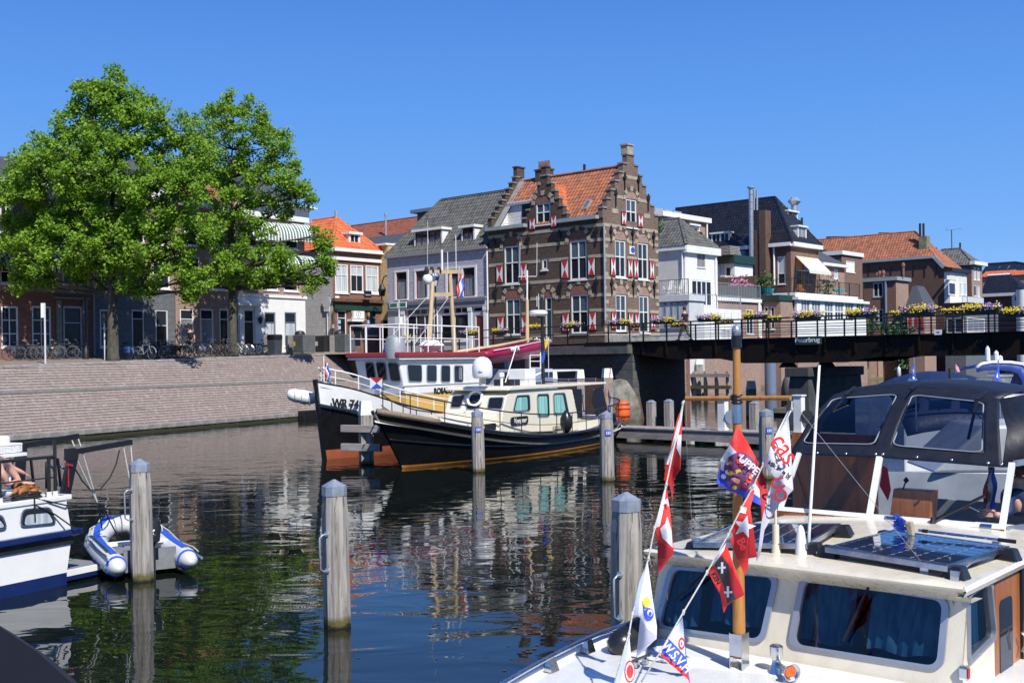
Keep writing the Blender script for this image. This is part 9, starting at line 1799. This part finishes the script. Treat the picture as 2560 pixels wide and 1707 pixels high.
f=flag('pale flag with yellow sun over blue waves, third on the left string',11,YF-.25,('cwhite',[(1068,660),(1100,900),(1138,1150),(1135,1235),(985,1375),(1015,1080),(955,1055),(1005,820)]),[('cpale',[(1066,672),(1040,800),(1005,960),(1000,1062),(957,1052),(1005,820)],1),('cyel',circ(1060,965,27,ky=1.5),2),('cblue',circ(1078,1055,36,ky=1.35),1),('cwhite',circ(1086,1045,20,ky=1.3),2),('cblue',circ(1088,1050,12,ky=1.3),3),('cblue',[(1032,950),(1042,1000),(1060,1080),(1090,1105),(1065,1105),(1040,1060)],1),('cgrey',[(1015,1085),(1060,1160),(1135,1215),(1135,1240),(990,1330)],1)]+[('black',[(1062+34*math.cos(a),962+50*math.sin(a)),(1065+34*math.cos(a),965+50*math.sin(a)),(1062+56*math.cos(a),960+82*math.sin(a))],2)for a in(-2.1,-1.5,-1.0,-.5,0,.5)],2.2)
f=flag('pale blue and white flag with a red round badge, lowest on the left string',11,YF-.5,('cwhite',[(932,1215),(948,1400),(958,1620),(800,1620),(870,1420)]),[('cpale',[(932,1220),(905,1430),(850,1620),(802,1620),(870,1420)],1),('cred',circ(935,1480,40,ky=2.1),1),('cwhite',circ(937,1480,33,ky=2.1),2),('cred',circ(938,1480,24,ky=2.1),3)],3)
f=flag('red white and blue flag with a round collage print in the middle of the bunting',22,YF-.1,('cred',[(560,165),(660,330),(740,480),(830,680),(860,830),(800,1115),(790,950),(505,815),(355,738),(400,500),(490,350)]),[('cwhite',[(490,355),(560,440),(780,800),(785,880),(400,600),(395,510)],1),('cblue',[(392,570),(520,760),(785,862),(790,952),(505,812),(357,736)],1),('cdred',[(740,490),(830,680),(860,830),(800,1110),(795,900),(770,760)],1),('cviolet',circ(590,620,165,24,1.14),2)],.2);rr=random.Random(5)
for k in range(46):
 a,r=rr.random()*6.28,150*rr.random()**.5;x,y=570+r*math.cos(a),620+r*1.1*math.sin(a)
 if x>640 and y<620:continue
 flagpoly(f,'printed_dot',22,circ(x,y,rr.uniform(14,30),8),YF-.1,rr.choice(['cflesh','cflesh','cpink','cyel','cred','cwhite','cviolet','cgrey']),3+k%4,1,.2)
ftext(f,22,'UPPE',675,555,YF-.1,.075,-42,'cwhite')
f=flag('white flag with big red curly letters hanging from the right crossbar end',22,YF-.12,('cwhite',[(1100,-5),(1062,100),(1085,360),(1102,660),(1110,800),(970,940),(825,1195),(790,1400),(755,1505),(745,1480),(800,1100),(860,840),(925,680),(812,545),(930,280),(1050,40)]),[('cgrey',[(925,680),(1108,800),(970,940),(830,1180),(870,900)],1),('cgrey',[(860,845),(840,1120),(795,1400),(755,1500),(800,1100)],2)],1.4);ftext(f,22,'cas',1025,400,YF-.12,.20,-58,'cred',.85);ftext(f,22,'UO',965,800,YF-.12,.13,-78,'cdred',.9);ftext(f,22,'kijk ze is hi',975,600,YF-.12,.042,-35,'black')
f=flag('red flag with white star and scribbled letters right of the mast',22,YF-.2,('cred',[(732,800),(690,980),(720,1200),(755,1455),(672,1470),(665,1560),(640,1640),(560,1480),(492,1290),(535,1225),(488,1210),(600,980),(680,810)]),[('cwhite',star(632,1160,115,.25),2),('cwhite',[(605,965),(655,975),(645,1035),(580,1020)],1),('cdred',[(680,1070),(720,1200),(755,1450),(675,1468)],1)],2.6);ftext(f,22,'Be',610,1330,YF-.2,.08,-65,'cdred')
f=flag('black and red pennant with two white crosses before the left cabin window',11,YF-.35,('cred',[(1650,525),(1700,660),(1790,910),(1700,960),(1660,990),(1635,1045),(1610,910),(1515,742),(1560,670)]),[('cblack',[(1620,620),(1672,690),(1680,850),(1728,940),(1660,980),(1640,860),(1562,680)],1),('cdred',[(1690,700),(1790,908),(1725,945),(1678,830)],1),('cwhite',[(1650,528),(1640,575),(1560,690),(1545,700),(1590,610)],1)]+[('cwhite',[(x-30,y-5),(x+30,y-9),(x+30,y+7),(x-30,y+11)],3)for x,y in((1620,708),(1668,890))]+[('cwhite',[(x-8,y-42),(x+9,y-42),(x+9,y+42),(x-8,y+42)],4)for x,y in((1622,710),(1665,888))],.9);ftext(f,11,'KEN',1575,790,YF-.35,.045,-60,'black')
f=flag('blue white and red club pennant with ship wheel and letters, lowest on the right string',11,YF-.75,('cblue',[(1328,1075),(1345,1250),(1362,1430),(1388,1580),(1365,1530),(1155,1350),(1230,1220)]),[('cwhite',[(1328,1075),(1338,1200),(1350,1370),(1290,1300),(1225,1235)],1),('cred',[(1160,1335),(1370,1500),(1385,1568),(1365,1535),(1155,1355)],1),('cred',circ(1322,1272,24,ky=1.9),2),('cwhite',circ(1322,1272,15,ky=1.9),3),('cred',circ(1322,1272,6,ky=1.9),4)],1.8);ftext(f,11,'W.S.V.H',1282,1375,YF-.75,.088,-48,'cwhite',.8)
for lab,pts in(('white bunting cord down the left string of flags',((14,592,505,YF+.1),(14,580,528,YF+.1),(14,462,1105,YF),(11,1208,92,YF-.05),(11,1120,415,YF-.1),(11,1075,640,YF-.2),(11,955,1055,YF-.3),(11,930,1200,YF-.45),(11,800,1640,YF-.6))),('white bunting cord down the right string of flags',((17,1880,640,YF),(22,1095,10,YF-.1),(22,815,548,YF-.12),(22,715,770,YF-.2),(22,600,980,YF-.22),(22,470,1245,YF-.28),(11,1510,745,YF-.4),(11,1335,1040,YF-.65),(11,1160,1340,YF-.85),(11,1020,1560,YF-.9)))):
 P=[PT(*q)for q in pts];f=thing('string',lab,'cord',tuple(P[0]));mb=MB();mb.tube([p-P[0]for p in P],.006,6);mb.build('cord',M['rope'],f,smooth=True);mb=MB()
 for p in P[1:-1]:mb.lathe([(.004,-.02),(.012,0),(.004,.02)],p-P[0],8)
 mb.build('knots',M['rope'],f)
 # ================================================================ BOATS BEHIND THE CANOPY
def arch(t,pts_,hw_,mt,name,th=.04):mb=MB();mb.grid([[(x,-hw_,z),(x,0,z+.06),(x,hw_,z)]for x,z in pts_]);return mb.build(name,M[mt],t,smooth=True,sol=th)
YB=21.0;p0=PT(21,60,640,YB);b1_=thing('blue_canopy_boat','low boat under a dark blue domed canopy behind the charcoal canopy','boat',(p0.x,YB,0),0);q=lambda x,y:(PT(21,x,y,YB).x-p0.x,PT(21,x,y,YB).z)
prof=[q(*a)for a in((95,545),(350,440),(620,365),(940,322),(1300,330),(1650,395),(1850,470),(1970,640))];mb=MB();n=6
G=[]
for k in range(n+1):a=math.pi*(.0+.5*k/n);G.append([(x,2.2-2.2*math.cos(a)if False else-1.1+1.6*k/n,.9+(z-.9)*math.sin(.55+1.02*k/n))for x,z in prof])
mb.grid(G);mb.build('canopy',M['navy'],b1_,smooth=True,sol=.02)
for a,b in((150,560),(640,1040),(1110,1420)):x0,z0=q(a+60,545);x1,z1=q(b,545);xt0,zt0_=q(a+120,420 if a>200 else 470);xt1,_=q(b+60,420);mb=MB();mb.face([(x0,-1.12,z0),(x1,-1.12,z0),(xt1,-.93,zt0_),(xt0,-.93,zt0_)]);mb.build('clear_window',M['skyglass'],b1_)
mb=MB();(xa_,za_),(xb_,zb2)=q(60,485),q(1440,500);mb.tube([(q(10,640)[0],-1.3,q(10,640)[1]),(xa_-.05,-1.3,za_-.06),(xa_+.1,-1.3,za_),(xb_,-1.3,zb2),(q(1540,520)[0],-1.3,q(1540,530)[1]),(q(1530,600)[0],-1.3,q(1530,620)[1])],.022,8);mb.build('steel_rail',M['steel'],b1_,smooth=True)
mb=MB();mb.lathe([(.02,-.1),(.09,0),(.02,.1)],(q(130,440)[0],-1.3,q(130,440)[1]),10);mb.build('lamp',M['steel'],b1_,smooth=True);mb=MB();mb.hexa([(prof[0][0]-.6,-1.5,-.3),(prof[-1][0]+3,-1.5,-.3),(prof[-1][0]+3,1.5,-.3),(prof[0][0]-.3,1.5,-.3)],[(prof[0][0]-.9,-1.6,.95),(prof[-1][0]+3,-1.6,.95),(prof[-1][0]+3,1.6,.95),(prof[0][0]-.9,1.6,.95)]);mb.build('hull',M['white_gloss'],b1_)
for c_,y_,lab in((795,'steel_rail',''),):x,z=q(c_,260);mb=MB();mb.cyl(x,-1.0,z-.5,z,.02,6);mb.build('lamp_post',M['iron'],b1_)
for lab,a,cols in(('small blue and yellow flag at the left end of the steel rail',((150,175),(150,330),(140,410),(90,280)),('cblue','cyel')),('small dark blue flag with white spots behind the charcoal canopy',((1440,215),(1450,470),(1400,440),(1360,390)),('cblue','cwhite'))):
 f=thing('boat_flag',lab,'flag',(p0.x,YB,0));pp=[(q(*v)[0],-1.32,q(*v)[1])for v in a];mb=MB();mb.face(pp);mb.build('cloth',M[cols[0]],f,sol=.01);c0=sum((Vector(v)for v in pp),Vector())/4;mb=MB();mb.face([c0+(Vector(v)-c0)*.35+Vector((0,-.012,0))for v in pp]);mb.build('emblem',M[cols[1]],f);mb=MB();mb.tube([(pp[0][0],-1.3,pp[0][2]+.1),(pp[0][0]+.03,-1.3,pp[0][2]-1.2)],.012,6);mb.build('staff',M['steel'],f)
YB2=25.0;p0b=PT(21,1900,640,YB2);b2_=thing('blue_bimini_boat','white motor boat with royal blue arched canopy edged in white at the right edge','boat',(p0b.x,YB2,0));q=lambda x,y:(PT(21,x,y,YB2).x-p0b.x,PT(21,x,y,YB2).z)
M['royal']=mat('royal blue canvas',(.015,.05,.26),.6,var=.2)
outer=[q(*a)for a in((1450,245),(1530,190),(1700,160),(2000,165),(2200,195),(2300,300),(2340,450),(2352,720))];inner=[q(*a)for a in((1460,330),(1560,300),(1750,292),(2000,308),(2120,350),(2180,450),(2200,560),(2210,700))]
mb=MB();mb.grid([[(a[0],-.4,a[1]),(b[0],-.4,b[1])]for a,b in zip(outer,inner)]);mb.build('arch_front',M['royal'],b2_,smooth=True,sol=.03);mb=MB();mb.grid([[(a[0],-.4,a[1]),(a[0]+.5,1.8,a[1]-.1)]for a in outer]);mb.build('arch_top',M['royal'],b2_,smooth=True,sol=.02);mb=MB();mb.tube([(a[0],-.42,a[1])for a in outer],.035,6);mb.build('white_edge',M['white'],b2_,smooth=True)
x0,z0=q(1900,640);mb=MB();mb.box(x0-2.5,x0+5,-1.2,2.2,-.3,z0-.05);mb.build('hull',M['white_gloss'],b2_,bev=.05);(xa_,za_),(xb_,zb2)=q(1890,345),q(2130,400);mb=MB();mb.box(xa_,xb_,-.2,.5,zb2,za_);mb.build('white_hatch',M['white'],b2_,bev=.04);(xa_,za_),(xb_,zb2)=q(1915,420),q(2110,570);mb=MB();mb.hexa([(xa_+.12,-.1,zb2),(xb_-.05,-.1,zb2),(xb_-.05,.4,zb2),(xa_+.12,.4,zb2)],[(xa_,-.15,za_),(xb_,-.15,za_),(xb_,.4,za_),(xa_,.4,za_)]);mb.build('glazed_console',M['lacew'],b2_)
for x,y,h_ in((1760,155,.35),(1900,155,.25),(1965,155,.14)):a=q(x,y);mb=MB();mb.lathe([(.02,0),(.06,.02),(.05,h_*.8),(.01,h_)],(a[0],0,a[1]),8);mb.build('antenna',M['white'],b2_)
p=PT(21,1265,325,26);f=thing('boat_flag','small red and white checked flag behind the dark blue dome','flag',tuple(p));mb=MB();mb.face([(0,0,0),(-.05,0,.1),(-.04,0,.19),(.03,0,.1),(.06,0,.0)],0);mb.build('cloth',M['cpink'],f,sol=.01);mb=MB();mb.tube([(.02,0,-1.6),(-.04,0,.2)],.008,5);mb.build('staff',M['steel'],f)
p=GP(21,310,1100,.0);p=PT(21,308,390,30);f=thing('marker','slim white marker post behind the steel rail of the blue boat','marker post',(p.x,30,0));mb=MB();mb.lathe([(.035,-.5),(.035,p.z),(.05,p.z+.02),(.05,p.z+.2),(.01,p.z+.26)],n=10);mb.build('post',M['pvc'],f,smooth='auto')
M['launch']=mat('grey white launch paint',(.40,.42,.45),.4,var=.25,scale=1.5)
p=PT(13,600,1140,18.5);f=thing('white_launch','white hulled launch seen through the canopy windows','boat',(p.x,18.5,0),-.1);z1=PT(13,1000,600,18.5).z;z0=PT(13,1000,905,18.5).z
mb=MB();G=[]
for k in range(11):x=.2+k*.62;w_=.9*math.sin(min(1,.15+k/7)*math.pi/2);G.append([(x,-w_*.5,-.3),(x,-w_*.9,.5),(x-.05,-w_,z0*.9)])
mb.grid(G);mb.build('hull',M['launch'],f,smooth=True);mb=MB();mb.prism([(1.0,z0*.9),(7.0,z0*.9),(6.6,z1),(1.8,z1-.05)],-.6,1.2);mb.build('cabin',M['launch'],f,bev=.05);mb=MB();mb.box(2.2,6.2,-.62,-.605,z0*.9+.15,z1-.2);mb.build('window',M['glass'],f)
# ================================================================ edge of the photographer's own canopy
P=[PT(0,x,y,1.35)for x,y in((-160,1470),(0,1566),(95,1630),(190,1716),(330,1830),(-160,1830))];o0=P[0];f=thing('canopy_edge','dark navy canvas edge crossing the bottom left corner close to the camera','canopy edge',tuple(o0));mb=MB();A_=[p-o0 for p in P];Bq=[a+Vector((-.05,.16,-.05))for a in A_];mb.f.append([mb.P(a)for a in A_]);mb.mi.append(0);mb.f.append([mb.P(a)for a in Bq[::-1]]);mb.mi.append(0)
for i in range(len(A_)):j=(i+1)%len(A_);mb.face([A_[i],A_[j],Bq[j],Bq[i]])
mb.build('canvas',mat('near black navy canvas',(.004,.006,.016),.7),f,bev=.02)
